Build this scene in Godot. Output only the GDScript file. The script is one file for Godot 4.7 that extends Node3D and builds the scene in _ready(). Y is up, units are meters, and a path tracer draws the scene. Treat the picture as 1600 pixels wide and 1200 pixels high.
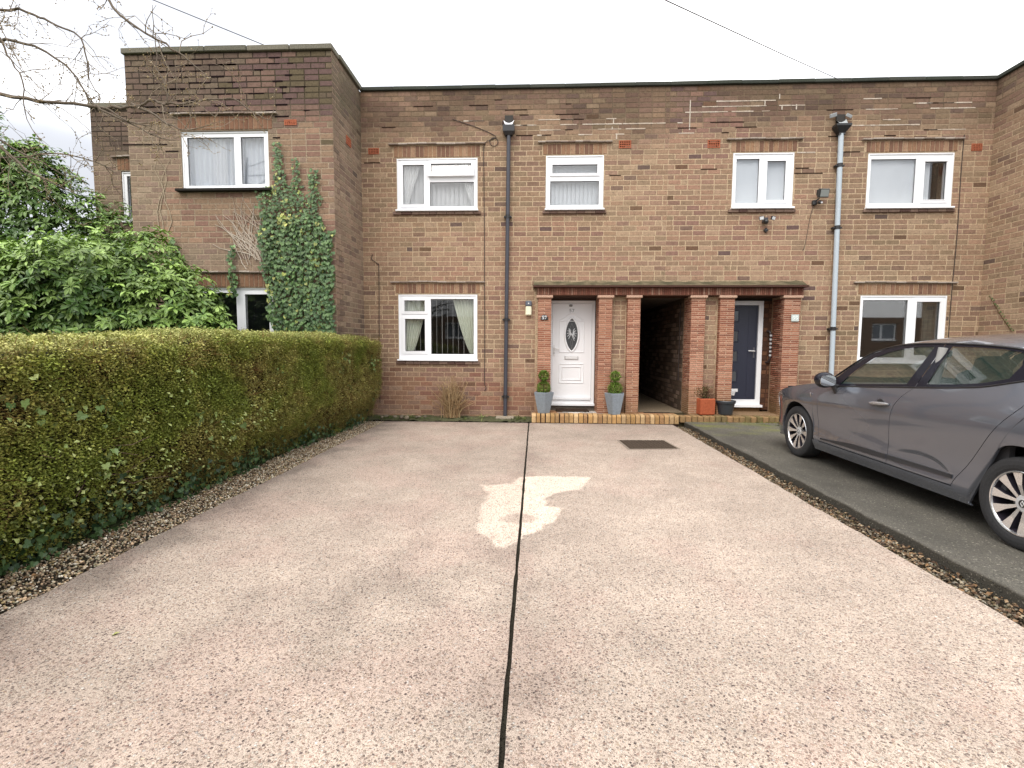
extends Node3D

var rng := RandomNumberGenerator.new()
var noise := FastNoiseLite.new()
var noise2 := FastNoiseLite.new()
var counts := {}
var mt := {}

# ---------------------------------------------------------------- mesh builder
class MB:
	var v := PackedVector3Array()
	var n := PackedVector3Array()
	var c := PackedColorArray()
	var u := PackedVector2Array()
	var w := PackedVector2Array()
	var ix := PackedInt32Array()

	func vert(p: Vector3, nn: Vector3, col: Color, uv := Vector2.ZERO, uw := Vector2.ZERO) -> int:
		v.append(p); n.append(nn); c.append(col); u.append(uv); w.append(uw)
		return v.size() - 1

	# corners run counter-clockwise seen from outside
	func quad(a: Vector3, b: Vector3, d: Vector3, e: Vector3, col := Color.WHITE) -> void:
		var nn := (b - a).cross(d - a)
		if nn.length_squared() < 1e-14:
			nn = (d - a).cross(e - a)
		nn = nn.normalized()
		var i := vert(a, nn, col)
		vert(b, nn, col); vert(d, nn, col); vert(e, nn, col)
		ix.append_array(PackedInt32Array([i, i + 2, i + 1, i, i + 3, i + 2]))

	func tri(a: Vector3, b: Vector3, d: Vector3, col := Color.WHITE) -> void:
		var nn := (b - a).cross(d - a).normalized()
		var i := vert(a, nn, col)
		vert(b, nn, col); vert(d, nn, col)
		ix.append_array(PackedInt32Array([i, i + 2, i + 1]))

	func box(a: Vector3, b: Vector3, col := Color.WHITE) -> void:
		obox(Transform3D(Basis(), (a + b) * 0.5), (b - a) * 0.5, col)

	func obox(x: Transform3D, h: Vector3, col := Color.WHITE, ch := 0.0) -> void:
		if ch <= 0.0:
			var p := []
			for i in 8:
				p.append(x * Vector3(h.x if i & 1 else -h.x, h.y if i & 2 else -h.y, h.z if i & 4 else -h.z))
			quad(p[4], p[5], p[7], p[6], col); quad(p[1], p[0], p[2], p[3], col)
			quad(p[5], p[1], p[3], p[7], col); quad(p[0], p[4], p[6], p[2], col)
			quad(p[6], p[7], p[3], p[2], col); quad(p[0], p[1], p[5], p[4], col)
			return
		var axes := [Vector3.RIGHT, Vector3.UP, Vector3.BACK]
		var e := [h.x, h.y, h.z]
		# faces
		for k in 3:
			var k1 := (k + 1) % 3
			var k2 := (k + 2) % 3
			for s in [-1.0, 1.0]:
				var o: Vector3 = axes[k] * (e[k] * s)
				var du: Vector3 = axes[k1] * (e[k1] - ch) * s
				var dv: Vector3 = axes[k2] * (e[k2] - ch)
				quad(x * (o - du - dv), x * (o + du - dv), x * (o + du + dv), x * (o - du + dv), col)
		# edges
		for k in 3:
			var k1 := (k + 1) % 3
			var k2 := (k + 2) % 3
			for s1 in [-1.0, 1.0]:
				for s2 in [-1.0, 1.0]:
					var la: Vector3 = axes[k] * (e[k] - ch)
					var p1: Vector3 = axes[k1] * (e[k1] * s1) + axes[k2] * ((e[k2] - ch) * s2)
					var p2: Vector3 = axes[k1] * ((e[k1] - ch) * s1) + axes[k2] * (e[k2] * s2)
					if s1 * s2 > 0:
						quad(x * (p1 - la), x * (p2 - la), x * (p2 + la), x * (p1 + la), col)
					else:
						quad(x * (p2 - la), x * (p1 - la), x * (p1 + la), x * (p2 + la), col)
		# corners
		for s0 in [-1.0, 1.0]:
			for s1 in [-1.0, 1.0]:
				for s2 in [-1.0, 1.0]:
					var a := Vector3(e[0] * s0, (e[1] - ch) * s1, (e[2] - ch) * s2)
					var b := Vector3((e[0] - ch) * s0, e[1] * s1, (e[2] - ch) * s2)
					var d := Vector3((e[0] - ch) * s0, (e[1] - ch) * s1, e[2] * s2)
					if s0 * s1 * s2 > 0:
						tri(x * a, x * b, x * d, col)
					else:
						tri(x * b, x * a, x * d, col)

	func tube(pts: Array, radii: Array, sides := 8, col := Color.WHITE, caps := true) -> void:
		var first := v.size()
		var m := pts.size()
		var up := Vector3.ZERO
		for i in m:
			var a: Vector3 = pts[maxi(i - 1, 0)]
			var b: Vector3 = pts[mini(i + 1, m - 1)]
			var d := (b - a).normalized()
			if i == 0:
				up = Vector3.UP if absf(d.y) < 0.9 else Vector3.RIGHT
			up = (up - d * up.dot(d)).normalized()
			var r := d.cross(up)
			var rad: float = radii[i] if radii.size() > 1 else radii[0]
			for k in sides:
				var t := TAU * k / sides
				var o := up * cos(t) + r * sin(t)
				vert((pts[i] as Vector3) + o * rad, o, col)
		for i in m - 1:
			for k in sides:
				var p := first + i * sides + k
				var q := first + i * sides + (k + 1) % sides
				ix.append_array(PackedInt32Array([p, p + sides, q, q, p + sides, q + sides]))
		if caps:
			for s in [0, m - 1]:
				var d: Vector3 = ((pts[1] - pts[0]) if s == 0 else (pts[m - 2] - pts[m - 1])).normalized() * -1.0
				var ci := vert(pts[s], d, col)
				var base := v.size()
				for k in sides:
					vert(v[first + s * sides + k], d, col)
				for k in sides:
					var k2 := (k + 1) % sides
					if s == 0:
						ix.append_array(PackedInt32Array([ci, base + k, base + k2]))
					else:
						ix.append_array(PackedInt32Array([ci, base + k2, base + k]))

	# profile: Array of Vector2(radius, height) along the local y axis, from bottom to top on the outside
	func lathe(x: Transform3D, prof: Array, seg := 24, col := Color.WHITE, sx := 1.0, sz := 1.0) -> void:
		for i in prof.size() - 1:
			var a: Vector2 = prof[i]
			var b: Vector2 = prof[i + 1]
			var t := b - a
			if t.length() < 1e-7:
				continue
			var nn := Vector2(t.y, -t.x).normalized()
			var first := v.size()
			for k in seg + 1:
				var th := TAU * k / seg
				var cs := cos(th)
				var sn := sin(th)
				var nv := (x.basis * Vector3(nn.x * cs, nn.y, nn.x * sn)).normalized()
				vert(x * Vector3(a.x * cs * sx, a.y, a.x * sn * sz), nv, col)
				vert(x * Vector3(b.x * cs * sx, b.y, b.x * sn * sz), nv, col)
			for k in seg:
				var p := first + k * 2
				ix.append_array(PackedInt32Array([p, p + 2, p + 1, p + 1, p + 2, p + 3]))

	# rows of points; smooth normals; du x dv points outwards
	func grid(rows: Array, col := Color.WHITE, flip := false, cols := []) -> void:
		var h := rows.size()
		var wd: int = rows[0].size()
		var first := v.size()
		for j in h:
			for i in wd:
				var r: PackedVector3Array = rows[j]
				var du := r[mini(i + 1, wd - 1)] - r[maxi(i - 1, 0)]
				var dv: Vector3 = rows[mini(j + 1, h - 1)][i] - rows[maxi(j - 1, 0)][i]
				var nn := du.cross(dv).normalized()
				if flip:
					nn = -nn
				vert(r[i], nn, cols[j][i] if cols.size() else col, Vector2(float(i) / (wd - 1), float(j) / (h - 1)))
		for j in h - 1:
			for i in wd - 1:
				var p := first + j * wd + i
				if flip:
					ix.append_array(PackedInt32Array([p, p + 1, p + wd, p + 1, p + wd + 1, p + wd]))
				else:
					ix.append_array(PackedInt32Array([p, p + wd, p + 1, p + 1, p + wd, p + wd + 1]))

	# closed outline (Vector2) laid in the plane of x's local xy, thickness along local +z
	func plate(x: Transform3D, poly: PackedVector2Array, th: float, col := Color.WHITE) -> void:
		var pl := poly
		if Geometry2D.is_polygon_clockwise(pl):
			pl = poly.duplicate()
			pl.reverse()
		var tr := Geometry2D.triangulate_polygon(pl)
		for s in 2:
			var nn := (x.basis * Vector3(0, 0, 1 if s else -1)).normalized()
			var first := v.size()
			for p in pl:
				vert(x * Vector3(p.x, p.y, th if s else 0.0), nn, col)
			for k in range(0, tr.size(), 3):
				var a := pl[tr[k]]
				var b := pl[tr[k + 1]]
				var d := pl[tr[k + 2]]
				var ccw := (b - a).cross(d - a) > 0
				if ccw == (s == 1):
					ix.append_array(PackedInt32Array([first + tr[k], first + tr[k + 2], first + tr[k + 1]]))
				else:
					ix.append_array(PackedInt32Array([first + tr[k], first + tr[k + 1], first + tr[k + 2]]))
		for i in pl.size():
			var a := pl[i]
			var b := pl[(i + 1) % pl.size()]
			quad(x * Vector3(a.x, a.y, 0), x * Vector3(b.x, b.y, 0), x * Vector3(b.x, b.y, th), x * Vector3(a.x, a.y, th), col)

	func ball(x: Transform3D, r: Vector3, seg := 12, col := Color.WHITE) -> void:
		var first := v.size()
		var half := maxi(seg / 2, 3)
		for j in half + 1:
			for i in seg + 1:
				var t := PI * j / half
				var p := TAU * i / seg
				var d := Vector3(sin(t) * cos(p), cos(t), sin(t) * sin(p))
				vert(x * (d * r), (x.basis * (d / r)).normalized(), col)
		for j in half:
			for i in seg:
				var a := first + j * (seg + 1) + i
				ix.append_array(PackedInt32Array([a, a + seg + 1, a + 1, a + 1, a + seg + 1, a + seg + 2]))

	func add(o: MB, x: Transform3D, tint := Color.WHITE) -> void:
		var first := v.size()
		for i in o.v.size():
			vert(x * o.v[i], (x.basis * o.n[i]).normalized(), o.c[i] * tint, o.u[i], o.w[i])
		for i in o.ix:
			ix.append(first + i)

	func mesh() -> ArrayMesh:
		var a := []
		a.resize(Mesh.ARRAY_MAX)
		a[Mesh.ARRAY_VERTEX] = v
		a[Mesh.ARRAY_NORMAL] = n
		a[Mesh.ARRAY_COLOR] = c
		a[Mesh.ARRAY_TEX_UV] = u
		a[Mesh.ARRAY_TEX_UV2] = w
		a[Mesh.ARRAY_INDEX] = ix
		var m := ArrayMesh.new()
		m.add_surface_from_arrays(Mesh.PRIMITIVE_TRIANGLES, a)
		return m

# ---------------------------------------------------------------- nodes
func numbered(called: String) -> String:
	var k: int = counts.get(called, 0)
	counts[called] = k + 1
	return called if k == 0 else "%s_%03d" % [called, k]

func tag(o: Node, label: String, category: String, group := "", kind := "") -> Node:
	if label: o.set_meta("label", label)
	if category: o.set_meta("category", category)
	if group: o.set_meta("group", group)
	if kind: o.set_meta("kind", kind)
	return o

func thing(called: String, label: String, category: String, at := Vector3.ZERO, group := "") -> Node3D:
	var o := Node3D.new()
	o.name = numbered(called)
	o.position = at
	add_child(o)
	tag(o, label, category, group)
	return o

# geometry in scene coordinates, under a thing (a Node3D at its base), one of its parts or the root
func part(called: String, shape, material: Material, parent: Node, label := "") -> MeshInstance3D:
	var o := MeshInstance3D.new()
	o.name = numbered(called)
	o.mesh = shape.mesh() if shape is MB else shape
	o.material_override = material
	if parent != self and parent.get_parent() == self and not parent is MeshInstance3D:
		o.position = -(parent as Node3D).position
	parent.add_child(o)
	if label: o.set_meta("label", label)
	return o

# geometry in the thing's own coordinates
func own(called: String, shape, material: Material, parent: Node, label := "") -> MeshInstance3D:
	var o := part(called, shape, material, parent, label)
	o.position = Vector3.ZERO
	return o

func setting(called: String, shape, material: Material, kind := "structure") -> MeshInstance3D:
	var o := part(called, shape, material, self)
	o.set_meta("kind", kind)
	return o

func many(called: String, shape, material: Material, parent: Node, where: Array, tints: Array) -> MultiMeshInstance3D:
	var mm := MultiMesh.new()
	mm.transform_format = MultiMesh.TRANSFORM_3D
	mm.use_colors = true
	mm.mesh = shape.mesh() if shape is MB else shape
	mm.instance_count = where.size()
	for i in where.size():
		mm.set_instance_transform(i, where[i])
		mm.set_instance_color(i, tints[i])
	var o := MultiMeshInstance3D.new()
	o.name = numbered(called)
	o.multimesh = mm
	o.material_override = material
	if parent != self and parent.get_parent() == self and not parent is MeshInstance3D:
		o.position = -(parent as Node3D).position
	o.set_meta("kind", "stuff")
	parent.add_child(o)
	return o

# ---------------------------------------------------------------- materials
func lin(r: float, g: float, b: float) -> Color:
	return Color(r, g, b).linear_to_srgb()

func mat(col: Color, rough := 0.8, metal := 0.0, vc := false, spec := 0.5) -> StandardMaterial3D:
	var m := StandardMaterial3D.new()
	m.albedo_color = col.linear_to_srgb()
	m.roughness = rough
	m.metallic = metal
	m.metallic_specular = spec
	m.vertex_color_use_as_albedo = vc
	return m

func tri_tex(m: StandardMaterial3D, t: Texture2D, per_metre: float, bump: Texture2D = null, cm := 0.1) -> StandardMaterial3D:
	m.albedo_texture = t
	m.uv1_triplanar = true
	m.uv1_world_triplanar = true
	m.uv1_scale = Vector3.ONE * per_metre
	if bump:
		m.heightmap_enabled = true
		m.heightmap_texture = bump
		m.heightmap_scale = cm
	return m

# a tileable grain between lo and 1 (values are sRGB), with dark and light specks
func grain(size: int, lo: float, coarse: float, fine: float, specks: int, sd: int) -> ImageTexture:
	var f1 := FastNoiseLite.new()
	f1.seed = sd
	f1.frequency = coarse
	f1.fractal_octaves = 4
	var a := f1.get_seamless_image(size, size, false, false, 0.15)
	var f2 := FastNoiseLite.new()
	f2.seed = sd + 7
	f2.frequency = fine
	f2.fractal_octaves = 2
	var b := f2.get_seamless_image(size, size, false, false, 0.1)
	var r := RandomNumberGenerator.new()
	r.seed = sd
	var out := PackedByteArray()
	out.resize(size * size * 3)
	var da := a.get_data()
	var db := b.get_data()
	for i in size * size:
		var t := (float(da[i]) * 0.55 + float(db[i]) * 0.35) / 230.0 + r.randf() * 0.12
		var x := int(255.0 * clampf(lo + (1.0 - lo) * t, 0.0, 1.0))
		out[i * 3] = x
		out[i * 3 + 1] = x
		out[i * 3 + 2] = x
	for k in specks:
		var px := r.randi() % size
		var py := r.randi() % size
		var rr := r.randi_range(1, 3)
		var dark := r.randf() < 0.7
		for dy in range(-rr, rr + 1):
			for dx in range(-rr, rr + 1):
				if dx * dx + dy * dy <= rr * rr:
					var q := (posmod(py + dy, size) * size + posmod(px + dx, size)) * 3
					var x2 := int(out[q] * (0.72 if dark else 1.12))
					x2 = mini(x2, 255)
					out[q] = x2; out[q + 1] = x2; out[q + 2] = x2
	return ImageTexture.create_from_image(Image.create_from_data(size, size, false, Image.FORMAT_RGB8, out))

# exposed-aggregate concrete: [colour, relief]
func aggregate(size: int, metres: float, pebbles: int, base: Color, palette: Array, rmin: float, rmax: float, sd: int) -> Array:
	var r := RandomNumberGenerator.new()
	r.seed = sd
	var px := size / metres
	var colr := PackedByteArray()
	colr.resize(size * size * 3)
	var hgt := PackedByteArray()
	hgt.resize(size * size)
	var b0 := base.r * 255.0
	var b1 := base.g * 255.0
	var b2 := base.b * 255.0
	for i in size * size:
		var t := r.randf_range(0.74, 1.16)
		colr[i * 3] = mini(int(b0 * t), 255)
		colr[i * 3 + 1] = mini(int(b1 * t), 255)
		colr[i * 3 + 2] = mini(int(b2 * t), 255)
		hgt[i] = 60 + int(r.randf() * 40.0)
	for k in pebbles:
		var cx := r.randf() * size
		var cy := r.randf() * size
		var q := r.randf()
		var rad := lerpf(rmin, rmax, q * q * q * q) * px
		var asp := r.randf_range(0.6, 1.0)
		var ang := r.randf() * PI
		var ca := cos(ang)
		var sa := sin(ang)
		var col: Color = palette[r.randi() % palette.size()]
		var br := r.randf_range(0.85, 1.12)
		var R := int(ceil(rad))
		for dy in range(-R, R + 1):
			for dx in range(-R, R + 1):
				var ux := (dx * ca + dy * sa) / rad
				var uy := (-dx * sa + dy * ca) / (rad * asp)
				var d := ux * ux + uy * uy
				if d <= 1.0:
					var p := posmod(int(cy) + dy, size) * size + posmod(int(cx) + dx, size)
					var sh := br * (1.0 - 0.12 * d)
					colr[p * 3] = mini(int(col.r * 255.0 * sh), 255)
					colr[p * 3 + 1] = mini(int(col.g * 255.0 * sh), 255)
					colr[p * 3 + 2] = mini(int(col.b * 255.0 * sh), 255)
					hgt[p] = 110 + int(140.0 * (1.0 - d))
	return [ImageTexture.create_from_image(Image.create_from_data(size, size, false, Image.FORMAT_RGB8, colr)), ImageTexture.create_from_image(Image.create_from_data(size, size, false, Image.FORMAT_L8, hgt))]

func sky_panorama() -> ImageTexture:
	# an overcast sky: brighter towards the zenith, with soft cloud
	var wd := 512
	var hg := 256
	var f := FastNoiseLite.new()
	f.seed = 11
	f.frequency = 0.9
	f.fractal_octaves = 5
	var out := PackedFloat32Array()
	out.resize(wd * hg * 3)
	for j in hg:
		var el := PI * (0.5 - (j + 0.5) / hg)
		var s := sin(el)
		for i in wd:
			var az := TAU * (i + 0.5) / wd
			var d := Vector3(cos(el) * cos(az), s, cos(el) * sin(az))
			var q := Vector3(d.x, d.y * 2.6, d.z) * 1.7
			var k := f.get_noise_3d(q.x, q.y, q.z)
			var l := 0.66 + 1.62 * maxf(s, 0.0) if s > 0.0 else 0.25
			if s > 0.0:
				l *= 1.0 - 0.52 * smoothstep(-0.12, 0.42, k)
			var cool := smoothstep(-0.15, 0.4, k)
			var o := (j * wd + i) * 3
			out[o] = l * lerpf(1.0, 0.93, cool)
			out[o + 1] = l * lerpf(1.0, 0.965, cool)
			out[o + 2] = l * lerpf(1.0, 1.05, cool)
	return ImageTexture.create_from_image(Image.create_from_data(wd, hg, false, Image.FORMAT_RGBF, out.to_byte_array()))

func fbm(x: float, y: float) -> float:
	return noise.get_noise_2d(x, y)

# ---------------------------------------------------------------- brickwork
const PITCH := 0.237
const COURSE := 0.0905
const JOINT := 0.0145
var tones: Array[Color] = []
var tone_meshes := []
var pending := []          # bricks of the house being built

func sr(r: int, g: int, b: int, k := 1.0) -> Color:
	var c := Color(r / 255.0, g / 255.0, b / 255.0).srgb_to_linear()
	return Color(c.r * k, c.g * k, c.b * k)

func setup_tones() -> void:
	tones = [
		sr(166, 136, 114), sr(160, 129, 107), sr(154, 124, 104), sr(166, 132, 111), sr(152, 127, 105), sr(158, 126, 109),
		sr(143, 113, 98), sr(129, 104, 93), sr(112, 91, 86), sr(147, 115, 101), sr(116, 89, 72), sr(98, 76, 64),
		sr(85, 66, 57), sr(106, 94, 74), sr(93, 85, 64), sr(147, 110, 91), sr(137, 100, 85), sr(172, 144, 121)]
	for i in tones.size():
		var two := []
		for k in 2:
			var m := MB.new()
			brick_shape(m, Transform3D(), Vector3(1, 1, 1), tones[i], 1.0)
			two.append(m.mesh())
		tone_meshes.append(two)

# a brick face lying in local xy, proud along +z; size = (length, height, how far proud)
func brick_shape(m: MB, x: Transform3D, s: Vector3, col: Color, unit := 0.0) -> void:
	var e := 0.004
	var ex := 0.018 if unit > 0.0 else e
	var ey := 0.05 if unit > 0.0 else e
	var jx := (0.008 if unit > 0.0 else 0.0015)
	var jy := (0.02 if unit > 0.0 else 0.0015)
	var hx := s.x * 0.5
	var hy := s.y * 0.5
	var a := []
	var b := []
	for q in [Vector2(-1, -1), Vector2(1, -1), Vector2(1, 1), Vector2(-1, 1)]:
		var ox: float = q.x * hx + rng.randf_range(-jx, jx)
		var oy: float = q.y * hy + rng.randf_range(-jy, jy)
		a.append(x * Vector3(ox, oy, -0.3 * s.z))
		b.append(x * Vector3(ox - q.x * ex, oy - q.y * ey, s.z * rng.randf_range(0.85, 1.1)))
	m.quad(b[0], b[1], b[2], b[3], col)
	for i in 4:
		var j := (i + 1) % 4
		m.quad(a[i], a[j], b[j], b[i], col)

func brick_tone(p: Vector3, area: int) -> Color:
	# which clay, soot and moss stand where on the front
	var r := rng.randf()
	var y := p.y
	var top := smoothstep(5.15, 5.6, y + fbm(p.x * 40.0, y * 40.0) * 0.5)
	var low := 1.0 - smoothstep(0.55, 1.0, y + fbm(p.x * 30.0 + 50.0, y * 30.0) * 0.4)
	var i := 0
	if r < 0.85:
		i = [0, 1, 2, 3, 4, 5, 17, 1][rng.randi() % 8]
	elif r < 0.96:
		i = [6, 9, 5, 4][rng.randi() % 4]
	elif r < 0.99:
		i = [7, 10, 6][rng.randi() % 3]
	else:
		i = 8
	if low > rng.randf():
		i = [15, 16, 9, 5, 15][rng.randi() % 5]
	if top > rng.randf() * 1.4:
		i = [6, 2, 9, 2, 9, 7, 6, 4][rng.randi() % 8]
	if area == 1:  # the bay of the house on the left: darker, mossy towards its corner
		var sooty := smoothstep(4.75, 5.4, y + fbm(p.x * 25.0, y * 25.0) * 0.6)
		if sooty > rng.randf():
			i = [6, 9, 2, 6, 4, 7, 2][rng.randi() % 7]
		elif rng.randf() < 0.55:
			i = [2, 4, 6, 4, 9, 5][rng.randi() % 6]
	elif area == 2 and rng.randf() < 0.45:
		i = [2, 6, 4, 9, 7][rng.randi() % 5]
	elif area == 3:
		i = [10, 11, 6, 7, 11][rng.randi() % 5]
	var c := tones[i]
	var k := 0.88 + 0.24 * (fbm(p.x * 18.0, p.y * 18.0 + 9.0) + 0.5)
	c = Color(c.r * k, c.g * k, c.b * k * 0.97)
	return weathered(c, p, area)

# soot under the parapet, moss on the damp corner of the bay, rising damp at the foot: gradual washes over brick and joint alike
func weathered(c: Color, p: Vector3, area: int) -> Color:
	var n1 := noise2.get_noise_2d(p.x * 1.3 + p.z, p.y * 2.6)
	var n2 := noise2.get_noise_2d(p.x * 5.0 + p.z * 5.0 + 30.0, p.y * 9.0)
	var soot := smoothstep(5.0, 6.05, p.y + n1 * 0.9) * (0.36 if area != 1 else 0.32)
	if area == 1:
		soot = maxf(soot, smoothstep(4.75, 5.3, p.y + n1 * 0.7) * 0.29)
	soot += 0.10 * smoothstep(0.1, 0.6, n1 + n2 * 0.4)
	c = Color(c.r * (1.0 - soot), c.g * (1.0 - soot * 0.98), c.b * (1.0 - soot * 0.96))
	var grey := c.r * 0.35 + c.g * 0.5 + c.b * 0.15
	c = c.lerp(Color(grey * 1.04, grey, grey * 0.93), 0.14 if area == 0 else 0.34)
	c = Color(c.r * 1.03, c.g * 1.03, c.b * 0.97)
	if area == 1 or area == 2:
		c = c * 0.92
	if area == 1 or area == 2:
		var moss := smoothstep(4.3, 5.6, p.y + n1 * 0.8) * smoothstep(-5.0, -3.6, p.x + n2 * 0.5) * clampf(0.55 + n2 * 0.9, 0, 1)
		if p.x > 0.0:
			moss = 0.0
		c = c.lerp(Color(0.17, 0.155, 0.085), moss * 0.38)
	return c

func mortar_tone(p: Vector3, area: int) -> Color:
	var top := smoothstep(5.0, 5.6, p.y + fbm(p.x * 40.0, p.y * 40.0) * 0.5)
	var c := sr(208, 180, 150)
	c = c.lerp(sr(140, 116, 96), clampf(top * 0.9, 0, 1))
	c = c.lerp(sr(182, 146, 120), 1.0 - smoothstep(0.6, 1.2, p.y))
	if area == 1:
		c = c.lerp(sr(176, 148, 120), 0.6)
		c = c.lerp(sr(90, 74, 62), smoothstep(4.7, 5.3, p.y + fbm(p.x * 25.0, p.y * 25.0) * 0.5))
	elif area == 2:
		c = c.lerp(sr(170, 144, 118), 0.6)
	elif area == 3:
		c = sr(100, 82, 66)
	return weathered(c, p, area)

# slab with rectangular holes; front face on the plane through o, spanned by ux and up, its back th behind it
func holed(m: MB, o: Vector3, ux: Vector3, wd: float, hg: float, holes: Array, th: float, shade: Callable, step := 0.3, back := true) -> void:
	var uy := Vector3.UP
	var nn := ux.cross(uy)
	var xs := [0.0, wd]
	var ys := [0.0, hg]
	for h: Rect2 in holes:
		xs.append_array([h.position.x, h.end.x])
		ys.append_array([h.position.y, h.end.y])
	for pair in [[xs, wd], [ys, hg]]:
		var l: Array = pair[0]
		for k in range(1, int(pair[1] / step)):
			l.append(k * step)
		l.sort()
		for k in range(l.size() - 1, 0, -1):
			if l[k] - l[k - 1] < 0.0005 or l[k] > pair[1] + 0.0005:
				l.remove_at(k)
		while l[0] < -0.0005:
			l.remove_at(0)
	for j in ys.size() - 1:
		for i in xs.size() - 1:
			var q := Vector2((xs[i] + xs[i + 1]) * 0.5, (ys[j] + ys[j + 1]) * 0.5)
			var hole := false
			for h: Rect2 in holes:
				if h.has_point(q):
					hole = true
			if hole:
				continue
			var f := []
			for k in [[i, j], [i + 1, j], [i + 1, j + 1], [i, j + 1]]:
				f.append(o + ux * xs[k[0]] + uy * ys[k[1]])
			var first := m.v.size()
			for p in f:
				m.vert(p, nn, shade.call(p))
			m.ix.append_array(PackedInt32Array([first, first + 2, first + 1, first, first + 3, first + 2]))
			if back:
				var b := nn * -th
				m.quad(f[1] + b, f[0] + b, f[3] + b, f[2] + b, shade.call(f[0]))
	var rims := [Rect2(0, 0, wd, hg)]
	rims.append_array(holes)
	for k in rims.size():
		var h: Rect2 = rims[k]
		var x0 := maxf(h.position.x, 0.0)
		var x1 := minf(h.end.x, wd)
		var y0 := maxf(h.position.y, 0.0)
		var y1 := minf(h.end.y, hg)
		var c := []
		for q in [Vector2(x0, y0), Vector2(x1, y0), Vector2(x1, y1), Vector2(x0, y1)]:
			c.append(o + ux * q.x + uy * q.y)
		for i in 4:
			var a: Vector3 = c[i]
			var b: Vector3 = c[(i + 1) % 4]
			if k > 0:  # an open side of the hole needs no reveal
				if (i == 0 and y0 <= 0.0) or (i == 2 and y1 >= hg) or (i == 3 and x0 <= 0.0) or (i == 1 and x1 >= wd):
					continue
				m.quad(a, b, b - nn * th, a - nn * th, shade.call(a))
			else:
				var parts := [[0.0, 1.0]]
				if i == 1 or i == 3:  # leave open what a hole takes out of a side
					for g: Rect2 in holes:
						if (i == 1 and g.end.x >= wd - 0.001) or (i == 3 and g.position.x <= 0.001):
							var f0 := clampf(g.end.y / hg, 0, 1)
							parts = [[f0, 1.0]] if i == 1 else [[0.0, 1.0 - f0]]
				for f in parts:
					var pa := a.lerp(b, f[0])
					var pb := a.lerp(b, f[1])
					m.quad(pb, pa, pa - nn * th, pb - nn * th, shade.call(a))

# a brick wall: its mortar body as the part «wall», its bricks gathered in pending
func brick_wall(house: Node3D, o: Vector3, ux: Vector3, wd: float, hg: float, holes: Array, bare: Array, area: int, th := 0.3, weight := 1.0, shift := 0.0) -> MeshInstance3D:
	var m := MB.new()
	holed(m, o, ux, wd, hg, holes, th, func(p): return mortar_tone(p, area))
	var node := part("wall", m, mt.mortar, house)
	var nn := ux.cross(Vector3.UP)
	var blocked := holes.duplicate()
	blocked.append_array(bare)
	var rows := int(hg / COURSE)
	for j in rows:
		var y0 := j * COURSE + JOINT * 0.5
		var y1 := y0 + COURSE - JOINT
		var cuts := []
		for h: Rect2 in blocked:
			if h.position.y < y1 - 0.012 and h.end.y > y0 + 0.012:
				cuts.append([h.position.x, h.end.x])
		var x := -PITCH * (0.5 if j % 2 else 0.0) - shift + rng.randf_range(-0.008, 0.008)
		while x < wd:
			var run := PITCH
			if rng.randf() < 0.05:
				run = PITCH * 0.5
			var a := maxf(x + JOINT * 0.5, 0.0)
			var b := minf(x + run - JOINT * 0.5, wd)
			x += run
			var spans := [[a, b]]
			for c in cuts:
				var left := []
				for s in spans:
					if c[1] <= s[0] or c[0] >= s[1]:
						left.append(s)
						continue
					if c[0] > s[0]:
						left.append([s[0], c[0] - 0.006])
					if c[1] < s[1]:
						left.append([c[1] + 0.006, s[1]])
				spans = left
			for s in spans:
				var l: float = s[1] - s[0]
				if l < 0.025:
					continue
				var ctr: Vector3 = o + ux * ((s[0] + s[1]) * 0.5) + Vector3.UP * ((y0 + y1) * 0.5)
				var tilt := rng.randf_range(-0.006, 0.006)
				var fr := Basis(ux, Vector3.UP, nn) * Basis(Vector3.BACK, tilt)
				var d := ctr - Vector3(0, 1.42, 0)
				var score: float = l * 0.08 * absf(nn.dot(d.normalized())) / d.length_squared() * weight
				if (ctr.x < -4.2 and ctr.y < 3.1) or (ctr.x < -2.9 and ctr.y < 1.75) or (ctr.x > 3.6 and ctr.y < 1.5) or ctr.y < 0.2 or ctr.z < -9.6:
					score = 0.0
				pending.append([Transform3D(fr, ctr), Vector3(l, y1 - y0, 0.0035), brick_tone(ctr, area), score, node])
	return node

func lay_bricks(house: Node3D, most: int) -> void:
	pending.sort_custom(func(a, b): return a[3] > b[3])
	var rest := {}
	for k in pending.size():
		var b: Array = pending[k]
		if k < most and b[3] > 0.0:
			var best := 0
			var bd := 9.0
			for i in tones.size():
				var t := tones[i]
				var dd: float = absf(t.r - b[2].r) + absf(t.g - b[2].g) + absf(t.b - b[2].b)
				if dd < bd:
					bd = dd
					best = i
			var o := MeshInstance3D.new()
			o.name = numbered("brick")
			o.mesh = tone_meshes[best][k % 2]
			o.material_override = mt.brick
			o.transform = (b[0] as Transform3D) * Transform3D(Basis.from_scale(b[1]), Vector3.ZERO)
			(b[4] as Node).add_child(o)
		else:
			if not rest.has(b[4]):
				rest[b[4]] = MB.new()
			brick_shape(rest[b[4]], b[0], b[1] * Vector3(1, 1, rng.randf_range(0.6, 1.2)), b[2])
	for w in rest:
		part("brickwork", rest[w], mt.brick, w).set_meta("kind", "stuff")
	pending.clear()

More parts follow.
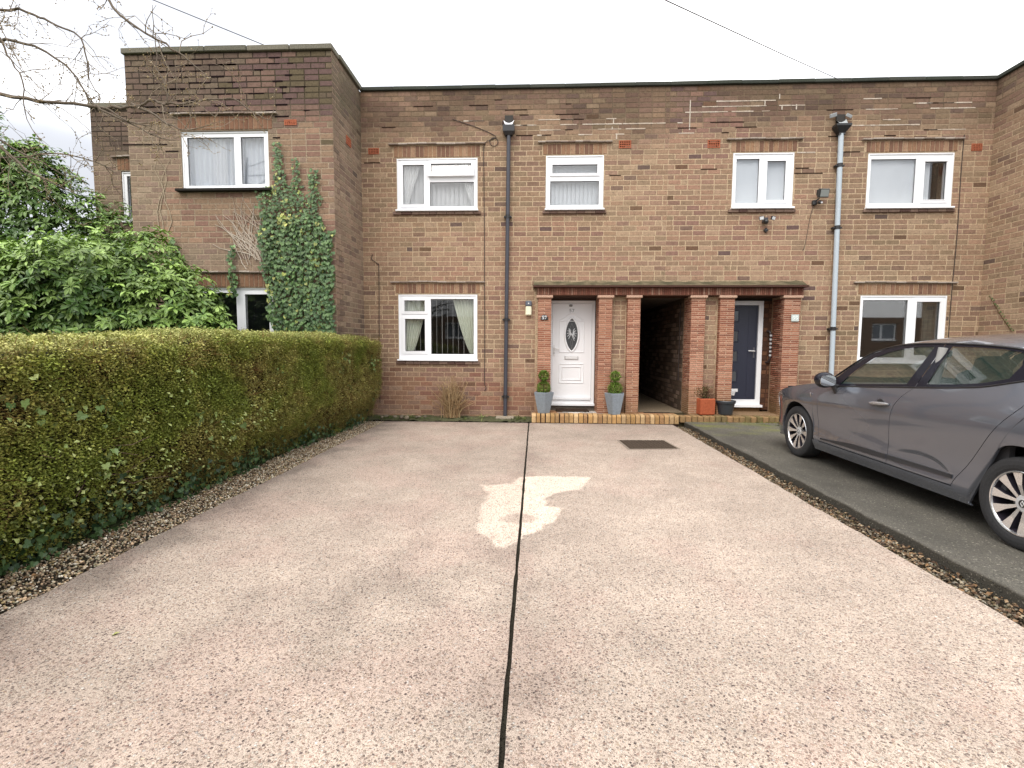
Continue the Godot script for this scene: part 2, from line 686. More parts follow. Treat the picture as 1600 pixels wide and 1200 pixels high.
# a flat arch of bricks on end over an opening, a thin tile drip course over it
func lintel(house: Node3D, o: Vector3, ux: Vector3, wd: float, hg: float, area := 0, drip := true) -> void:
	var m := MB.new()
	var nn := ux.cross(Vector3.UP)
	var x0 := Transform3D(Basis(ux, Vector3.UP, nn), o)
	m.obox(x0 * Transform3D(Basis(), Vector3(wd * 0.5, hg * 0.5, -0.06)), Vector3(wd * 0.5 - 0.004, hg * 0.5 - 0.004, 0.0615), mortar_tone(o, area))
	var node := part("lintel", m, mt.mortar, house)
	var k := int(wd / 0.078)
	var pw := wd / k
	for i in k:
		var b := MB.new()
		var c: Color = [sr(152, 118, 94), sr(162, 128, 102), sr(146, 112, 92), sr(130, 98, 82), sr(170, 138, 112)][rng.randi() % 5]
		if area == 1:
			c = c.lerp(sr(120, 86, 66), 0.5)
		brick_shape(b, x0 * Transform3D(Basis(), Vector3((i + 0.5) * pw, hg * 0.5, 0.0015)), Vector3(pw - 0.008, hg - 0.012, 0.007), c)
		part("brick", b, mt.brick, node)
	if drip:
		var t := MB.new()
		var steps := 10
		for i in steps:
			var dy := sin(i * 1.3 + o.x) * 0.004 + 0.004 * sin(i * 0.6)
			t.obox(x0 * Transform3D(Basis(Vector3.BACK, rng.randf_range(-0.012, 0.012)), Vector3(-0.09 + (wd + 0.18) * (i + 0.5) / steps, hg + 0.024 + dy, 0.02)), Vector3((wd + 0.18) / steps * 0.5 - 0.002, 0.013, 0.032), sr(140, 122, 110).lerp(sr(206, 196, 184), rng.randf() * 0.7), 0.004)
		part("drip_course", t, mt.brick, house)

# ---------------------------------------------------------------- windows
# panes: [left, right, top, bottom] as fractions of the frame, then whether it opens
func window(house: Node3D, x0: float, x1: float, y0: float, y1: float, zf: float, panes: Array, sheets := 2, sill := true, white := true, ux := Vector3.RIGHT) -> MeshInstance3D:
	var wd := x1 - x0
	var hg := y1 - y0
	var m := MB.new()
	var holes := []
	for p in panes:
		holes.append(Rect2(p[0] * wd, (1.0 - p[3]) * hg, (p[1] - p[0]) * wd, (p[3] - p[2]) * hg))
	var o := Vector3(x0, y0, zf)
	holed(m, o, ux, wd, hg, holes, 0.07, func(_p): return Color.WHITE, 9.0)
	# bead round the outer edge
	for e in [[0.0, wd, 0.0, 0.02], [0.0, wd, hg - 0.02, hg], [0.0, 0.02, 0.02, hg - 0.02], [wd - 0.02, wd, 0.02, hg - 0.02]]:
		m.box(o + Vector3(e[0], e[2], 0.001), o + Vector3(e[1], e[3], 0.014))
	var fr := part("window", m, mt.upvc, house)
	for k in panes.size():
		var h: Rect2 = holes[k]
		var open: bool = panes[k][4]
		if open:
			var s := MB.new()
			var g := minf(0.052, minf(h.size.x, h.size.y) * 0.3)
			var tilt: float = panes[k][5] if panes[k].size() > 5 else 0.0
			var outer := h.grow(g)
			holed(s, Vector3.ZERO, ux, outer.size.x, outer.size.y, [Rect2(g, g, h.size.x, h.size.y)], 0.05, func(_p): return Color.WHITE, 9.0)
			for e in [[g - 0.012, outer.size.x - g + 0.012, g - 0.012, g - 0.001], [g - 0.012, outer.size.x - g + 0.012, outer.size.y - g + 0.001, outer.size.y - g + 0.012]]:
				s.box(Vector3(e[0], e[2], -0.02), Vector3(e[1], e[3], 0.005))
			var sn := part("sash", s, mt.upvc, fr)
			sn.position = o + Vector3(outer.position.x, outer.position.y, 0.018)
			if tilt > 0.0:
				sn.basis = Basis(Vector3.RIGHT, -tilt)
				sn.position = o + Vector3(outer.position.x, outer.position.y + outer.size.y * (1.0 - cos(tilt)), 0.018 + sin(tilt) * outer.size.y)
			var gm := MB.new()
			gasket(gm, Rect2(g, g, h.size.x, h.size.y), 0.0)
			var gn := own("gasket", gm, mt.rubber, fr)
			gn.transform = sn.transform
			for q in sheets:
				var pm := MB.new()
				pm.box(Vector3(g - 0.01, g - 0.01, -0.028 - q * 0.006), Vector3(outer.size.x - g + 0.01, outer.size.y - g + 0.01, -0.0265 - q * 0.006))
				var pn := own("pane", pm, mt.glass, fr)
				pn.transform = sn.transform
		else:
			var gm := MB.new()
			gasket(gm, h, 0.0)
			own("gasket", gm, mt.rubber, fr).position = o
			for q in sheets:
				var pm := MB.new()
				pm.box(o + Vector3(h.position.x - 0.01, h.position.y - 0.01, -0.028 - q * 0.006), o + Vector3(h.end.x + 0.01, h.end.y + 0.01, -0.0265 - q * 0.006))
				part("pane", pm, mt.glass, fr)
	if sill:
		var sm := MB.new()
		sm.obox(Transform3D(Basis(), o + Vector3(wd * 0.5, -0.016, 0.03)), Vector3(wd * 0.5 + 0.02, 0.0155, 0.058), Color.WHITE, 0.005)
		part("sill", sm, mt.upvc, fr)
	return fr

func gasket(m: MB, h: Rect2, z: float) -> void:
	for e in [[h.position.x, h.end.x, h.position.y, h.position.y + 0.006], [h.position.x, h.end.x, h.end.y - 0.006, h.end.y], [h.position.x, h.position.x + 0.006, h.position.y, h.end.y], [h.end.x - 0.006, h.end.x, h.position.y, h.end.y]]:
		m.box(Vector3(e[0], e[2], z - 0.0255), Vector3(e[1], e[3], z - 0.018))

# tiled sub-sill below a window
func tile_sill(house: Node3D, x0: float, x1: float, y: float, z: float) -> void:
	var m := MB.new()
	var x := x0
	while x < x1:
		var w := rng.randf_range(0.13, 0.2)
		var e := minf(x + w, x1)
		m.obox(Transform3D(Basis(), Vector3((x + e) * 0.5, y + rng.randf_range(-0.002, 0.002), z + 0.012)), Vector3((e - x) * 0.5 - 0.003, 0.026, 0.03), sr(108, 84, 76).lerp(sr(146, 124, 110), rng.randf()), 0.005)
		x = e
	part("tile_sill", m, mt.brick, house)

func air_brick(house: Node3D, o: Vector3, ux: Vector3, wd := 0.215, hg := 0.14) -> void:
	var m := MB.new()
	var holes := []
	for j in 3:
		for i in 6:
			holes.append(Rect2(0.016 + i * (wd - 0.02) / 6.0, 0.014 + j * (hg - 0.018) / 3.0, (wd - 0.02) / 6.0 - 0.012, (hg - 0.018) / 3.0 - 0.012))
	holed(m, o + ux.cross(Vector3.UP) * 0.012, ux, wd, hg, holes, 0.012, func(_p): return sr(178, 106, 78), 9.0, false)
	m.box(o + ux.cross(Vector3.UP) * 0.001 + ux * 0.004 + Vector3(0, 0.004, 0), o + ux.cross(Vector3.UP) * 0.0035 + ux * (wd - 0.004) + Vector3(0, hg - 0.004, 0), Color(0.02, 0.014, 0.01))
	part("air_brick", m, mt.brick, house)

# cloth hung in folds between two edges: top and bottom give [x0, x1] at heights y1 and y0
func cloth(m: MB, fx0: Callable, fx1: Callable, y0: float, y1: float, z: float, folds: int, amp: float, col: Color) -> void:
	var rows := []
	var nx := folds * 6
	for j in 15:
		var t := j / 14.0
		var r := PackedVector3Array()
		var a: float = fx0.call(t)
		var b: float = fx1.call(t)
		for i in nx + 1:
			var s := float(i) / nx
			r.append(Vector3(lerpf(a, b, s), lerpf(y0, y1, t), z + sin(s * TAU * folds + sin(t * 2.0 + s * 5.0) * 0.6) * amp))
		rows.append(r)
	m.grid(rows, col)

# ---------------------------------------------------------------- the scene
func _ready() -> void:
	rng.seed = 4711
	noise.seed = 5
	noise.frequency = 0.02
	noise.fractal_octaves = 3
	noise2.seed = 23
	noise2.frequency = 0.5
	noise2.fractal_octaves = 4
	# camera
	var cam := Camera3D.new()
	cam.name = "camera"
	cam.fov = 75.5
	cam.near = 0.05
	cam.far = 500.0
	cam.position = Vector3(0, 1.42, 0)
	cam.basis = Basis(Vector3.UP, deg_to_rad(2.65)) * Basis(Vector3.RIGHT, deg_to_rad(-4.45)) * Basis(Vector3.BACK, deg_to_rad(0.3))
	add_child(cam)
	cam.current = true
	# sky and exposure
	var we := WorldEnvironment.new()
	we.name = "world_environment"
	var en := Environment.new()
	en.background_mode = Environment.BG_SKY
	var sk := Sky.new()
	var sm := PanoramaSkyMaterial.new()
	sm.panorama = sky_panorama()
	sk.sky_material = sm
	en.sky = sk
	en.tonemap_mode = Environment.TONE_MAPPER_LINEAR
	en.tonemap_exposure = 1.7
	en.sdfgi_enabled = true
	en.ssao_enabled = true
	en.ssil_enabled = true
	we.environment = en
	add_child(we)
	# the sun behind the cloud, from the street side
	var sun := DirectionalLight3D.new()
	sun.name = "sun"
	sun.light_energy = 0.45
	sun.light_color = Color(1.0, 0.97, 0.93)
	sun.light_angular_distance = 40.0
	sun.shadow_enabled = true
	add_child(sun)
	sun.look_at_from_position(Vector3(-4, 12, 8), Vector3.ZERO)
	materials()
	setup_tones()
	ground_and_drives()
	houses()
	porch()
	fittings()
	furnishings()
	pots()
	small_plants()
	hedge()
	laurel()
	ivy()
	bare_tree()
	car()
	street_opposite()

func materials() -> void:
	var g1 := grain(512, 0.78, 0.02, 0.12, 900, 3)
	var g2 := grain(512, 0.7, 0.03, 0.2, 2600, 8)
	mt.g1 = g1
	mt.g2 = g2
	mt.brick = tri_tex(mat(Color.WHITE, 0.93, 0, true, 0.3), g1, 1.3, g1, 0.35)
	mt.mortar = tri_tex(mat(Color.WHITE, 0.95, 0, true, 0.25), g2, 1.7, g2, 0.3)
	mt.stone = tri_tex(mat(Color.WHITE, 0.92, 0, true, 0.3), g2, 2.3, g2, 0.3)
	mt.upvc = mat(Color(0.84, 0.85, 0.87), 0.28, 0, false, 0.5)
	mt.rubber = mat(Color(0.025, 0.025, 0.028), 0.7)
	mt.glass = mat(Color(0.02, 0.025, 0.025), 0.02, 0, false, 0.5)
	mt.glass.transparency = BaseMaterial3D.TRANSPARENCY_ALPHA
	mt.glass.albedo_color.a = 0.06
	mt.dark = mat(Color(0.035, 0.032, 0.03), 0.9)
	mt.room = mat(Color(0.09, 0.085, 0.08), 0.9)
	mt.plain = mat(Color.WHITE, 0.7, 0, true)
	mt.gloss = mat(Color.WHITE, 0.3, 0, true)
	mt.metal = mat(Color(0.62, 0.62, 0.63), 0.3, 1.0)
	mt.black = mat(Color(0.018, 0.018, 0.02), 0.42)
	mt.soil = tri_tex(mat(Color.WHITE, 0.97, 0, true, 0.2), g2, 2.1, g2, 1.5)
	mt.leaf = mat(Color.WHITE, 0.42, 0, true, 0.45)
	mt.leaf.backlight_enabled = true
	mt.leaf.backlight = Color(0.45, 0.5, 0.25)
	mt.matleaf = mat(Color.WHITE, 0.6, 0, true, 0.35)
	mt.matleaf.backlight_enabled = true
	mt.matleaf.backlight = Color(0.4, 0.45, 0.22)
	mt.bark = tri_tex(mat(Color.WHITE, 0.9, 0, true, 0.3), g2, 5.0, g2, 0.4)
	mt.fabric = mat(Color.WHITE, 0.9, 0, true, 0.2)
	mt.fabric.backlight_enabled = true
	mt.fabric.backlight = Color(0.5, 0.5, 0.5)

# ---------------------------------------------------------------- ground
func ground_and_drives() -> void:
	var m := MB.new()
	var gc := Color(0.07, 0.075, 0.045)
	for seg in [[-200.0, 10.0, -0.12, -0.12], [10.0, 14.0, -0.12, -2.7], [14.0, 200.0, -2.7, -2.7]]:
		m.quad(Vector3(-200, seg[2], seg[0]), Vector3(-200, seg[3], seg[1]), Vector3(200, seg[3], seg[1]), Vector3(200, seg[2], seg[0]), gc)
	setting("ground", m, mt.soil)
	m = MB.new()
	m.box(Vector3(-40, -0.115, 3.6), Vector3(40, -0.02, 5.4), Color(0.2, 0.19, 0.18))
	setting("pavement", m, mt.stone)
	m = MB.new()
	m.box(Vector3(-40, -0.119, 5.4), Vector3(40, -0.1, 9.8), Color(0.06, 0.06, 0.06))
	setting("road", m, mt.stone)
	m = MB.new()
	m.box(Vector3(-16, -0.11, -9.4), Vector3(-3.3, -0.005, 3.55), Color(0.05, 0.065, 0.03))
	setting("lawn", m, mt.soil)

	# the two slabs of exposed-aggregate concrete
	var pal := [Color(0.83, 0.74, 0.66), Color(0.80, 0.68, 0.61), Color(0.72, 0.60, 0.54), Color(0.90, 0.86, 0.80), Color(0.68, 0.60, 0.55), Color(0.60, 0.53, 0.49), Color(0.86, 0.77, 0.67), Color(0.76, 0.68, 0.61), Color(0.84, 0.74, 0.67), Color(0.82, 0.74, 0.66), Color(0.86, 0.79, 0.72), Color(0.47, 0.41, 0.39), Color(0.92, 0.89, 0.85), Color(0.62, 0.55, 0.51), Color(0.80, 0.72, 0.66), Color(0.84, 0.76, 0.69)]
	var ag := aggregate(2048, 3.1, 230000, Color(0.87, 0.792, 0.724), pal, 0.0014, 0.0062, 77)
	var dm := mat(Color.WHITE, 0.85, 0, false, 0.35)
	dm.albedo_texture = ag[0]
	dm.heightmap_enabled = true
	dm.heightmap_texture = ag[1]
	dm.heightmap_scale = 0.6
	dm.detail_enabled = true
	dm.detail_blend_mode = BaseMaterial3D.BLEND_MODE_MUL
	dm.detail_uv_layer = BaseMaterial3D.DETAIL_UV_2
	dm.detail_albedo = drive_stains()
	var x0 := -2.78
	var zs := [3.5, -9.05]
	var joint := [-0.116, -0.094]
	for k in 2:
		m = MB.new()
		var a: float = x0 if k == 0 else joint[1]
		var b: float = joint[0] if k == 0 else 2.5
		# edges wander a little; rows along the slab
		var n := 126
		var rows := []
		for j in n:
			var z: float = lerpf(zs[0], zs[1], float(j) / (n - 1))
			var wl := noise2.get_noise_2d(z * 9.0, 3.0 + k * 40.0) * 0.006
			var wr := noise2.get_noise_2d(z * 9.0, 13.0 + k * 40.0) * 0.006
			if k == 0:
				wl = noise2.get_noise_2d(z * 5.0, 90.0) * 0.025
			else:
				wr = noise2.get_noise_2d(z * 5.0, 70.0) * 0.018
			rows.append([a + wl, b + wr, z])
		for j in n - 1:
			var r: Array = rows[j]
			var q: Array = rows[j + 1]
			var cs := [Vector3(r[0], 0, r[2]), Vector3(r[1], 0, r[2]), Vector3(q[1], 0, q[2]), Vector3(q[0], 0, q[2])]
			var first := m.v.size()
			for p: Vector3 in cs:
				m.vert(p, Vector3.UP, Color.WHITE, Vector2(p.x + k * 1.37, p.z) / 3.1, Vector2((p.x + 2.9) / 5.6, (p.z + 9.1) / 12.7))
			m.ix.append_array(PackedInt32Array([first, first + 2, first + 1, first, first + 3, first + 2]))
			for e in [[cs[0], cs[3], -1.0], [cs[1], cs[2], 1.0]]:
				first = m.v.size()
				for p: Vector3 in [e[0], e[1], e[1] - Vector3(0, 0.1, 0), e[0] - Vector3(0, 0.1, 0)]:
					m.vert(p, Vector3(e[2], 0, 0), Color.WHITE, Vector2(p.z, p.y) / 3.1, Vector2(0.45, (p.z + 9.1) / 12.7))
				if e[2] > 0.0:
					m.ix.append_array(PackedInt32Array([first, first + 1, first + 2, first, first + 2, first + 3]))
				else:
					m.ix.append_array(PackedInt32Array([first, first + 2, first + 1, first, first + 3, first + 2]))
		var far: Array = rows[n - 1]
		m.quad(Vector3(far[1], 0, far[2]), Vector3(far[0], 0, far[2]), Vector3(far[0], -0.1, far[2]), Vector3(far[1], -0.1, far[2]))
		setting("driveway", m, dm)
	# dirt in the joint
	m = MB.new()
	var jr := []
	for j in 200:
		var z := lerpf(3.5, -9.05, j / 199.0)
		var y := -0.018 + noise2.get_noise_2d(z * 14.0, 5.0) * 0.012
		jr.append(PackedVector3Array([Vector3(-0.13, y, z), Vector3(-0.105, y + 0.004, z), Vector3(-0.08, y, z)]))
	m.grid(jr, Color(0.035, 0.03, 0.022))
	setting("soil", m, mt.soil)

	# soil of the two pebble strips and of the bed in front of the wall
	m = MB.new()
	m.box(Vector3(-3.9, -0.11, -9.4), Vector3(-2.74, -0.03, 3.5), Color(0.05, 0.04, 0.03))
	setting("soil", m, mt.soil)
	m = MB.new()
	m.box(Vector3(2.46, -0.11, -9.0), Vector3(2.78, -0.045, 3.5), Color(0.045, 0.036, 0.026))
	setting("soil", m, mt.soil)
	m = MB.new()
	var rows2 := []
	for j in 12:
		var r := PackedVector3Array()
		for i in 80:
			var x := lerpf(-3.2, -0.02, i / 79.0)
			var t := j / 11.0
			r.append(Vector3(x, 0.02 + 0.045 * sin(t * PI * 0.6) + noise2.get_noise_2d(x * 12.0, t * 5.0) * 0.03, lerpf(-9.055, -9.42, t)))
		rows2.append(r)
	m.grid(rows2, Color(0.11, 0.11, 0.06))
	setting("flower_bed", m, mt.soil)

	# pebbles
	var pm := MB.new()
	pm.ball(Transform3D(), Vector3(1, 0.62, 0.8), 8)
	var where := []
	var tint := []
	var cols := [sr(196, 178, 150), sr(170, 150, 124), sr(214, 204, 186), sr(140, 120, 100), sr(188, 160, 130), sr(112, 96, 80), sr(176, 168, 142), sr(150, 132, 96), sr(96, 78, 62)]
	for k in 26000:
		var z := 1.0 - 10.1 * sqrt(rng.randf()) if k % 2 else rng.randf_range(-9.2, 0.8)
		var t := rng.randf()
		var x := lerpf(-2.79, -3.38, t)
		if t > 0.85 and rng.randf() < 0.6:
			continue
		var s := rng.randf_range(0.004, 0.0105) * (1.3 if rng.randf() < 0.12 else 1.0)
		var b := Basis.from_euler(Vector3(rng.randf() * 0.8, rng.randf() * TAU, rng.randf() * 0.8)).scaled(Vector3.ONE * s)
		where.append(Transform3D(b, Vector3(x, -0.027 + rng.randf() * 0.018, z)))
		tint.append((cols[rng.randi() % cols.size()] as Color) * rng.randf_range(0.85, 1.6))
	many("gravel", pm, mt.stone, self, where, tint)
	where = []
	tint = []
	for k in 9000:
		var z := rng.randf_range(-9.0, 0.6)
		var x := rng.randf_range(2.49, 2.74)
		var s := rng.randf_range(0.005, 0.012)
		var b := Basis.from_euler(Vector3(rng.randf() * 0.8, rng.randf() * TAU, rng.randf() * 0.8)).scaled(Vector3.ONE * s)
		where.append(Transform3D(b, Vector3(x, -0.042 + rng.randf() * 0.016, z)))
		tint.append((cols[rng.randi() % cols.size()] as Color) * rng.randf_range(0.3, 0.7))
	many("gravel", pm, mt.stone, self, where, tint)
	# dead leaves along both strips
	var lm := leaf_mesh(1.0, 0.55, 0.18, 0.3)
	where = []
	tint = []
	var dl := [sr(150, 108, 66), sr(120, 82, 50), sr(176, 140, 96), sr(96, 68, 46), sr(164, 116, 60), sr(190, 170, 136)]
	for k in 3400:
		var right := k % 10 < 7
		var z := rng.randf_range(-8.8, 0.3)
		var x := rng.randf_range(2.5, 2.73) if right else rng.randf_range(-3.3, -2.95)
		var b := Basis.from_euler(Vector3(rng.randf_range(-0.6, 0.6), rng.randf() * TAU, rng.randf_range(-0.6, 0.6))).scaled(Vector3.ONE * rng.randf_range(0.018, 0.042))
		where.append(Transform3D(b, Vector3(x, -0.022 + rng.randf() * 0.02, z)))
		var lc := (dl[rng.randi() % dl.size()] as Color) * rng.randf_range(0.4, 0.85)
		tint.append(lc.lerp(Color(lc.g, lc.g * 0.92, lc.g * 0.78), 0.35))
	many("fallen_leaves", lm, mt.matleaf, self, where, tint)

	# the neighbour's dark slab with its crumbling edge
	var tg := aggregate(1024, 1.6, 26000, Color(0.51, 0.495, 0.47), [Color(0.61, 0.60, 0.57), Color(0.47, 0.455, 0.43), Color(0.78, 0.76, 0.72), Color(0.38, 0.375, 0.355), Color(0.56, 0.545, 0.49)], 0.002, 0.007, 31)
	var tm := mat(Color.WHITE, 0.8, 0, true, 0.4)
	tm.albedo_texture = tg[0]
	tm.heightmap_enabled = true
	tm.heightmap_texture = tg[1]
	tm.heightmap_scale = 0.3
	m = MB.new()
	var nz := 150
	var trow := []
	var tcol := []
	for j in nz:
		var z := lerpf(3.5, -9.0, float(j) / (nz - 1))
		var e := 2.695 + noise2.get_noise_2d(z * 3.0, 31.0) * 0.035 + noise2.get_noise_2d(z * 12.0, 37.0) * 0.012
		var r := PackedVector3Array([Vector3(e + 0.012, -0.1, z), Vector3(e + 0.004, 0.045, z), Vector3(e + 0.022, 0.06, z)])
		var cr := [Color(0.2, 0.2, 0.19), Color(0.24, 0.23, 0.2), Color(0.42, 0.41, 0.38)]
		for i in 40:
			var x := lerpf(2.75, 9.5, pow((i + 1) / 40.0, 1.4))
			r.append(Vector3(x, 0.06 + noise2.get_noise_2d(x * 1.5, z * 1.5) * 0.004, z))
			var moss := smoothstep(-7.6, -8.7, z + noise2.get_noise_2d(x * 2.0, z * 4.0) * 1.6) * clampf(0.45 + noise2.get_noise_2d(x * 3.5 + 9.0, z * 6.0) * 1.7, 0, 1)
			var wet := 1.02 + 0.25 * smoothstep(-6.5, -8.5, z) + noise2.get_noise_2d(x * 0.8, z * 0.8 + 40.0) * 0.5 + noise2.get_noise_2d(x * 4.0, z * 3.0 + 15.0) * 0.35
			wet *= 0.36
			var c := Color(wet, wet * 0.975, wet * 0.9)
			cr.append(c.lerp(Color(0.66, 0.74, 0.24), moss * 0.7))
		trow.append(r)
		tcol.append(cr)
	m.grid(trow, Color.WHITE, false, tcol)
	for i in m.u.size():
		m.u[i] = Vector2(m.v[i].x + m.v[i].y, m.v[i].z) / 1.6
	setting("driveway", m, tm)

	# manhole cover let into the drive
	var mh := thing("manhole_cover", "rusty iron manhole cover set in the pink concrete drive", "manhole cover", Vector3(1.63, 0, -7.16))
	var pts := PackedVector2Array([Vector2(1.275, 7.43), Vector2(1.935, 7.47), Vector2(1.985, 6.9), Vector2(1.318, 6.83)])
	m = MB.new()
	var ctr := Vector2(1.63, 7.16)
	for i in 4:
		var a := pts[i]
		var b := pts[(i + 1) % 4]
		var a2 := a + (a - ctr).normalized() * 0.05
		var b2 := b + (b - ctr).normalized() * 0.05
		m.quad(Vector3(b.x, 0.005, -b.y), Vector3(a.x, 0.005, -a.y), Vector3(a2.x, 0.004, -a2.y), Vector3(b2.x, 0.004, -b2.y), sr(196, 178, 160, 0.55))
	part("concrete_collar", m, mt.stone, mh)
	m = MB.new()
	var ix := Transform3D(Basis(Vector3.RIGHT, -PI / 2), Vector3(0, 0.004, 0))
	m.plate(ix, pts, 0.006, Color(0.075, 0.055, 0.042))
	part("lid", m, mt.stone, mh)
	m = MB.new()
	for j in 13:
		for i in 13:
			var p := pts[0].lerp(pts[1], (i + 0.5) / 13.0).lerp(pts[3].lerp(pts[2], (i + 0.5) / 13.0), (j + 0.5) / 13.0)
			m.obox(Transform3D(Basis(Vector3.UP, 0.8 if (i + j) % 2 else -0.8), Vector3(p.x, 0.0125, -p.y)), Vector3(0.019, 0.0022, 0.005), Color(0.11, 0.08, 0.06))
	part("tread_pattern", m, mt.stone, mh).set_meta("kind", "stuff")
	tag(mh, "", "")

	# a few light leaves on the drive
	for q in [[-2.02, -2.24], [0.45, -8.45]]:
		var o := part("fallen_leaf", leaf_mesh(1.0, 0.55, 0.18, 0.3, sr(176, 176, 112, 0.7)), mt.matleaf, self)
		o.transform = Transform3D(Basis.from_euler(Vector3(0.1, 1.0 + q[0], 0.1)).scaled(Vector3.ONE * 0.05), Vector3(q[0], 0.008, q[1]))
		tag(o, "pale fallen leaf lying on the open drive near the hedge" if q[0] < 0 else "pale fallen leaf on the drive near the brick step", "leaf")
	mt.tarmac = tm

func drive_stains() -> ImageTexture:
	var wd := 700
	var hg := 1588
	var out := PackedByteArray()
	out.resize(wd * hg * 3)
	var f := FastNoiseLite.new()
	f.seed = 9
	f.frequency = 1.0
	f.fractal_octaves = 4
	var patch := PackedVector2Array()
	for q in [[-0.56, -4.98], [-0.45, -4.93], [-0.33, -5.0], [-0.22, -5.02], [-0.17, -5.25], [-0.1, -5.3], [0.1, -5.33], [0.62, -5.33], [0.45, -4.86], [0.2, -4.72], [0.1, -4.55], [0.11, -4.33], [0.27, -4.26], [0.16, -3.95], [0.03, -3.72], [-0.08, -3.62], [-0.13, -3.5], [-0.2, -3.38], [-0.28, -3.42], [-0.32, -3.56], [-0.45, -3.72], [-0.44, -3.95], [-0.46, -4.3], [-0.42, -4.6]]:
		patch.append(Vector2(q[0], q[1]))
	for j in hg:
		var z := -9.1 + 12.7 * (j + 0.5) / hg
		for i in wd:
			var x := -2.9 + 5.6 * (i + 0.5) / wd
			var big := f.get_noise_2d(x * 0.5, z * 0.5)
			var med := f.get_noise_2d(x * 1.6 + 30.0, z * 1.6)
			var k := 0.765 + big * 0.06 + med * 0.05 + 0.03 * f.get_noise_2d(x * 7.0, z * 7.0)
			# lighter in the middle of the slab on the right, greyer along the edges
			k += 0.035 * smoothstep(0.2, 1.2, x) * smoothstep(-8.0, -5.0, z)
			k -= 0.10 * smoothstep(-2.45, -2.75, x + med * 0.25)
			k -= 0.07 * smoothstep(0.22, 0.03, absf(x + 0.105) + med * 0.08) * (0.5 + 0.5 * f.get_noise_2d(z * 2.0, 8.0))
			k -= 0.045 * smoothstep(0.5, 0.0, Vector2((x + 1.0) * 0.8, (z + 2.9) * 0.7).length() + med * 0.35)
			k -= 0.05 * smoothstep(0.15, 0.0, absf(z + 9.0) + med * 0.1)
			var pink := smoothstep(0.0, 0.45, f.get_noise_2d(x * 0.9 + 60.0, z * 0.9 + 20.0) + (0.16 if x < 0.0 else -0.05))
			var r := k
			var g := k * (1.0 - 0.018 * pink)
			var b := k * (1.0 - 0.016 * pink)
			if x > -0.62 and x < 0.68 and z > -5.4 and z < -3.3:
				var wob := Vector2(f.get_noise_2d(x * 6.0, z * 6.0 + 70.0), f.get_noise_2d(x * 6.0 + 40.0, z * 6.0)) * 0.035
				var inside := 0.0
				for s in [Vector2(0, 0), Vector2(0.022, 0.01), Vector2(-0.02, 0.014), Vector2(0.008, -0.024), Vector2(-0.012, -0.016)]:
					if Geometry2D.is_point_in_polygon(Vector2(x, z) + wob + s, patch):
						inside += 0.2
				if inside > 0.0:
					var hole := Vector2((x + 0.14) / 0.12, (z + 3.98) / 0.11).length() + med * 0.9
					var t := 0.85 + 0.15 * smoothstep(-0.3, 0.3, f.get_noise_2d(x * 8.0, z * 8.0))
					t *= inside
					if x < -0.116:
						t *= 0.78
					t *= 0.45 + 0.55 * smoothstep(0.5, 1.2, hole)
					r = lerpf(r, 1.0, t)
					g = lerpf(g, 1.0, t)
					b = lerpf(b, 1.0, t)
			var o := (j * wd + i) * 3
			out[o] = int(clampf(r, 0, 1) * 255.0)
			out[o + 1] = int(clampf(g, 0, 1) * 255.0)
			out[o + 2] = int(clampf(b, 0, 1) * 255.0)
	return ImageTexture.create_from_image(Image.create_from_data(wd, hg, false, Image.FORMAT_RGB8, out))

# one folded, arched leaf along +z from its stalk; length l, width w, fold, droop
func leaf_mesh(l: float, w: float, fold: float, droop: float, col := Color.WHITE) -> MB:
	var m := MB.new()
	leaf_into(m, Transform3D(), l, w, fold, droop, col)
	return m

func leaf_into(m: MB, x: Transform3D, l: float, w: float, fold: float, droop: float, col: Color) -> void:
	var c0 := Vector3.ZERO
	var c1 := Vector3(0, -droop * l * 0.18, l * 0.5)
	var c2 := Vector3(0, -droop * l * 0.75, l * 0.97)
	var a := Vector3(-w * 0.5, fold * w - droop * l * 0.12, l * 0.42)
	var b := Vector3(w * 0.5, fold * w - droop * l * 0.12, l * 0.42)
	m.tri(x * c0, x * a, x * c1, col)
	m.tri(x * c0, x * c1, x * b, col)
	m.tri(x * a, x * c2, x * c1, col)
	m.tri(x * c1, x * c2, x * b, col)

# ---------------------------------------------------------------- the terrace
const FZ := -9.4      # plane of the main front
const BZ := -8.1      # plane of the bays in front of it
const TOP := 6.07

func shell(m: MB, a: Vector3, b: Vector3) -> void:
	m.box(a, b, Color(0.10, 0.095, 0.09))

func coping(house: Node3D, pts: Array, wd: float, mossy: bool) -> void:
	# pts: runs of [from, to] along the outer edge of the wall top, in thin slabs
	for run in pts:
		var a: Vector3 = run[0]
		var b: Vector3 = run[1]
		var d := (b - a).normalized()
		var inw: Vector3 = run[2]
		var l := (b - a).length()
		var n := maxi(int(l / 0.62), 1)
		for i in n:
			var m := MB.new()
			var c0 := a + d * (l * i / n)
			var mid := c0 + d * (l / n * 0.5) + inw * (wd * 0.5 - 0.045)
			var t := Transform3D(Basis(d, Vector3.UP, d.cross(Vector3.UP)), mid + Vector3(0, (0.043 if mossy else 0.033) + rng.randf_range(-0.004, 0.004), 0))
			t.basis = t.basis * Basis(Vector3.BACK, rng.randf_range(-0.006, 0.006))
			var c := sr(104, 103, 90).lerp(sr(142, 137, 122), rng.randf()) if mossy else sr(66, 70, 63).lerp(sr(84, 86, 78), rng.randf())
			m.obox(t, Vector3(l / n * 0.5 - (0.007 if mossy else 0.0), 0.042 if mossy else 0.032, wd * 0.5), c, 0.008)
			part("coping_stone", m, mt.stone, house)

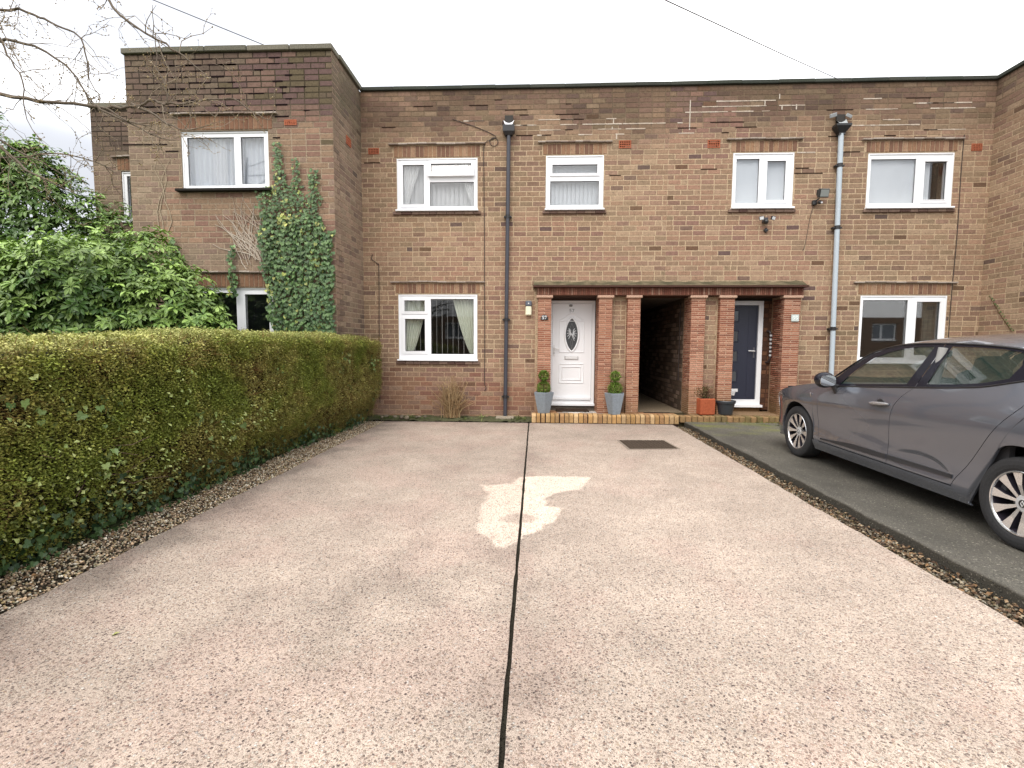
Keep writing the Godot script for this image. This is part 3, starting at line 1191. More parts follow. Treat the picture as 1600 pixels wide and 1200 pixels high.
func houses() -> void:
	var up := Vector3.UP
	# ---- the house on the left, with the ivy bay
	var a := thing("terraced_house", "brown brick house with ivy on its projecting bay, behind the hedge", "house", Vector3(-5, 0, -9.4))
	var w := [Rect2(-5.80 + 6.68, 3.93, 1.46, 0.93), Rect2(-5.80 + 6.68, 1.1, 1.46, 1.25)]
	brick_wall(a, Vector3(-6.68, 0, BZ), Vector3.RIGHT, 3.41, TOP, w, [Rect2(0.84, 4.87, 1.58, 0.24), Rect2(0.84, 2.355, 1.58, 0.24)], 1)
	brick_wall(a, Vector3(-3.27, 0, BZ - 0.003), Vector3.FORWARD, 1.3, TOP, [], [], 2)
	brick_wall(a, Vector3(-6.68, 0, FZ), Vector3.BACK, 1.297, TOP, [], [], 1)
	brick_wall(a, Vector3(-8.48, 0, FZ), Vector3.RIGHT, 1.8, 5.86, [Rect2(0.54, 3.75, 0.9, 0.95)], [Rect2(0.46, 4.71, 1.06, 0.24)], 1)
	lintel(a, Vector3(-5.84, 4.872, BZ), Vector3.RIGHT, 1.58, 0.225, 1)
	lintel(a, Vector3(-5.84, 2.357, BZ), Vector3.RIGHT, 1.58, 0.225, 1)
	lintel(a, Vector3(-8.0, 4.712, FZ), Vector3.RIGHT, 1.02, 0.225, 1)
	window(a, -5.795, -4.345, 3.945, 4.855, BZ - 0.03, [[0.055, 0.60, 0.09, 0.93, false], [0.675, 0.945, 0.09, 0.91, false]], 2, false)
	window(a, -5.795, -4.345, 1.1, 2.345, BZ - 0.03, [[0.055, 0.56, 0.06, 0.95, false], [0.66, 0.94, 0.08, 0.93, false]], 2, true)
	window(a, -7.93, -7.05, 3.76, 4.69, FZ - 0.03, [[0.09, 0.45, 0.08, 0.93, false], [0.55, 0.91, 0.08, 0.93, false]], 2, true)
	var m := MB.new()
	m.obox(Transform3D(Basis(), Vector3(-5.07, 3.915, BZ + 0.02)), Vector3(0.80, 0.02, 0.075), Color(0.035, 0.028, 0.024), 0.004)
	part("sill", m, mt.stone, a, "dark stone sill under the bay window")
	air_brick(a, Vector3(-4.06, 4.93, BZ), Vector3.RIGHT, 0.2, 0.085)
	air_brick(a, Vector3(-3.27, 4.86, BZ - 0.55), Vector3.FORWARD)
	coping(a, [[Vector3(-6.71, TOP, BZ), Vector3(-3.24, TOP, BZ), Vector3(0, 0, -1)], [Vector3(-3.27, TOP, BZ - 0.26), Vector3(-3.27, TOP, FZ + 0.04), Vector3(-1, 0, 0)], [Vector3(-8.5, 5.86, FZ), Vector3(-6.7, 5.86, FZ), Vector3(0, 0, -1)]], 0.3, true)
	m = MB.new()
	m.box(Vector3(-6.4, 5.72, -16), Vector3(-3.55, 5.82, BZ - 0.3), Color(0.08, 0.08, 0.08))
	m.box(Vector3(-8.45, 5.5, -16), Vector3(-6.4, 5.6, FZ - 0.3), Color(0.08, 0.08, 0.08))
	part("roof", m, mt.stone, a)
	m = MB.new()
	shell(m, Vector3(-8.48, 0, -16.2), Vector3(-3.3, 5.9, -16))
	shell(m, Vector3(-3.42, 0, -16), Vector3(-3.3, 5.9, FZ - 0.01))
	shell(m, Vector3(-8.48, 0, -16), Vector3(-8.38, 5.85, FZ - 0.302))
	shell(m, Vector3(-8.37, 2.7, -16), Vector3(-6.36, 2.9, FZ - 0.31))
	shell(m, Vector3(-6.36, 2.7, -16), Vector3(-3.58, 2.9, BZ - 0.31))
	part("inner_wall", m, mt.room, a)
	lay_bricks(a, 290)
	bay_cracks(a)

	# ---- the middle house, white door
	var b := thing("terraced_house", "flat-roofed brick house with white front door and black drainpipe", "house", Vector3(-0.5, 0, -9.4))
	var bx := -3.27
	w = [Rect2(-2.605 - bx, 3.925, 1.515, 0.945), Rect2(-2.605 - bx, 1.145, 1.51, 1.23), Rect2(0.165 - bx, 3.925, 1.06, 0.965), Rect2(0.26 - bx, 0, 0.91, 2.345), Rect2(1.93 - bx, 0, 0.5, 2.345)]
	var bare := [Rect2(-2.66 - bx, 4.88, 1.62, 0.22), Rect2(-2.66 - bx, 2.385, 1.62, 0.2), Rect2(0.1 - bx, 4.9, 1.19, 0.2), Rect2(-0.02 - bx, 2.3, 3.0, 0.27), Rect2(0.0 - bx, 0, 0.32, 2.3), Rect2(1.15 - bx, 0, 0.26, 2.3), Rect2(1.68 - bx, 0, 0.3, 2.3)]
	brick_wall(b, Vector3(bx, 0, FZ), Vector3.RIGHT, 2.38 - bx, TOP, w, bare, 0, 0.35)
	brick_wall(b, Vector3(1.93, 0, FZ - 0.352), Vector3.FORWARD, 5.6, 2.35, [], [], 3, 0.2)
	lintel(b, Vector3(-2.655, 4.882, FZ), Vector3.RIGHT, 1.61, 0.212)
	lintel(b, Vector3(-2.655, 2.388, FZ), Vector3.RIGHT, 1.61, 0.192)
	lintel(b, Vector3(0.11, 4.9, FZ), Vector3.RIGHT, 1.17, 0.197)
	window(b, -2.6, -1.095, 3.93, 4.865, FZ - 0.012, [[0.076, 0.337, 0.125, 0.885, true], [0.425, 0.925, 0.107, 0.30, true, 0.17], [0.408, 0.955, 0.455, 0.925, false]], 2)
	window(b, -2.6, -1.1, 1.15, 2.37, FZ - 0.012, [[0.075, 0.335, 0.09, 0.255, true], [0.08, 0.335, 0.375, 0.875, true], [0.41, 0.955, 0.065, 0.92, false]], 1)
	window(b, 0.17, 1.22, 3.93, 4.885, FZ - 0.012, [[0.11, 0.89, 0.17, 0.33, true], [0.075, 0.925, 0.47, 0.92, false]], 2)
	tile_sill(b, -2.68, -1.03, 3.87, FZ)
	tile_sill(b, -2.66, -1.05, 1.085, FZ)
	tile_sill(b, 0.11, 1.28, 3.87, FZ)
	air_brick(b, Vector3(-3.13, 4.95, FZ), Vector3.RIGHT, 0.2, 0.11)
	air_brick(b, Vector3(1.485, 5.0, FZ), Vector3.RIGHT, 0.22, 0.135)
	coping(b, [[Vector3(-3.27, TOP, FZ), Vector3(2.38, TOP, FZ), Vector3(0, 0, -1)]], 0.32, false)
	m = MB.new()
	m.box(Vector3(-3.28, 5.72, -16), Vector3(2.38, 5.82, FZ - 0.36), Color(0.08, 0.08, 0.08))
	part("roof", m, mt.stone, b)
	m = MB.new()
	shell(m, Vector3(-3.28, 0, -16.2), Vector3(2.38, 5.9, -16))
	shell(m, Vector3(2.33, 2.5, -16), Vector3(2.378, 5.9, FZ - 0.36))
	shell(m, Vector3(-3.28, 2.7, -16), Vector3(1.7, 2.9, FZ - 0.36))
	shell(m, Vector3(1.3, 0, -16), Vector3(1.42, 2.7, FZ - 0.36))
	shell(m, Vector3(0.1, 0, -12), Vector3(0.2, 2.7, FZ - 0.36))
	part("inner_wall", m, mt.room, b)
	m = MB.new()
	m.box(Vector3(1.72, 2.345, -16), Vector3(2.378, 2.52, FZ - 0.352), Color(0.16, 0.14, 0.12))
	part("passage_ceiling", m, mt.stone, b)
	white_door(b)
	lay_bricks(b, 300)
	white_joints(b, [[0.02, 5.53, 0.55], [0.42, 5.43, 1.0], [-0.45, 5.44, 0.22], [-1.35, 5.5, 0.3], [0.05, 5.33, 0.3], [1.1, 5.33, 0.4], [1.25, 5.52, 0.15], [0.0, 5.24, 0.12], [0.75, 5.24, 0.25], [1.42, 5.25, 0.12], [1.55, 5.43, 0.7], [1.6, 5.35, 0.3], [-0.3, 5.41, 0.26]], [[1.38, 5.43, 0.09], [1.36, 5.33, 0.05], [1.44, 5.16, 0.1]], FZ)

	# ---- the house on the right of the passage, navy door
	var c := thing("terraced_house", "brick house with navy front door and blue-grey drainpipe", "house", Vector3(5.2, 0, -9.4))
	var cx := 2.38
	w = [Rect2(3.53 - cx, 3.925, 1.08, 0.97), Rect2(5.89 - cx, 3.91, 1.48, 0.95), Rect2(5.90 - cx, 1.145, 1.52, 1.215), Rect2(0, 0, 2.85 - cx, 2.345), Rect2(3.41 - cx, 0, 1.09, 2.345)]
	bare = [Rect2(3.48 - cx, 4.905, 1.18, 0.2), Rect2(5.84 - cx, 4.87, 1.58, 0.2), Rect2(5.84 - cx, 2.37, 1.64, 0.2), Rect2(0, 2.3, 4.86 - cx, 0.27), Rect2(2.85 - cx, 0, 0.28, 2.3), Rect2(3.35 - cx, 0, 0.3, 2.3), Rect2(4.5 - cx, 0, 0.29, 2.3)]
	brick_wall(c, Vector3(cx, 0, FZ), Vector3.RIGHT, 8.0 - cx, TOP, w, bare, 0, 0.35)
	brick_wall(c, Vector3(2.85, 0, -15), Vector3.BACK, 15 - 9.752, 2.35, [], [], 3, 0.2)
	lintel(c, Vector3(3.49, 4.905, FZ), Vector3.RIGHT, 1.16, 0.197)
	lintel(c, Vector3(5.85, 4.872, FZ), Vector3.RIGHT, 1.56, 0.197)
	lintel(c, Vector3(5.85, 2.372, FZ), Vector3.RIGHT, 1.62, 0.197)
	window(c, 3.535, 4.605, 3.93, 4.89, FZ - 0.012, [[0.06, 0.44, 0.1, 0.91, false], [0.565, 0.87, 0.15, 0.86, true]], 2)
	window(c, 5.895, 7.365, 3.915, 4.855, FZ - 0.012, [[0.04, 0.57, 0.1, 0.92, false], [0.665, 0.92, 0.16, 0.86, true]], 2)
	window(c, 5.905, 7.415, 1.15, 2.355, FZ - 0.012, [[0.035, 0.56, 0.065, 0.93, false], [0.655, 0.925, 0.09, 0.89, true]], 5)
	tile_sill(c, 3.47, 4.66, 3.87, FZ)
	tile_sill(c, 5.84, 7.42, 3.855, FZ)
	air_brick(c, Vector3(3.07, 4.985, FZ), Vector3.RIGHT, 0.22, 0.14)
	air_brick(c, Vector3(7.64, 4.88, FZ), Vector3.RIGHT, 0.18, 0.12)
	coping(c, [[Vector3(2.38, TOP, FZ), Vector3(8.02, TOP, FZ), Vector3(0, 0, -1)]], 0.32, false)
	m = MB.new()
	m.box(Vector3(2.382, 5.72, -16), Vector3(8.0, 5.82, FZ - 0.36), Color(0.08, 0.08, 0.08))
	part("roof", m, mt.stone, c)
	m = MB.new()
	shell(m, Vector3(2.382, 0, -16.2), Vector3(8.0, 5.9, -16))
	shell(m, Vector3(7.95, 0, -16), Vector3(8.06, 5.9, FZ - 0.36))
	shell(m, Vector3(2.382, 2.5, -16), Vector3(2.43, 5.9, FZ - 0.36))
	shell(m, Vector3(3.1, 2.7, -16), Vector3(7.95, 2.9, FZ - 0.36))
	shell(m, Vector3(4.6, 0, -12), Vector3(4.7, 2.7, FZ - 0.36))
	shell(m, Vector3(3.06, 0, -16), Vector3(3.12, 2.7, FZ - 0.36))
	part("inner_wall", m, mt.room, c)
	m = MB.new()
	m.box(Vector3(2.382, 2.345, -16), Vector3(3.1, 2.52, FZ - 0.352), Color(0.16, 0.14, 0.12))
	part("passage_ceiling", m, mt.stone, c)
	navy_door(c)
	lay_bricks(c, 300)
	white_joints(c, [[2.6, 5.62, 1.5], [2.95, 5.71, 1.1], [3.2, 5.81, 0.9], [4.3, 5.71, 0.35], [2.55, 5.25, 0.2], [4.65, 4.86, 0.3], [5.75, 5.8, 0.3], [5.8, 5.62, 0.5], [6.6, 5.71, 0.9], [6.9, 5.62, 0.7], [5.55, 5.33, 1.1], [6.9, 5.24, 0.6], [6.1, 5.43, 0.3], [2.4, 5.43, 0.2]], [[2.74, 5.3, 0.52], [4.05, 5.71, 0.09], [4.35, 5.63, 0.08], [4.6, 5.63, 0.09], [4.3, 5.81, 0.09]], FZ)

	# ---- the wing on the far right
	var d := thing("terraced_house", "brick house wing jutting forward behind the grey car's roof", "house", Vector3(9.5, 0, -9.4))
	brick_wall(d, Vector3(8.0, 0, FZ), Vector3.BACK, 1.3, TOP, [], [], 0)
	brick_wall(d, Vector3(8.003, 0, BZ), Vector3.RIGHT, 3.5, TOP, [Rect2(0.9, 3.93, 1.4, 0.93), Rect2(0.9, 1.1, 1.4, 1.25)], [], 0)
	window(d, 8.91, 10.29, 3.94, 4.85, BZ - 0.03, [[0.055, 0.5, 0.08, 0.92, false], [0.58, 0.945, 0.08, 0.92, false]])
	window(d, 8.91, 10.29, 1.11, 2.34, BZ - 0.03, [[0.055, 0.5, 0.06, 0.94, false], [0.58, 0.945, 0.06, 0.94, false]])
	air_brick(d, Vector3(8.0, 4.83, BZ - 0.42), Vector3.BACK)
	coping(d, [[Vector3(8.0, TOP, FZ + 0.04), Vector3(8.0, TOP, BZ + 0.04), Vector3(1, 0, 0)], [Vector3(8.3, TOP, BZ), Vector3(11.5, TOP, BZ), Vector3(0, 0, -1)]], 0.3, false)
	m = MB.new()
	m.box(Vector3(8.3, 5.72, -16), Vector3(11.5, 5.82, BZ - 0.31), Color(0.08, 0.08, 0.08))
	part("roof", m, mt.stone, d)
	m = MB.new()
	shell(m, Vector3(8.07, 0, -16.2), Vector3(11.5, 5.9, -16))
	shell(m, Vector3(11.4, 0, -16), Vector3(11.5, 5.9, BZ - 0.31))
	shell(m, Vector3(8.07, 0, -16), Vector3(8.2, 5.9, FZ - 0.31))
	shell(m, Vector3(8.31, 2.7, -16), Vector3(11.4, 2.9, BZ - 0.31))
	part("inner_wall", m, mt.room, d)
	lay_bricks(d, 70)

# repointed joints that show as white lines
func white_joints(house: Node3D, runs: Array, ups: Array, z: float) -> void:
	var m := MB.new()
	for r in runs:
		var y: float = roundf(r[1] / COURSE) * COURSE
		var x: float = r[0]
		while x < r[0] + r[2]:
			var l := rng.randf_range(0.05, 0.16)
			if rng.randf() < 0.9:
				m.obox(Transform3D(Basis(Vector3.BACK, rng.randf_range(-0.02, 0.02)), Vector3(x + l * 0.5, y, z + 0.003)), Vector3(l * 0.5, rng.randf_range(0.006, 0.011), 0.004), sr(224, 212, 196).lerp(sr(190, 168, 144), rng.randf() * 0.7))
			x += l
	for r in ups:
		m.obox(Transform3D(Basis(), Vector3(r[0], r[1] + r[2] * 0.5, z + 0.003)), Vector3(0.009, r[2] * 0.5, 0.0045), sr(218, 206, 190))
	# open, dark joints
	for k in 16:
		var x := rng.randf_range(house.position.x - 2.6, house.position.x + 2.4)
		var y := roundf(rng.randf_range(4.5, 5.9) / COURSE) * COURSE
		if y < 5.15 and absf(x + 1.85) < 0.85 or y < 5.15 and absf(x - 6.63) < 0.85 or y < 5.15 and absf(x - 0.7) < 0.65 or y < 5.15 and absf(x - 4.07) < 0.65:
			continue
		var l := rng.randf_range(0.1, 0.5)
		m.obox(Transform3D(Basis(), Vector3(x, y, z + 0.004)), Vector3(l * 0.5, 0.0065, 0.004), sr(60, 46, 36))
	part("worn_joint", m, mt.mortar, house).set_meta("kind", "stuff")

func bay_cracks(house: Node3D) -> void:
	var m := MB.new()
	for k in 60:
		var x := rng.randf_range(-6.5, -3.5)
		var y := roundf((4.95 + 1.05 * rng.randf()) / COURSE) * COURSE
		var l := rng.randf_range(0.1, 0.5) * (1.0 if x < -4.4 else 0.5)
		if y < 5.15 and x > -5.95 and x < -4.15:
			continue
		m.obox(Transform3D(Basis(Vector3.BACK, rng.randf_range(-0.01, 0.01)), Vector3(x, y, BZ + 0.004)), Vector3(l * 0.5, rng.randf_range(0.006, 0.014), 0.004), sr(36, 28, 24))
	for r in [[-6.4, 4.66, 0.75], [-5.95, 4.55, 0.22], [-4.2, 4.74, 0.12]]:
		m.obox(Transform3D(Basis(Vector3.BACK, -0.01), Vector3(r[0], r[1], BZ + 0.004)), Vector3(r[2] * 0.5, 0.009, 0.004), sr(34, 27, 23))
	part("worn_joint", m, mt.mortar, house).set_meta("kind", "stuff")

# ---------------------------------------------------------------- doors
func ring(m: MB, o: Vector3, x0: float, x1: float, y0: float, y1: float, wd: float, pr: float) -> void:
	for e in [[x0, x1, y0, y0 + wd], [x0, x1, y1 - wd, y1], [x0, x0 + wd, y0 + wd, y1 - wd], [x1 - wd, x1, y0 + wd, y1 - wd]]:
		m.obox(Transform3D(Basis(), o + Vector3((e[0] + e[1]) * 0.5, (e[2] + e[3]) * 0.5, pr * 0.5 - 0.003)), Vector3((e[1] - e[0]) * 0.5, (e[3] - e[2]) * 0.5, pr * 0.5 + 0.003), Color.WHITE, minf(wd, pr) * 0.45)

func white_door(house: Node3D) -> void:
	var zf := -9.75
	var o := Vector3(0.275, 0.29, zf)
	var wd := 0.88
	var hg := 2.0
	var m := MB.new()
	holed(m, o, Vector3.RIGHT, wd, hg, [Rect2(0.055, 0.06, wd - 0.11, hg - 0.115)], 0.07, func(_p): return Color.WHITE, 9.0)
	var door := part("door", m, mt.upvc, house, "white panelled front door with oval leaded glass")
	m = MB.new()
	m.box(o + Vector3(-0.01, -0.04, -0.07), o + Vector3(wd + 0.01, 0.0, 0.06))
	m.box(o + Vector3(0.07, 0.075, 0.0), o + Vector3(wd - 0.07, 0.115, 0.035))
	part("threshold", m, mt.upvc, door)
	m = MB.new()
	var lo := o + Vector3(0.06, 0.065, -0.025)
	var lw := wd - 0.12
	var lh := hg - 0.125
	m.box(lo - Vector3(0, 0, 0.03), lo + Vector3(lw, lh, 0))
	ring(m, lo, 0.13, lw - 0.14, 0.33, 0.72, 0.018, 0.012)
	ring(m, lo, 0.19, lw - 0.20, 0.39, 0.66, 0.016, 0.014)
	ring(m, lo, 0.13, lw - 0.14, 0.93, 1.55, 0.016, 0.012)
	# swan-neck head of the upper panel
	var arc := []
	for i in 25:
		var t := i / 24.0
		arc.append(lo + Vector3(lerpf(0.14, lw - 0.15, t), 1.57 + 0.12 * pow(sin(t * PI), 2.0), 0.006))
	m.tube(arc, [0.009], 6)
	# raised oval round the glass
	var oc := lo + Vector3(lw * 0.5 - 0.005, 1.28, 0.004)
	var ov := []
	for i in 41:
		var t := TAU * i / 40.0
		ov.append(oc + vesica(t, 0.135, 0.33))
	m.tube(ov, [0.02], 8, Color.WHITE, false)
	part("leaf", m, mt.upvc, door)
	m = MB.new()
	var poly := PackedVector2Array()
	for i in 40:
		var q := vesica(TAU * i / 40.0, 0.125, 0.318)
		poly.append(Vector2(q.x, q.y))
	m.plate(Transform3D(Basis(), oc + Vector3(0, 0, -0.001)), poly, 0.006, Color(0.055, 0.06, 0.065))
	part("leaded_glass", m, mt.gloss, door)
	m = MB.new()
	for s in [-1.0, 1.0]:
		for q in [[[0.0, 0.22], [0.035, 0.13], [0.0, 0.06]], [[0.0, -0.3], [0.02, -0.14], [0.0, -0.08]]]:
			var l := []
			for p in q:
				l.append(oc + Vector3(p[0] * s, p[1], 0.008))
			m.tube(l, [0.003], 5, Color(0.2, 0.2, 0.2))
		for k in 5:
			var an := -0.9 + k * 0.45
			var tip := Vector3(s * 0.095 * cos(an), 0.02 + 0.13 * sin(an), 0.009)
			m.tube([oc + Vector3(s * 0.015, -0.0, 0.009), oc + tip * 0.6 + Vector3(0, 0.02, 0), oc + tip], [0.006, 0.009, 0.005], 5, Color(0.62, 0.64, 0.66))
	m.tube([oc + Vector3(-0.06, 0.1, 0.01), oc + Vector3(0, 0.0, 0.01), oc + Vector3(0.05, -0.12, 0.01)], [0.006, 0.01, 0.005], 5, Color(0.6, 0.62, 0.64))
	part("lead_pattern", m, mt.gloss, door)
	m = MB.new()
	m.obox(Transform3D(Basis(), lo + Vector3(lw * 0.5 - 0.005, 0.83, 0.008)), Vector3(0.135, 0.035, 0.009), Color(0.55, 0.55, 0.55), 0.006)
	m.obox(Transform3D(Basis(), lo + Vector3(lw * 0.5 - 0.005, 0.83, 0.018)), Vector3(0.115, 0.026, 0.006), Color(0.72, 0.72, 0.72), 0.004)
	part("letter_plate", m, mt.gloss, door)
	m = MB.new()
	m.obox(Transform3D(Basis(), lo + Vector3(0.035, 0.97, 0.006)), Vector3(0.016, 0.11, 0.006), Color(0.75, 0.75, 0.75), 0.004)
	m.tube([lo + Vector3(0.035, 1.01, 0.012), lo + Vector3(0.035, 1.01, 0.05), lo + Vector3(0.14, 1.005, 0.05)], [0.009], 8, Color(0.8, 0.8, 0.8))
	m.tube([lo + Vector3(0.035, 0.92, 0.01), lo + Vector3(0.035, 0.92, 0.02)], [0.011], 10, Color(0.3, 0.3, 0.3))
	part("handle", m, mt.gloss, door)
	m = MB.new()
	m.obox(Transform3D(Basis(), lo + Vector3(lw * 0.5 - 0.03, lh - 0.035, 0.02)), Vector3(0.03, 0.02, 0.02), Color(0.16, 0.15, 0.14), 0.006)
	part("door_chime", m, mt.gloss, door)
	var tm := TextMesh.new()
	tm.text = "57"
	tm.font = font("Droid Sans", true)
	tm.font_size = 32
	tm.pixel_size = 0.0028
	tm.depth = 0.006
	var tn := own("number", tm, mat(Color(0.34, 0.34, 0.33), 0.45, 0.4), door)
	tn.position = lo + Vector3(lw * 0.5 - 0.01, 1.745, 0.004)
	# the reveal's lining above and behind the frame
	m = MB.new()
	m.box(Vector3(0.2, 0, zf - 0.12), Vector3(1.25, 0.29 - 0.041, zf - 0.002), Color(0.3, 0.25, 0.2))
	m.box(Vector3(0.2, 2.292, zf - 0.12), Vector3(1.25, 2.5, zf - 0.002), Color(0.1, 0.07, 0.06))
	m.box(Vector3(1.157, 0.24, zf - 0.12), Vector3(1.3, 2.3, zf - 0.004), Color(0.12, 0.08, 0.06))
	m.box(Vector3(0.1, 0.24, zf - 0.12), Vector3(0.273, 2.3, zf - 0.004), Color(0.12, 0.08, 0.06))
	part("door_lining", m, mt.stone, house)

func vesica(t: float, a: float, b: float) -> Vector3:
	var c := cos(t)
	var s := sin(t)
	return Vector3(a * c * pow(absf(c), 0.25), b * s * (1.0 - 0.06 * absf(c)), 0)

func font(face: String, bold := false) -> SystemFont:
	var f := SystemFont.new()
	f.font_names = PackedStringArray([face])
	if bold:
		f.font_weight = 700
	return f

func navy_door(house: Node3D) -> void:
	var zf := -9.75
	var o := Vector3(3.42, 0.30, zf)
	var wd := 0.925
	var hg := 1.99
	var m := MB.new()
	holed(m, o, Vector3.RIGHT, wd, hg, [Rect2(0.085, 0.1, wd - 0.17, hg - 0.18)], 0.07, func(_p): return Color.WHITE, 9.0)
	m.box(o + Vector3(-0.01, -0.045, -0.07), o + Vector3(wd + 0.03, 0.0, 0.06))
	var door := part("door", m, mt.upvc, house, "navy front door with four square lights in a white frame")
	m = MB.new()
	var lo := o + Vector3(0.09, 0.105, -0.03)
	var lw := wd - 0.18
	var lh := hg - 0.19
	m.box(lo - Vector3(0, 0, 0.03), lo + Vector3(lw, lh, 0))
	ring(m, lo, 0.02, lw - 0.02, 0.03, lh - 0.03, 0.012, 0.006)
	m.box(lo + Vector3(lw - 0.17, 0.04, 0), lo + Vector3(lw - 0.162, lh - 0.04, 0.004))
	for k in 4:
		ring(m, lo, 0.17, 0.40, 0.33 + k * 0.385, 0.56 + k * 0.385, 0.022, 0.012)
	part("leaf", m, mat(Color(0.022, 0.025, 0.045), 0.4), door)
	for k in 4:
		m = MB.new()
		m.box(lo + Vector3(0.19, 0.352 + k * 0.385, 0.0), lo + Vector3(0.38, 0.538 + k * 0.385, 0.004))
		part("pane", m, mat(Color(0.12, 0.13, 0.14), 0.12, 0.3), door)
	m = MB.new()
	m.tube([lo + Vector3(lw - 0.05, 0.93, 0.0), lo + Vector3(lw - 0.05, 0.93, 0.05), lo + Vector3(lw - 0.17, 0.935, 0.05)], [0.01], 8, Color(0.8, 0.8, 0.8))
	m.obox(Transform3D(Basis(), lo + Vector3(lw - 0.05, 0.9, 0.003)), Vector3(0.014, 0.1, 0.005), Color(0.1, 0.1, 0.11), 0.002)
	part("handle", m, mt.gloss, door)
	m = MB.new()
	m.obox(Transform3D(Basis(), lo + Vector3(0.28, 0.17, 0.006)), Vector3(0.14, 0.03, 0.007), Color(0.8, 0.8, 0.8), 0.003)
	m.obox(Transform3D(Basis.from_euler(Vector3(0.3, 0, -0.12)), lo + Vector3(0.31, 0.115, 0.03)), Vector3(0.05, 0.045, 0.002), Color(0.85, 0.85, 0.85))
	part("letter_plate", m, mt.gloss, door, "white letter plate with paper sticking out")
	m = MB.new()
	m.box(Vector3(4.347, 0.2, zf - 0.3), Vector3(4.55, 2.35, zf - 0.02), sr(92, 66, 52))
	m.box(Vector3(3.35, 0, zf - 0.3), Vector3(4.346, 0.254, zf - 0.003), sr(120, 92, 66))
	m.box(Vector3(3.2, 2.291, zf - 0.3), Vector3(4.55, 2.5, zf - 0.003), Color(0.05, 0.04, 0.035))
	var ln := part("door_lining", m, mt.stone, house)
	# the brick return beside the frame
	var bm := MB.new()
	for j in 23:
		for i in 2:
			var l := 0.1 if (i + j) % 2 else 0.085
			brick_shape(bm, Transform3D(Basis(), Vector3(4.352 + (0.05 if i == 0 else 0.15), 0.25 + (j + 0.5) * COURSE, zf - 0.02)), Vector3(l - 0.01, COURSE - JOINT, 0.006), [sr(104, 72, 58), sr(120, 86, 66), sr(86, 62, 50)][rng.randi() % 3])
	part("brickwork", bm, mt.brick, ln).set_meta("kind", "stuff")

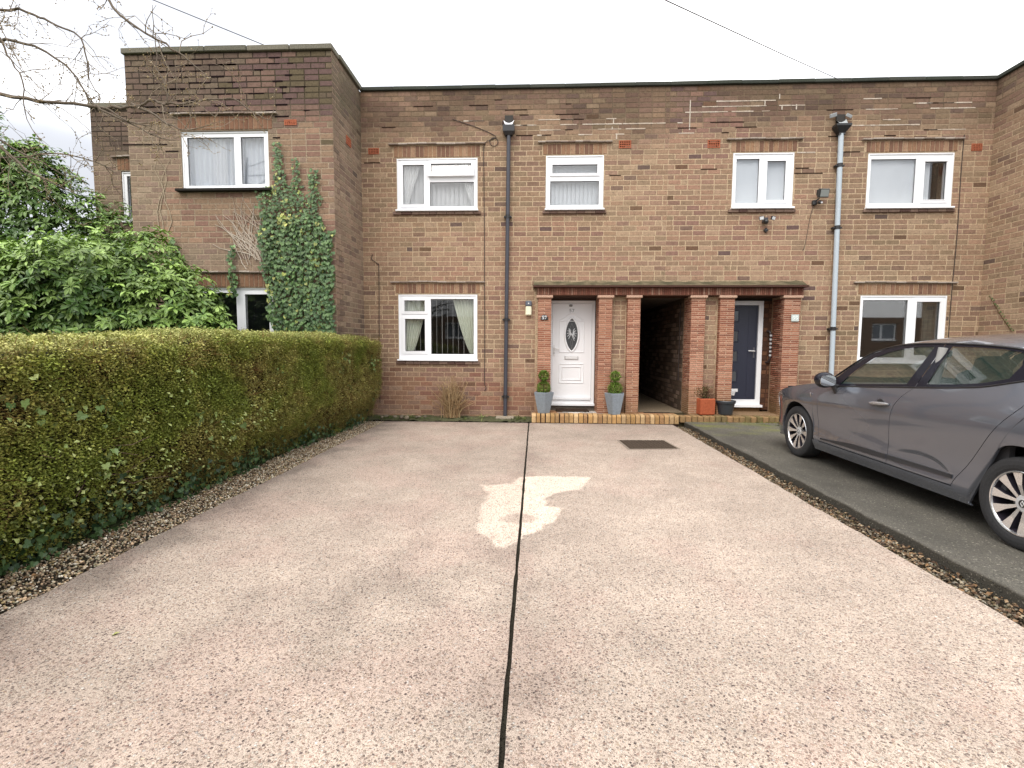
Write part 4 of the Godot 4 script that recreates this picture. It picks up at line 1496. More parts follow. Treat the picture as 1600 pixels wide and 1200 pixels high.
# ---------------------------------------------------------------- porch, step and passage floor
func porch() -> void:
	var p := thing("porch", "shared brick porch of thin red briquette piers under a mossy flat slab", "porch", Vector3(2.4, 0.16, -9.3))
	var m := MB.new()
	# slab in lengths, its top weathered
	m.box(Vector3(-0.045, 2.485, FZ + 0.004), Vector3(4.86, 2.515, FZ + 0.24), sr(92, 66, 56))
	part("canopy_slab", m, mt.stone, p)
	m = MB.new()
	var rows := []
	var cc := []
	for j in 7:
		var r := PackedVector3Array()
		var cr := []
		for i in 120:
			var x := lerpf(-0.04, 4.855, i / 119.0)
			var t := j / 6.0
			var k := noise2.get_noise_2d(x * 8.0, t * 3.0)
			r.append(Vector3(x, lerpf(2.517, 2.615, pow(t, 1.2)) + (k * 0.022 + 0.5 * 0.012 * noise2.get_noise_2d(x * 40.0, t * 9.0)) * (1.0 if j > 0 else 0.3), lerpf(FZ + 0.236, FZ + 0.012, t)))
			cr.append(sr(88, 82, 62).lerp(sr(128, 116, 92), clampf(0.5 + k * 1.4, 0, 1)).lerp(sr(74, 72, 54), clampf(noise2.get_noise_2d(x * 3.0 + 80.0, t) * 1.2, 0, 0.5)))
		rows.append(r)
		cc.append(cr)
	m.grid(rows, Color.WHITE, false, cc)
	part("mortar_fillet", m, mt.stone, p)
	m = MB.new()
	m.box(Vector3(0.02, 2.345, FZ + 0.004), Vector3(4.80, 2.485, FZ + 0.146), sr(120, 82, 66))
	var beam := part("lintel", m, mt.stone, p)
	m = MB.new()
	var x := 0.03
	while x < 4.79:
		var wv := rng.randf_range(0.03, 0.045)
		brick_shape(m, Transform3D(Basis(), Vector3(x + wv * 0.5, 2.415, FZ + 0.146)), Vector3(wv - 0.007, 0.128, 0.006), [sr(142, 94, 78), sr(126, 80, 68), sr(154, 108, 90), sr(132, 92, 78), sr(168, 132, 114)][rng.randi() % 5])
		x += wv
	part("brickwork", m, mt.brick, beam).set_meta("kind", "stuff")
	# the piers
	var xs := [[0.045, 0.292], [1.164, 1.412], [1.69, 1.925], [2.843, 3.098], [3.36, 3.62], [4.495, 4.788]]
	var laid := 0
	for k in 6:
		var a: float = xs[k][0]
		var b: float = xs[k][1]
		var zf := FZ + 0.122
		var zb := FZ + 0.004
		if k == 1 or k == 3 or k == 5:
			zb = FZ - 0.3
		m = MB.new()
		var mc := sr(200, 166, 142)
		m.box(Vector3(a + 0.005, 0.16, zb), Vector3(b - 0.005, 2.30, zf - 0.005), mc)
		var pier := part("pier", m, mt.stone, p)
		var cb := MB.new()
		cb.obox(Transform3D(Basis(), Vector3((a + b) * 0.5, 2.322, FZ + 0.075)), Vector3((b - a) * 0.5 + 0.028, 0.024, 0.08), sr(222, 184, 160), 0.008)
		part("capital", cb, mt.stone, pier)
		var rest := MB.new()
		var cs := 0.0362
		var n := int(2.14 / cs)
		for j in n:
			var y := 0.16 + (j + 0.5) * cs
			var red: Array = [sr(166, 110, 88), sr(156, 100, 80), sr(180, 128, 104), sr(142, 90, 74), sr(172, 118, 94), sr(190, 142, 118)]
			var mossy := smoothstep(0.9, 0.25, y + noise2.get_noise_2d(k * 9.0, y * 6.0) * 0.35) * (0.85 if k > 1 else 0.35)
			var cuts: Array = [a, (a + b) * 0.5, b] if j % 2 else [a, b]
			for i in cuts.size() - 1:
				var c: Color = (red[rng.randi() % 6] as Color).lerp(sr(140, 112, 78), mossy * rng.randf_range(0.4, 1.0))
				var l: float = cuts[i + 1] - cuts[i]
				var t := Transform3D(Basis(Vector3.BACK, rng.randf_range(-0.008, 0.008)), Vector3((cuts[i] + cuts[i + 1]) * 0.5, y, zf - 0.006))
				var s := Vector3(l - 0.012, cs - 0.0105, 0.006)
				if k < 4 and laid < 290 and y > 0.3:
					var bm := MB.new()
					brick_shape(bm, t, s, c)
					part("brick", bm, mt.brick, pier)
					laid += 1
				else:
					brick_shape(rest, t, s, c)
			for side in [-1.0, 1.0]:
				var z := zf
				while z > zb + 0.02:
					var l := minf(0.125 if (j % 2 and z == zf) else 0.22, z - zb)
					var o := Vector3(a if side < 0 else b, y, z - l * 0.5)
					var fr := Basis(Vector3(0, 0, 1) if side < 0 else Vector3(0, 0, -1), Vector3.UP, Vector3(side, 0, 0))
					brick_shape(rest, Transform3D(fr, o - Vector3(side * 0.006, 0, 0)), Vector3(l - 0.007, cs - 0.0095, 0.008), (red[rng.randi() % 6] as Color).lerp(sr(140, 112, 78), mossy))
					z -= l
		part("brickwork", rest, mt.brick, pier).set_meta("kind", "stuff")
	# underside of the canopy lintel over the openings
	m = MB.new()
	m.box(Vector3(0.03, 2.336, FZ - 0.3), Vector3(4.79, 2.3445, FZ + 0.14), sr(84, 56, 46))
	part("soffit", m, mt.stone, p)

	# the raised step of bullnose bricks with paving behind
	var s := thing("brick_step", "raised front step edged with buff bullnose bricks, white door behind", "step", Vector3(1.3, 0, -9.2))
	m = MB.new()
	m.box(Vector3(-0.04, -0.1, -9.9), Vector3(2.6, 0.145, -9.045), sr(54, 42, 34))
	m.box(Vector3(2.6, -0.1, -9.9), Vector3(5.2, 0.14, -9.09), sr(78, 70, 50))
	part("mortar_bed", m, mt.mortar, s)
	x = -0.055
	while x < 2.58:
		var wv := 0.0865 + rng.randf_range(-0.003, 0.003)
		m = MB.new()
		var c: Color = [sr(190, 156, 112), sr(176, 142, 100), sr(200, 168, 126), sr(166, 130, 92), sr(184, 146, 98)][rng.randi() % 5]
		# bullnose section swept across
		var sec := PackedVector2Array([Vector2(0.0, 0.012), Vector2(0.0, 0.125)])
		for i in 6:
			var an := i / 5.0 * PI / 2
			sec.append(Vector2(0.042 - 0.042 * cos(an), 0.125 + 0.042 * sin(an)))
		sec.append(Vector2(0.21, 0.167))
		sec.append(Vector2(0.21, 0.012))
		var t := Transform3D(Basis(Vector3.FORWARD, Vector3.UP, Vector3.RIGHT), Vector3(x + 0.0035, rng.randf_range(-0.003, 0.003), -9.035 + rng.randf_range(-0.003, 0.003)))
		var deep := rng.randf() < 0.15
		m.plate(t, sec, wv - (0.022 if deep else 0.013), c * rng.randf_range(0.75, 1.1))
		part("brick", m, mt.brick, s)
		x += wv
	x = -0.03
	# paving bricks on top
	for j in 3:
		x = -0.03 + (0.11 if j % 2 else 0.0)
		while x < 2.55:
			if x < 1.93 or j == 0 or x > 2.86:
				m = MB.new()
				var grey := x > 0.3 and x < 1.1
				var c: Color = sr(168, 156, 146).lerp(sr(136, 126, 118), rng.randf()) if grey else sr(176, 136, 96).lerp(sr(146, 104, 76), rng.randf())
				if grey and rng.randf() < 0.2:
					c = sr(206, 200, 194)
				m.obox(Transform3D(Basis(Vector3.UP, rng.randf_range(-0.01, 0.01)), Vector3(x + 0.11, 0.15 + rng.randf_range(-0.002, 0.002), -9.29 - j * 0.118)), Vector3(0.105, 0.018, 0.053), c, 0.004)
				part("paver", m, mt.brick, s)
			x += 0.22
	m = MB.new()
	for k in 24:
		var px := 2.68 + k * 0.105
		m.obox(Transform3D(Basis(Vector3.UP, rng.randf_range(-0.03, 0.03)), Vector3(px, 0.1 + rng.randf_range(-0.006, 0.006), -9.12)), Vector3(0.048, 0.06, 0.1), sr(160, 126, 90).lerp(sr(108, 100, 66), rng.randf()), 0.012)
	part("kerb_brickwork", m, mt.brick, s).set_meta("kind", "stuff")
	m = MB.new()
	m.box(Vector3(2.85, 0.13, -9.9), Vector3(5.1, 0.168, -9.22), sr(150, 122, 92))
	part("paving_slab", m, mt.stone, s)
	# passage floor and its far end
	m = MB.new()
	m.box(Vector3(1.6, -0.1, -16.2), Vector3(3.1, 0.16, -9.65), sr(150, 134, 112))
	setting("path", m, mt.stone)
	var g := thing("timber_gate", "dark timber gate closing the far end of the passage", "gate", Vector3(2.39, 0.16, -13.6))
	for i in 7:
		m = MB.new()
		m.obox(Transform3D(Basis(), Vector3(1.99 + i * 0.134, 1.23, -13.6)), Vector3(0.064, 1.05, 0.012), Color(0.03, 0.022, 0.016), 0.003)
		part("plank", m, mt.stone, g)

# ---------------------------------------------------------------- things fixed to the front
func pipe(called: String, label: String, pts: Array, r: float, col: Color, white_outlet: bool, joints: Array) -> void:
	var top: Vector3 = pts[0]
	var foot: Vector3 = pts[pts.size() - 1]
	var p := thing(called, label, "drainpipe", foot, "drainpipes on the house fronts")
	var mm := mat(col, 0.42)
	var m := MB.new()
	m.tube(pts, [r], 14)
	part("pipe", m, mm, p)
	for y in joints:
		var t: float = (top.y - y) / (top.y - foot.y)
		var c := top.lerp(foot, t)
		m = MB.new()
		m.tube([c + Vector3(0, 0.035, 0), c + Vector3(0, -0.03, 0)], [r + 0.006], 14)
		m.box(c + Vector3(-r - 0.035, -0.012, -0.045), c + Vector3(-r, 0.014, 0.012))
		m.box(c + Vector3(r, -0.012, -0.045), c + Vector3(r + 0.035, 0.014, 0.012))
		m.box(c + Vector3(-r - 0.036, -0.013, -0.06), c + Vector3(r + 0.036, 0.015, -0.045))
		part("bracket", m, mt.black, p)
	# hopper head: a tapering open box
	m = MB.new()
	var h := 0.17
	var wa := 0.105 if white_outlet else 0.13
	var wb := 0.055
	var z := top.z
	var y0 := top.y - 0.02
	var prof := [[wb, y0], [wa if white_outlet else 0.05, y0 + (0.06 if white_outlet else 0.03)], [wa, y0 + h * 0.8], [wa, y0 + h]]
	for i in 3:
		var a0: float = prof[i][0]
		var b0: float = prof[i + 1][0]
		var ya: float = prof[i][1]
		var yb: float = prof[i + 1][1]
		var q := [Vector3(-a0, ya, -0.055), Vector3(a0, ya, -0.055), Vector3(a0, ya, a0 * 0.7), Vector3(-a0, ya, a0 * 0.7), Vector3(-b0, yb, -0.055), Vector3(b0, yb, -0.055), Vector3(b0, yb, b0 * 0.7), Vector3(-b0, yb, b0 * 0.7)]
		var o := Vector3(top.x, 0, z)
		m.quad(o + q[3], o + q[2], o + q[6], o + q[7])
		m.quad(o + q[2], o + q[1], o + q[5], o + q[6])
		m.quad(o + q[0], o + q[3], o + q[7], o + q[4])
		m.quad(o + q[1], o + q[0], o + q[4], o + q[5])
	m.box(Vector3(top.x - wa + 0.006, y0 + h - 0.03, z - 0.05), Vector3(top.x + wa - 0.006, y0 + h - 0.022, z + wa * 0.6))
	part("hopper", m, mt.black, p)
	# outlet through the parapet with its felt or white spout
	m = MB.new()
	m.box(Vector3(top.x - 0.075, y0 + h + 0.06, z - 0.056), Vector3(top.x + 0.075, y0 + h + 0.2, z - 0.03), Color(0.02, 0.016, 0.014))
	part("outlet", m, mt.plain, p)
	m = MB.new()
	var lead := Color(0.8, 0.8, 0.82) if white_outlet else Color(0.33, 0.35, 0.36)
	var lip := []
	for j in 5:
		var r2 := PackedVector3Array()
		for i in 9:
			var s := (i / 8.0 - 0.5) * 2.0
			var t2 := j / 4.0
			r2.append(Vector3(top.x + s * (0.07 + 0.03 * (1.0 - t2)), y0 + h + 0.075 - t2 * 0.11 + s * s * 0.05, z - 0.04 + t2 * 0.10))
		lip.append(r2)
	m.grid(lip, lead, true)
	if not white_outlet:
		m.obox(Transform3D(Basis.from_euler(Vector3(0.3, 0.3, 0.35)), Vector3(top.x - 0.15, y0 + h + 0.17, z)), Vector3(0.07, 0.03, 0.01), lead, 0.004)
		m.obox(Transform3D(Basis.from_euler(Vector3(0.3, -0.2, -0.5)), Vector3(top.x + 0.12, y0 + h + 0.16, z)), Vector3(0.05, 0.025, 0.01), lead, 0.004)
	part("spout", m, mt.plain, p)

func cable(label: String, pts: Array, r := 0.006, col := Color(0.04, 0.03, 0.025)) -> void:
	var m := MB.new()
	# smooth the run
	var out := []
	for i in pts.size() - 1:
		for k in 4:
			var t := k / 4.0
			out.append((pts[i] as Vector3).cubic_interpolate(pts[i + 1], pts[maxi(i - 1, 0)], pts[mini(i + 2, pts.size() - 1)], t))
	out.append(pts[pts.size() - 1])
	m.tube(out, [r], 6, col)
	tag(part("cable", m, mt.plain, self), label, "cable", "cables on the house fronts")

func fittings() -> void:
	pipe("drainpipe", "black drainpipe with square hopper and white spout beside the white-framed windows", [Vector3(-0.515, 5.24, FZ + 0.075), Vector3(-0.56, 0.05, FZ + 0.075)], 0.036, Color(0.045, 0.047, 0.06), true, [3.78, 1.9, 0.45])
	pipe("drainpipe", "blue-grey painted drainpipe with black hopper, floodlight on its left", [Vector3(5.36, 5.17, FZ + 0.07), Vector3(5.43, 0.1, FZ + 0.07)], 0.042, Color(0.42, 0.48, 0.53), false, [4.63, 3.55, 1.75])
	var m := MB.new()
	m.obox(Transform3D(Basis(), Vector3(-0.56, 0.055, -9.27)), Vector3(0.17, 0.03, 0.09), sr(170, 158, 140), 0.01)
	tag(part("gully_stone", m, mt.stone, self), "pale concrete splash stone at the foot of the black drainpipe", "stone")
	# bulkhead lamp
	var l := thing("wall_lamp", "small wall lamp with grey cap and cream cover left of the white door", "wall lamp", Vector3(-0.13, 2.0, FZ))
	m = MB.new()
	m.obox(Transform3D(Basis(), Vector3(-0.13, 2.065, FZ + 0.045)), Vector3(0.055, 0.085, 0.038), sr(226, 222, 196), 0.016)
	part("cover", m, mt.gloss, l)
	m = MB.new()
	m.obox(Transform3D(Basis(), Vector3(-0.13, 2.2, FZ + 0.045)), Vector3(0.059, 0.05, 0.042), Color(0.10, 0.11, 0.14), 0.014)
	part("cap", m, mt.gloss, l)
	m = MB.new()
	m.ball(Transform3D(Basis(), Vector3(-0.13, 2.2, FZ + 0.088)), Vector3(0.013, 0.013, 0.006), 10, Color(0.8, 0.8, 0.8))
	part("sensor", m, mt.gloss, l)
	# number plaques
	var pl := thing("number_plaque", "black arched number plaque reading 57 on the briquette pier", "plaque", Vector3(0.16, 1.9, FZ + 0.126))
	var poly := PackedVector2Array([Vector2(-0.068, 0), Vector2(0.068, 0), Vector2(0.068, 0.05)])
	for i in 9:
		var an := PI * i / 8.0
		poly.append(Vector2(0.055 * cos(an), 0.05 + 0.045 * sin(an)))
	poly.append(Vector2(-0.068, 0.05))
	m = MB.new()
	m.plate(Transform3D(Basis(), Vector3(0.165, 1.895, FZ + 0.128)), poly, 0.01, Color(0.015, 0.015, 0.015))
	part("plate", m, mt.gloss, pl)
	number(pl, "57", Vector3(0.165, 1.935, FZ + 0.14), 0.0026, Color(0.85, 0.85, 0.85))
	var pr := thing("number_plaque", "pale square number plaque on the briquette pier by the navy door", "plaque", Vector3(4.69, 1.87, FZ + 0.126))
	m = MB.new()
	m.obox(Transform3D(Basis(), Vector3(4.69, 1.94, FZ + 0.137)), Vector3(0.068, 0.062, 0.007), Color(0.5, 0.55, 0.52), 0.004)
	part("plate", m, mt.gloss, pr)
	number(pr, "55", Vector3(4.69, 1.94, FZ + 0.146), 0.0026, Color(0.8, 0.84, 0.82))
	# grab rail by the navy door
	var gr := thing("grab_rail", "dark fluted grab rail on the brick return beside the navy door", "grab rail", Vector3(4.45, 1.1, -9.77))
	m = MB.new()
	var gx := 4.46
	m.tube([Vector3(gx - 0.03, 1.72, -9.77), Vector3(gx, 1.71, -9.72), Vector3(gx + 0.015, 1.65, -9.69), Vector3(gx + 0.015, 1.2, -9.69), Vector3(gx, 1.13, -9.72), Vector3(gx - 0.03, 1.12, -9.77)], [0.02], 10, Color(0.04, 0.03, 0.03))
	part("rail", m, mt.gloss, gr)
	m = MB.new()
	for k in 6:
		m.tube([Vector3(gx + 0.015, 1.24 + k * 0.075, -9.69), Vector3(gx + 0.015, 1.275 + k * 0.075, -9.69)], [0.0225], 10, Color(0.5, 0.5, 0.5))
	part("grip", m, mt.gloss, gr)
	# floodlight
	var f := thing("floodlight", "black floodlight with motion sensor between the windows and the blue-grey pipe", "floodlight", Vector3(5.05, 4.05, FZ))
	m = MB.new()
	var fx := Transform3D(Basis.from_euler(Vector3(0.25, 0.25, 0.06)), Vector3(5.06, 4.13, FZ + 0.16))
	m.obox(fx, Vector3(0.1, 0.075, 0.03), Color(0.03, 0.03, 0.03), 0.01)
	m.obox(fx * Transform3D(Basis(), Vector3(-0.03, 0.01, -0.045)), Vector3(0.06, 0.05, 0.02), Color(0.03, 0.03, 0.03), 0.006)
	part("housing", m, mt.gloss, f)
	m = MB.new()
	m.obox(fx * Transform3D(Basis(), Vector3(0, 0, 0.031)), Vector3(0.082, 0.058, 0.003), Color(0.26, 0.28, 0.27))
	part("lens", m, mt.gloss, f)
	m = MB.new()
	m.obox(Transform3D(Basis(), Vector3(4.98, 4.0, FZ + 0.03)), Vector3(0.035, 0.04, 0.03), Color(0.03, 0.03, 0.03), 0.006)
	m.tube([Vector3(4.98, 4.02, FZ + 0.05), Vector3(5.03, 4.06, FZ + 0.1)], [0.012], 8, Color(0.03, 0.03, 0.03))
	m.ball(Transform3D(Basis(), Vector3(5.04, 3.99, FZ + 0.1)), Vector3(0.04, 0.035, 0.04), 12, Color(0.03, 0.03, 0.03))
	m.ball(Transform3D(Basis(), Vector3(5.055, 3.975, FZ + 0.132)), Vector3(0.02, 0.018, 0.014), 10, Color(0.6, 0.6, 0.62))
	part("sensor", m, mt.gloss, f)
	# twin-head security lamp
	f = thing("security_light", "black security light with two small square heads above the canopy", "security light", Vector3(4.13, 3.7, FZ))
	for s in [-1.0, 1.0]:
		m = MB.new()
		var hx := Transform3D(Basis.from_euler(Vector3(0.3, 0.35 * s, -0.12 * s)), Vector3(4.13 + s * 0.1, 3.715, FZ + 0.12))
		m.obox(hx, Vector3(0.042, 0.034, 0.016), Color(0.02, 0.02, 0.02), 0.006)
		var hd := part("lamp_head", m, mt.gloss, f)
		m = MB.new()
		m.obox(hx * Transform3D(Basis(), Vector3(0, 0, 0.016)), Vector3(0.032, 0.025, 0.003), Color(0.75, 0.77, 0.78))
		part("lens", m, mt.gloss, hd)
	m = MB.new()
	m.obox(Transform3D(Basis(), Vector3(4.13, 3.70, FZ + 0.03)), Vector3(0.045, 0.045, 0.03), Color(0.05, 0.05, 0.055), 0.008)
	m.ball(Transform3D(Basis(), Vector3(4.12, 3.66, FZ + 0.09)), Vector3(0.045, 0.045, 0.05), 12, Color(0.02, 0.02, 0.02))
	part("sensor", m, mt.gloss, f)
	var cm := thing("security_camera", "small black diamond-shaped camera under the twin-head security light", "camera", Vector3(4.15, 3.5, FZ))
	m = MB.new()
	m.obox(Transform3D(Basis(Vector3.BACK, PI / 4), Vector3(4.155, 3.525, FZ + 0.022)), Vector3(0.033, 0.033, 0.02), Color(0.02, 0.02, 0.02), 0.008)
	part("housing", m, mt.gloss, cm)
	m = MB.new()
	m.ball(Transform3D(Basis(), Vector3(4.155, 3.525, FZ + 0.043)), Vector3(0.014, 0.014, 0.008), 10, Color(0.05, 0.05, 0.06))
	part("lens", m, mt.gloss, cm)
	# cables
	var z := FZ + 0.014
	var loop := []
	for i in 13:
		var an := TAU * i / 12.0 + 2.6
		loop.append(Vector3(-0.79 + 0.075 * cos(an), 5.14 + 0.075 * sin(an), z))
	cable("looped black cable running down the wall right of the net-curtained windows", [Vector3(-1.55, 5.55, z), Vector3(-1.1, 5.4, z), Vector3(-0.76, 5.24, z)] + loop + [Vector3(-0.97, 5.08, z), Vector3(-0.975, 4.6, z), Vector3(-0.965, 3.6, z), Vector3(-0.96, 2.6, z), Vector3(-0.955, 1.4, z), Vector3(-0.96, 0.75, z), Vector3(-0.93, 0.62, z), Vector3(-0.96, 0.55, z)])
	cable("black cable with a hooked top rising above the hedge end", [Vector3(-3.08, 3.12, z), Vector3(-3.1, 3.03, z), Vector3(-2.99, 2.94, z), Vector3(-2.965, 2.8, z), Vector3(-2.98, 1.4, z), Vector3(-2.98, 0.3, z)])
	cable("dark cable running down the wall right of the lower window behind the car", [Vector3(7.5, 5.15, z), Vector3(7.49, 4.6, z), Vector3(7.5, 3.4, z), Vector3(7.48, 2.4, z), Vector3(7.48, 1.0, z)])
	cable("thin cable trailing down the wall from the floodlight", [Vector3(4.98, 3.96, z), Vector3(4.93, 3.75, z), Vector3(4.87, 3.3, z), Vector3(4.83, 3.16, z)], 0.004)
	cable("dark pipe-like cable on the brick side wall inside the passage", [Vector3(2.835, 2.25, -9.95), Vector3(2.835, 0.75, -9.95)], 0.01)
	# telephone wires
	m = MB.new()
	m.tube([Vector3(-11.5, 8.9, -8.0), Vector3(-6.52, 7.23, -8.6), Vector3(-4.7, 6.64, -9.0), Vector3(-3.0, 6.06, -9.42)], [0.008], 5, Color(0.09, 0.09, 0.1))
	tag(part("telephone_wire", m, mt.plain, self), "thin telephone wire crossing the sky above the ivy bay", "wire")
	m = MB.new()
	m.tube([Vector3(-3.4, 2.5 + 0.2, 4.6) + Vector3(0.15, 0.0, 0), Vector3(1.078, 4.346, -4.5), Vector3(3.2, 5.19, -6.9), Vector3(5.41, 6.1, -9.42)], [0.006], 5, Color(0.14, 0.14, 0.15))
	tag(part("telephone_wire", m, mt.plain, self), "thin telephone wire reaching the roof edge above the blue-grey drainpipe", "wire")

func number(parent: Node, text: String, at: Vector3, px: float, col: Color) -> void:
	var tm := TextMesh.new()
	tm.text = text
	tm.font = font("Droid Serif", true)
	tm.font_size = 32
	tm.pixel_size = px
	tm.depth = 0.004
	var o := part("number", tm, mat(col, 0.5), parent)
	o.position += at

# ---------------------------------------------------------------- behind the glass
func blind(label: String, x0: float, x1: float, y0: float, y1: float, z: float, n: int, turn: float, col: Color) -> void:
	var b := thing("vertical_blind", label, "blind", Vector3((x0 + x1) * 0.5, y0, z), "vertical blinds in the windows")
	var mm := mat(col, 0.85)
	mm.backlight_enabled = true
	mm.backlight = Color(0.4, 0.4, 0.4)
	for i in n:
		var x := lerpf(x0, x1, (i + 0.5) / n)
		var m := MB.new()
		m.obox(Transform3D(Basis(Vector3.UP, turn + rng.randf_range(-0.05, 0.05)), Vector3(x, (y0 + y1) * 0.5, z)), Vector3(0.043, (y1 - y0) * 0.5, 0.0012))
		part("slat", m, mm, b)
	var h := MB.new()
	h.box(Vector3(x0, y1, z - 0.02), Vector3(x1, y1 + 0.04, z + 0.02))
	part("head_rail", h, mt.upvc, b)

func panel_blind(label: String, x0: float, x1: float, y0: float, y1: float, z: float, col: Color) -> void:
	var m := MB.new()
	var r := thing("roller_blind", label, "blind", Vector3((x0 + x1) * 0.5, y0, z))
	cloth(m, func(_t): return x0, func(_t): return x1, y0, y1, z, 3, 0.004, Color.WHITE)
	part("sheet", m, mat(col, 0.8), r)
	m = MB.new()
	m.box(Vector3(x0, y0 - 0.03, z - 0.01), Vector3(x1, y0, z + 0.01))
	part("bottom_bar", m, mt.upvc, r)

func curtain(label: String, fx0: Callable, fx1: Callable, y0: float, y1: float, z: float, folds: int, amp: float, col: Color) -> void:
	var m := MB.new()
	cloth(m, fx0, fx1, y0, y1, z, folds, amp, col)
	tag(part("curtain", m, mt.fabric, self), label, "curtain")

func furnishings() -> void:
	var zi := FZ - 0.16
	var cream := Color(0.62, 0.66, 0.55)
	# lower left window of the middle house: two tied curtains and an open vertical blind
	curtain("pale green curtain tied back in the left pane of the ground floor window", func(t): return -2.53, func(t): return lerpf(-2.40, -2.06, pow(t, 0.75)), 1.2, 2.3, zi + 0.04, 6, 0.018, cream)
	curtain("pale green curtain swept to the right in the ground floor window", func(t): return lerpf(-1.20, -1.58, pow(t, 0.7)), func(t): return -1.13, 1.2, 2.3, zi + 0.04, 7, 0.018, cream)
	blind("white vertical blind turned edge-on behind the tied-back green curtains", -2.5, -1.12, 1.18, 2.29, zi - 0.06, 13, PI / 2 + 0.19, Color(0.7, 0.7, 0.68))
	# upper windows
	blind("white vertical blind in the upper window left of the black drainpipe", -2.55, -1.12, 3.95, 4.82, zi - 0.0, 17, 0.5, Color(0.84, 0.86, 0.88))
	curtain("white curtain gathered to the left behind the narrow upper pane", func(t): return -2.55, func(t): return lerpf(-2.42, -2.15, pow(t, 1.2)), 3.95, 4.82, zi + 0.08, 5, 0.014, Color(0.84, 0.86, 0.87))
	curtain("white curtain swept aside behind the upper window beside the cable", func(t): return lerpf(-1.2, -1.5, pow(t, 1.1)), func(t): return -1.13, 3.95, 4.82, zi + 0.08, 5, 0.014, Color(0.84, 0.86, 0.87))
	blind("white vertical blind filling the small window above the porch", 0.2, 1.19, 3.95, 4.85, zi + 0.03, 13, 0.4, Color(0.80, 0.85, 0.90))
	panel_blind("pale blue-grey blind behind the two-pane upper window above the navy door", 3.57, 4.57, 3.97, 4.86, FZ - 0.075, Color(0.78, 0.84, 0.90))
	panel_blind("pale blue-grey blind covering most of the upper window near the right wing", 5.92, 7.02, 3.95, 4.83, FZ - 0.075, Color(0.78, 0.83, 0.88))
	curtain("grey-green curtain hanging at the right edge of the lower window behind the car", func(t): return 7.1, func(t): return 7.4, 1.2, 2.32, zi + 0.03, 4, 0.015, Color(0.30, 0.33, 0.27))
	curtain("net curtain behind the bay window, drawn across the wide pane", func(t): return -5.76, func(t): return -4.98, 3.98, 4.82, BZ - 0.14, 9, 0.014, Color(0.68, 0.74, 0.82))
	curtain("net curtain behind the narrow pane of the bay window", func(t): return -4.88, func(t): return -4.37, 3.98, 4.82, BZ - 0.14, 6, 0.014, Color(0.68, 0.74, 0.82))
	curtain("white curtain inside the bay window at the edge of its wide pane", func(t): return -5.34, func(t): return -5.1, 3.98, 4.82, BZ - 0.115, 4, 0.014, Color(0.72, 0.76, 0.82))
	curtain("net curtain in the half-hidden upper window beyond the bay", func(t): return -7.9, func(t): return -7.08, 3.79, 4.66, FZ - 0.18, 6, 0.014, Color(0.5, 0.56, 0.62))

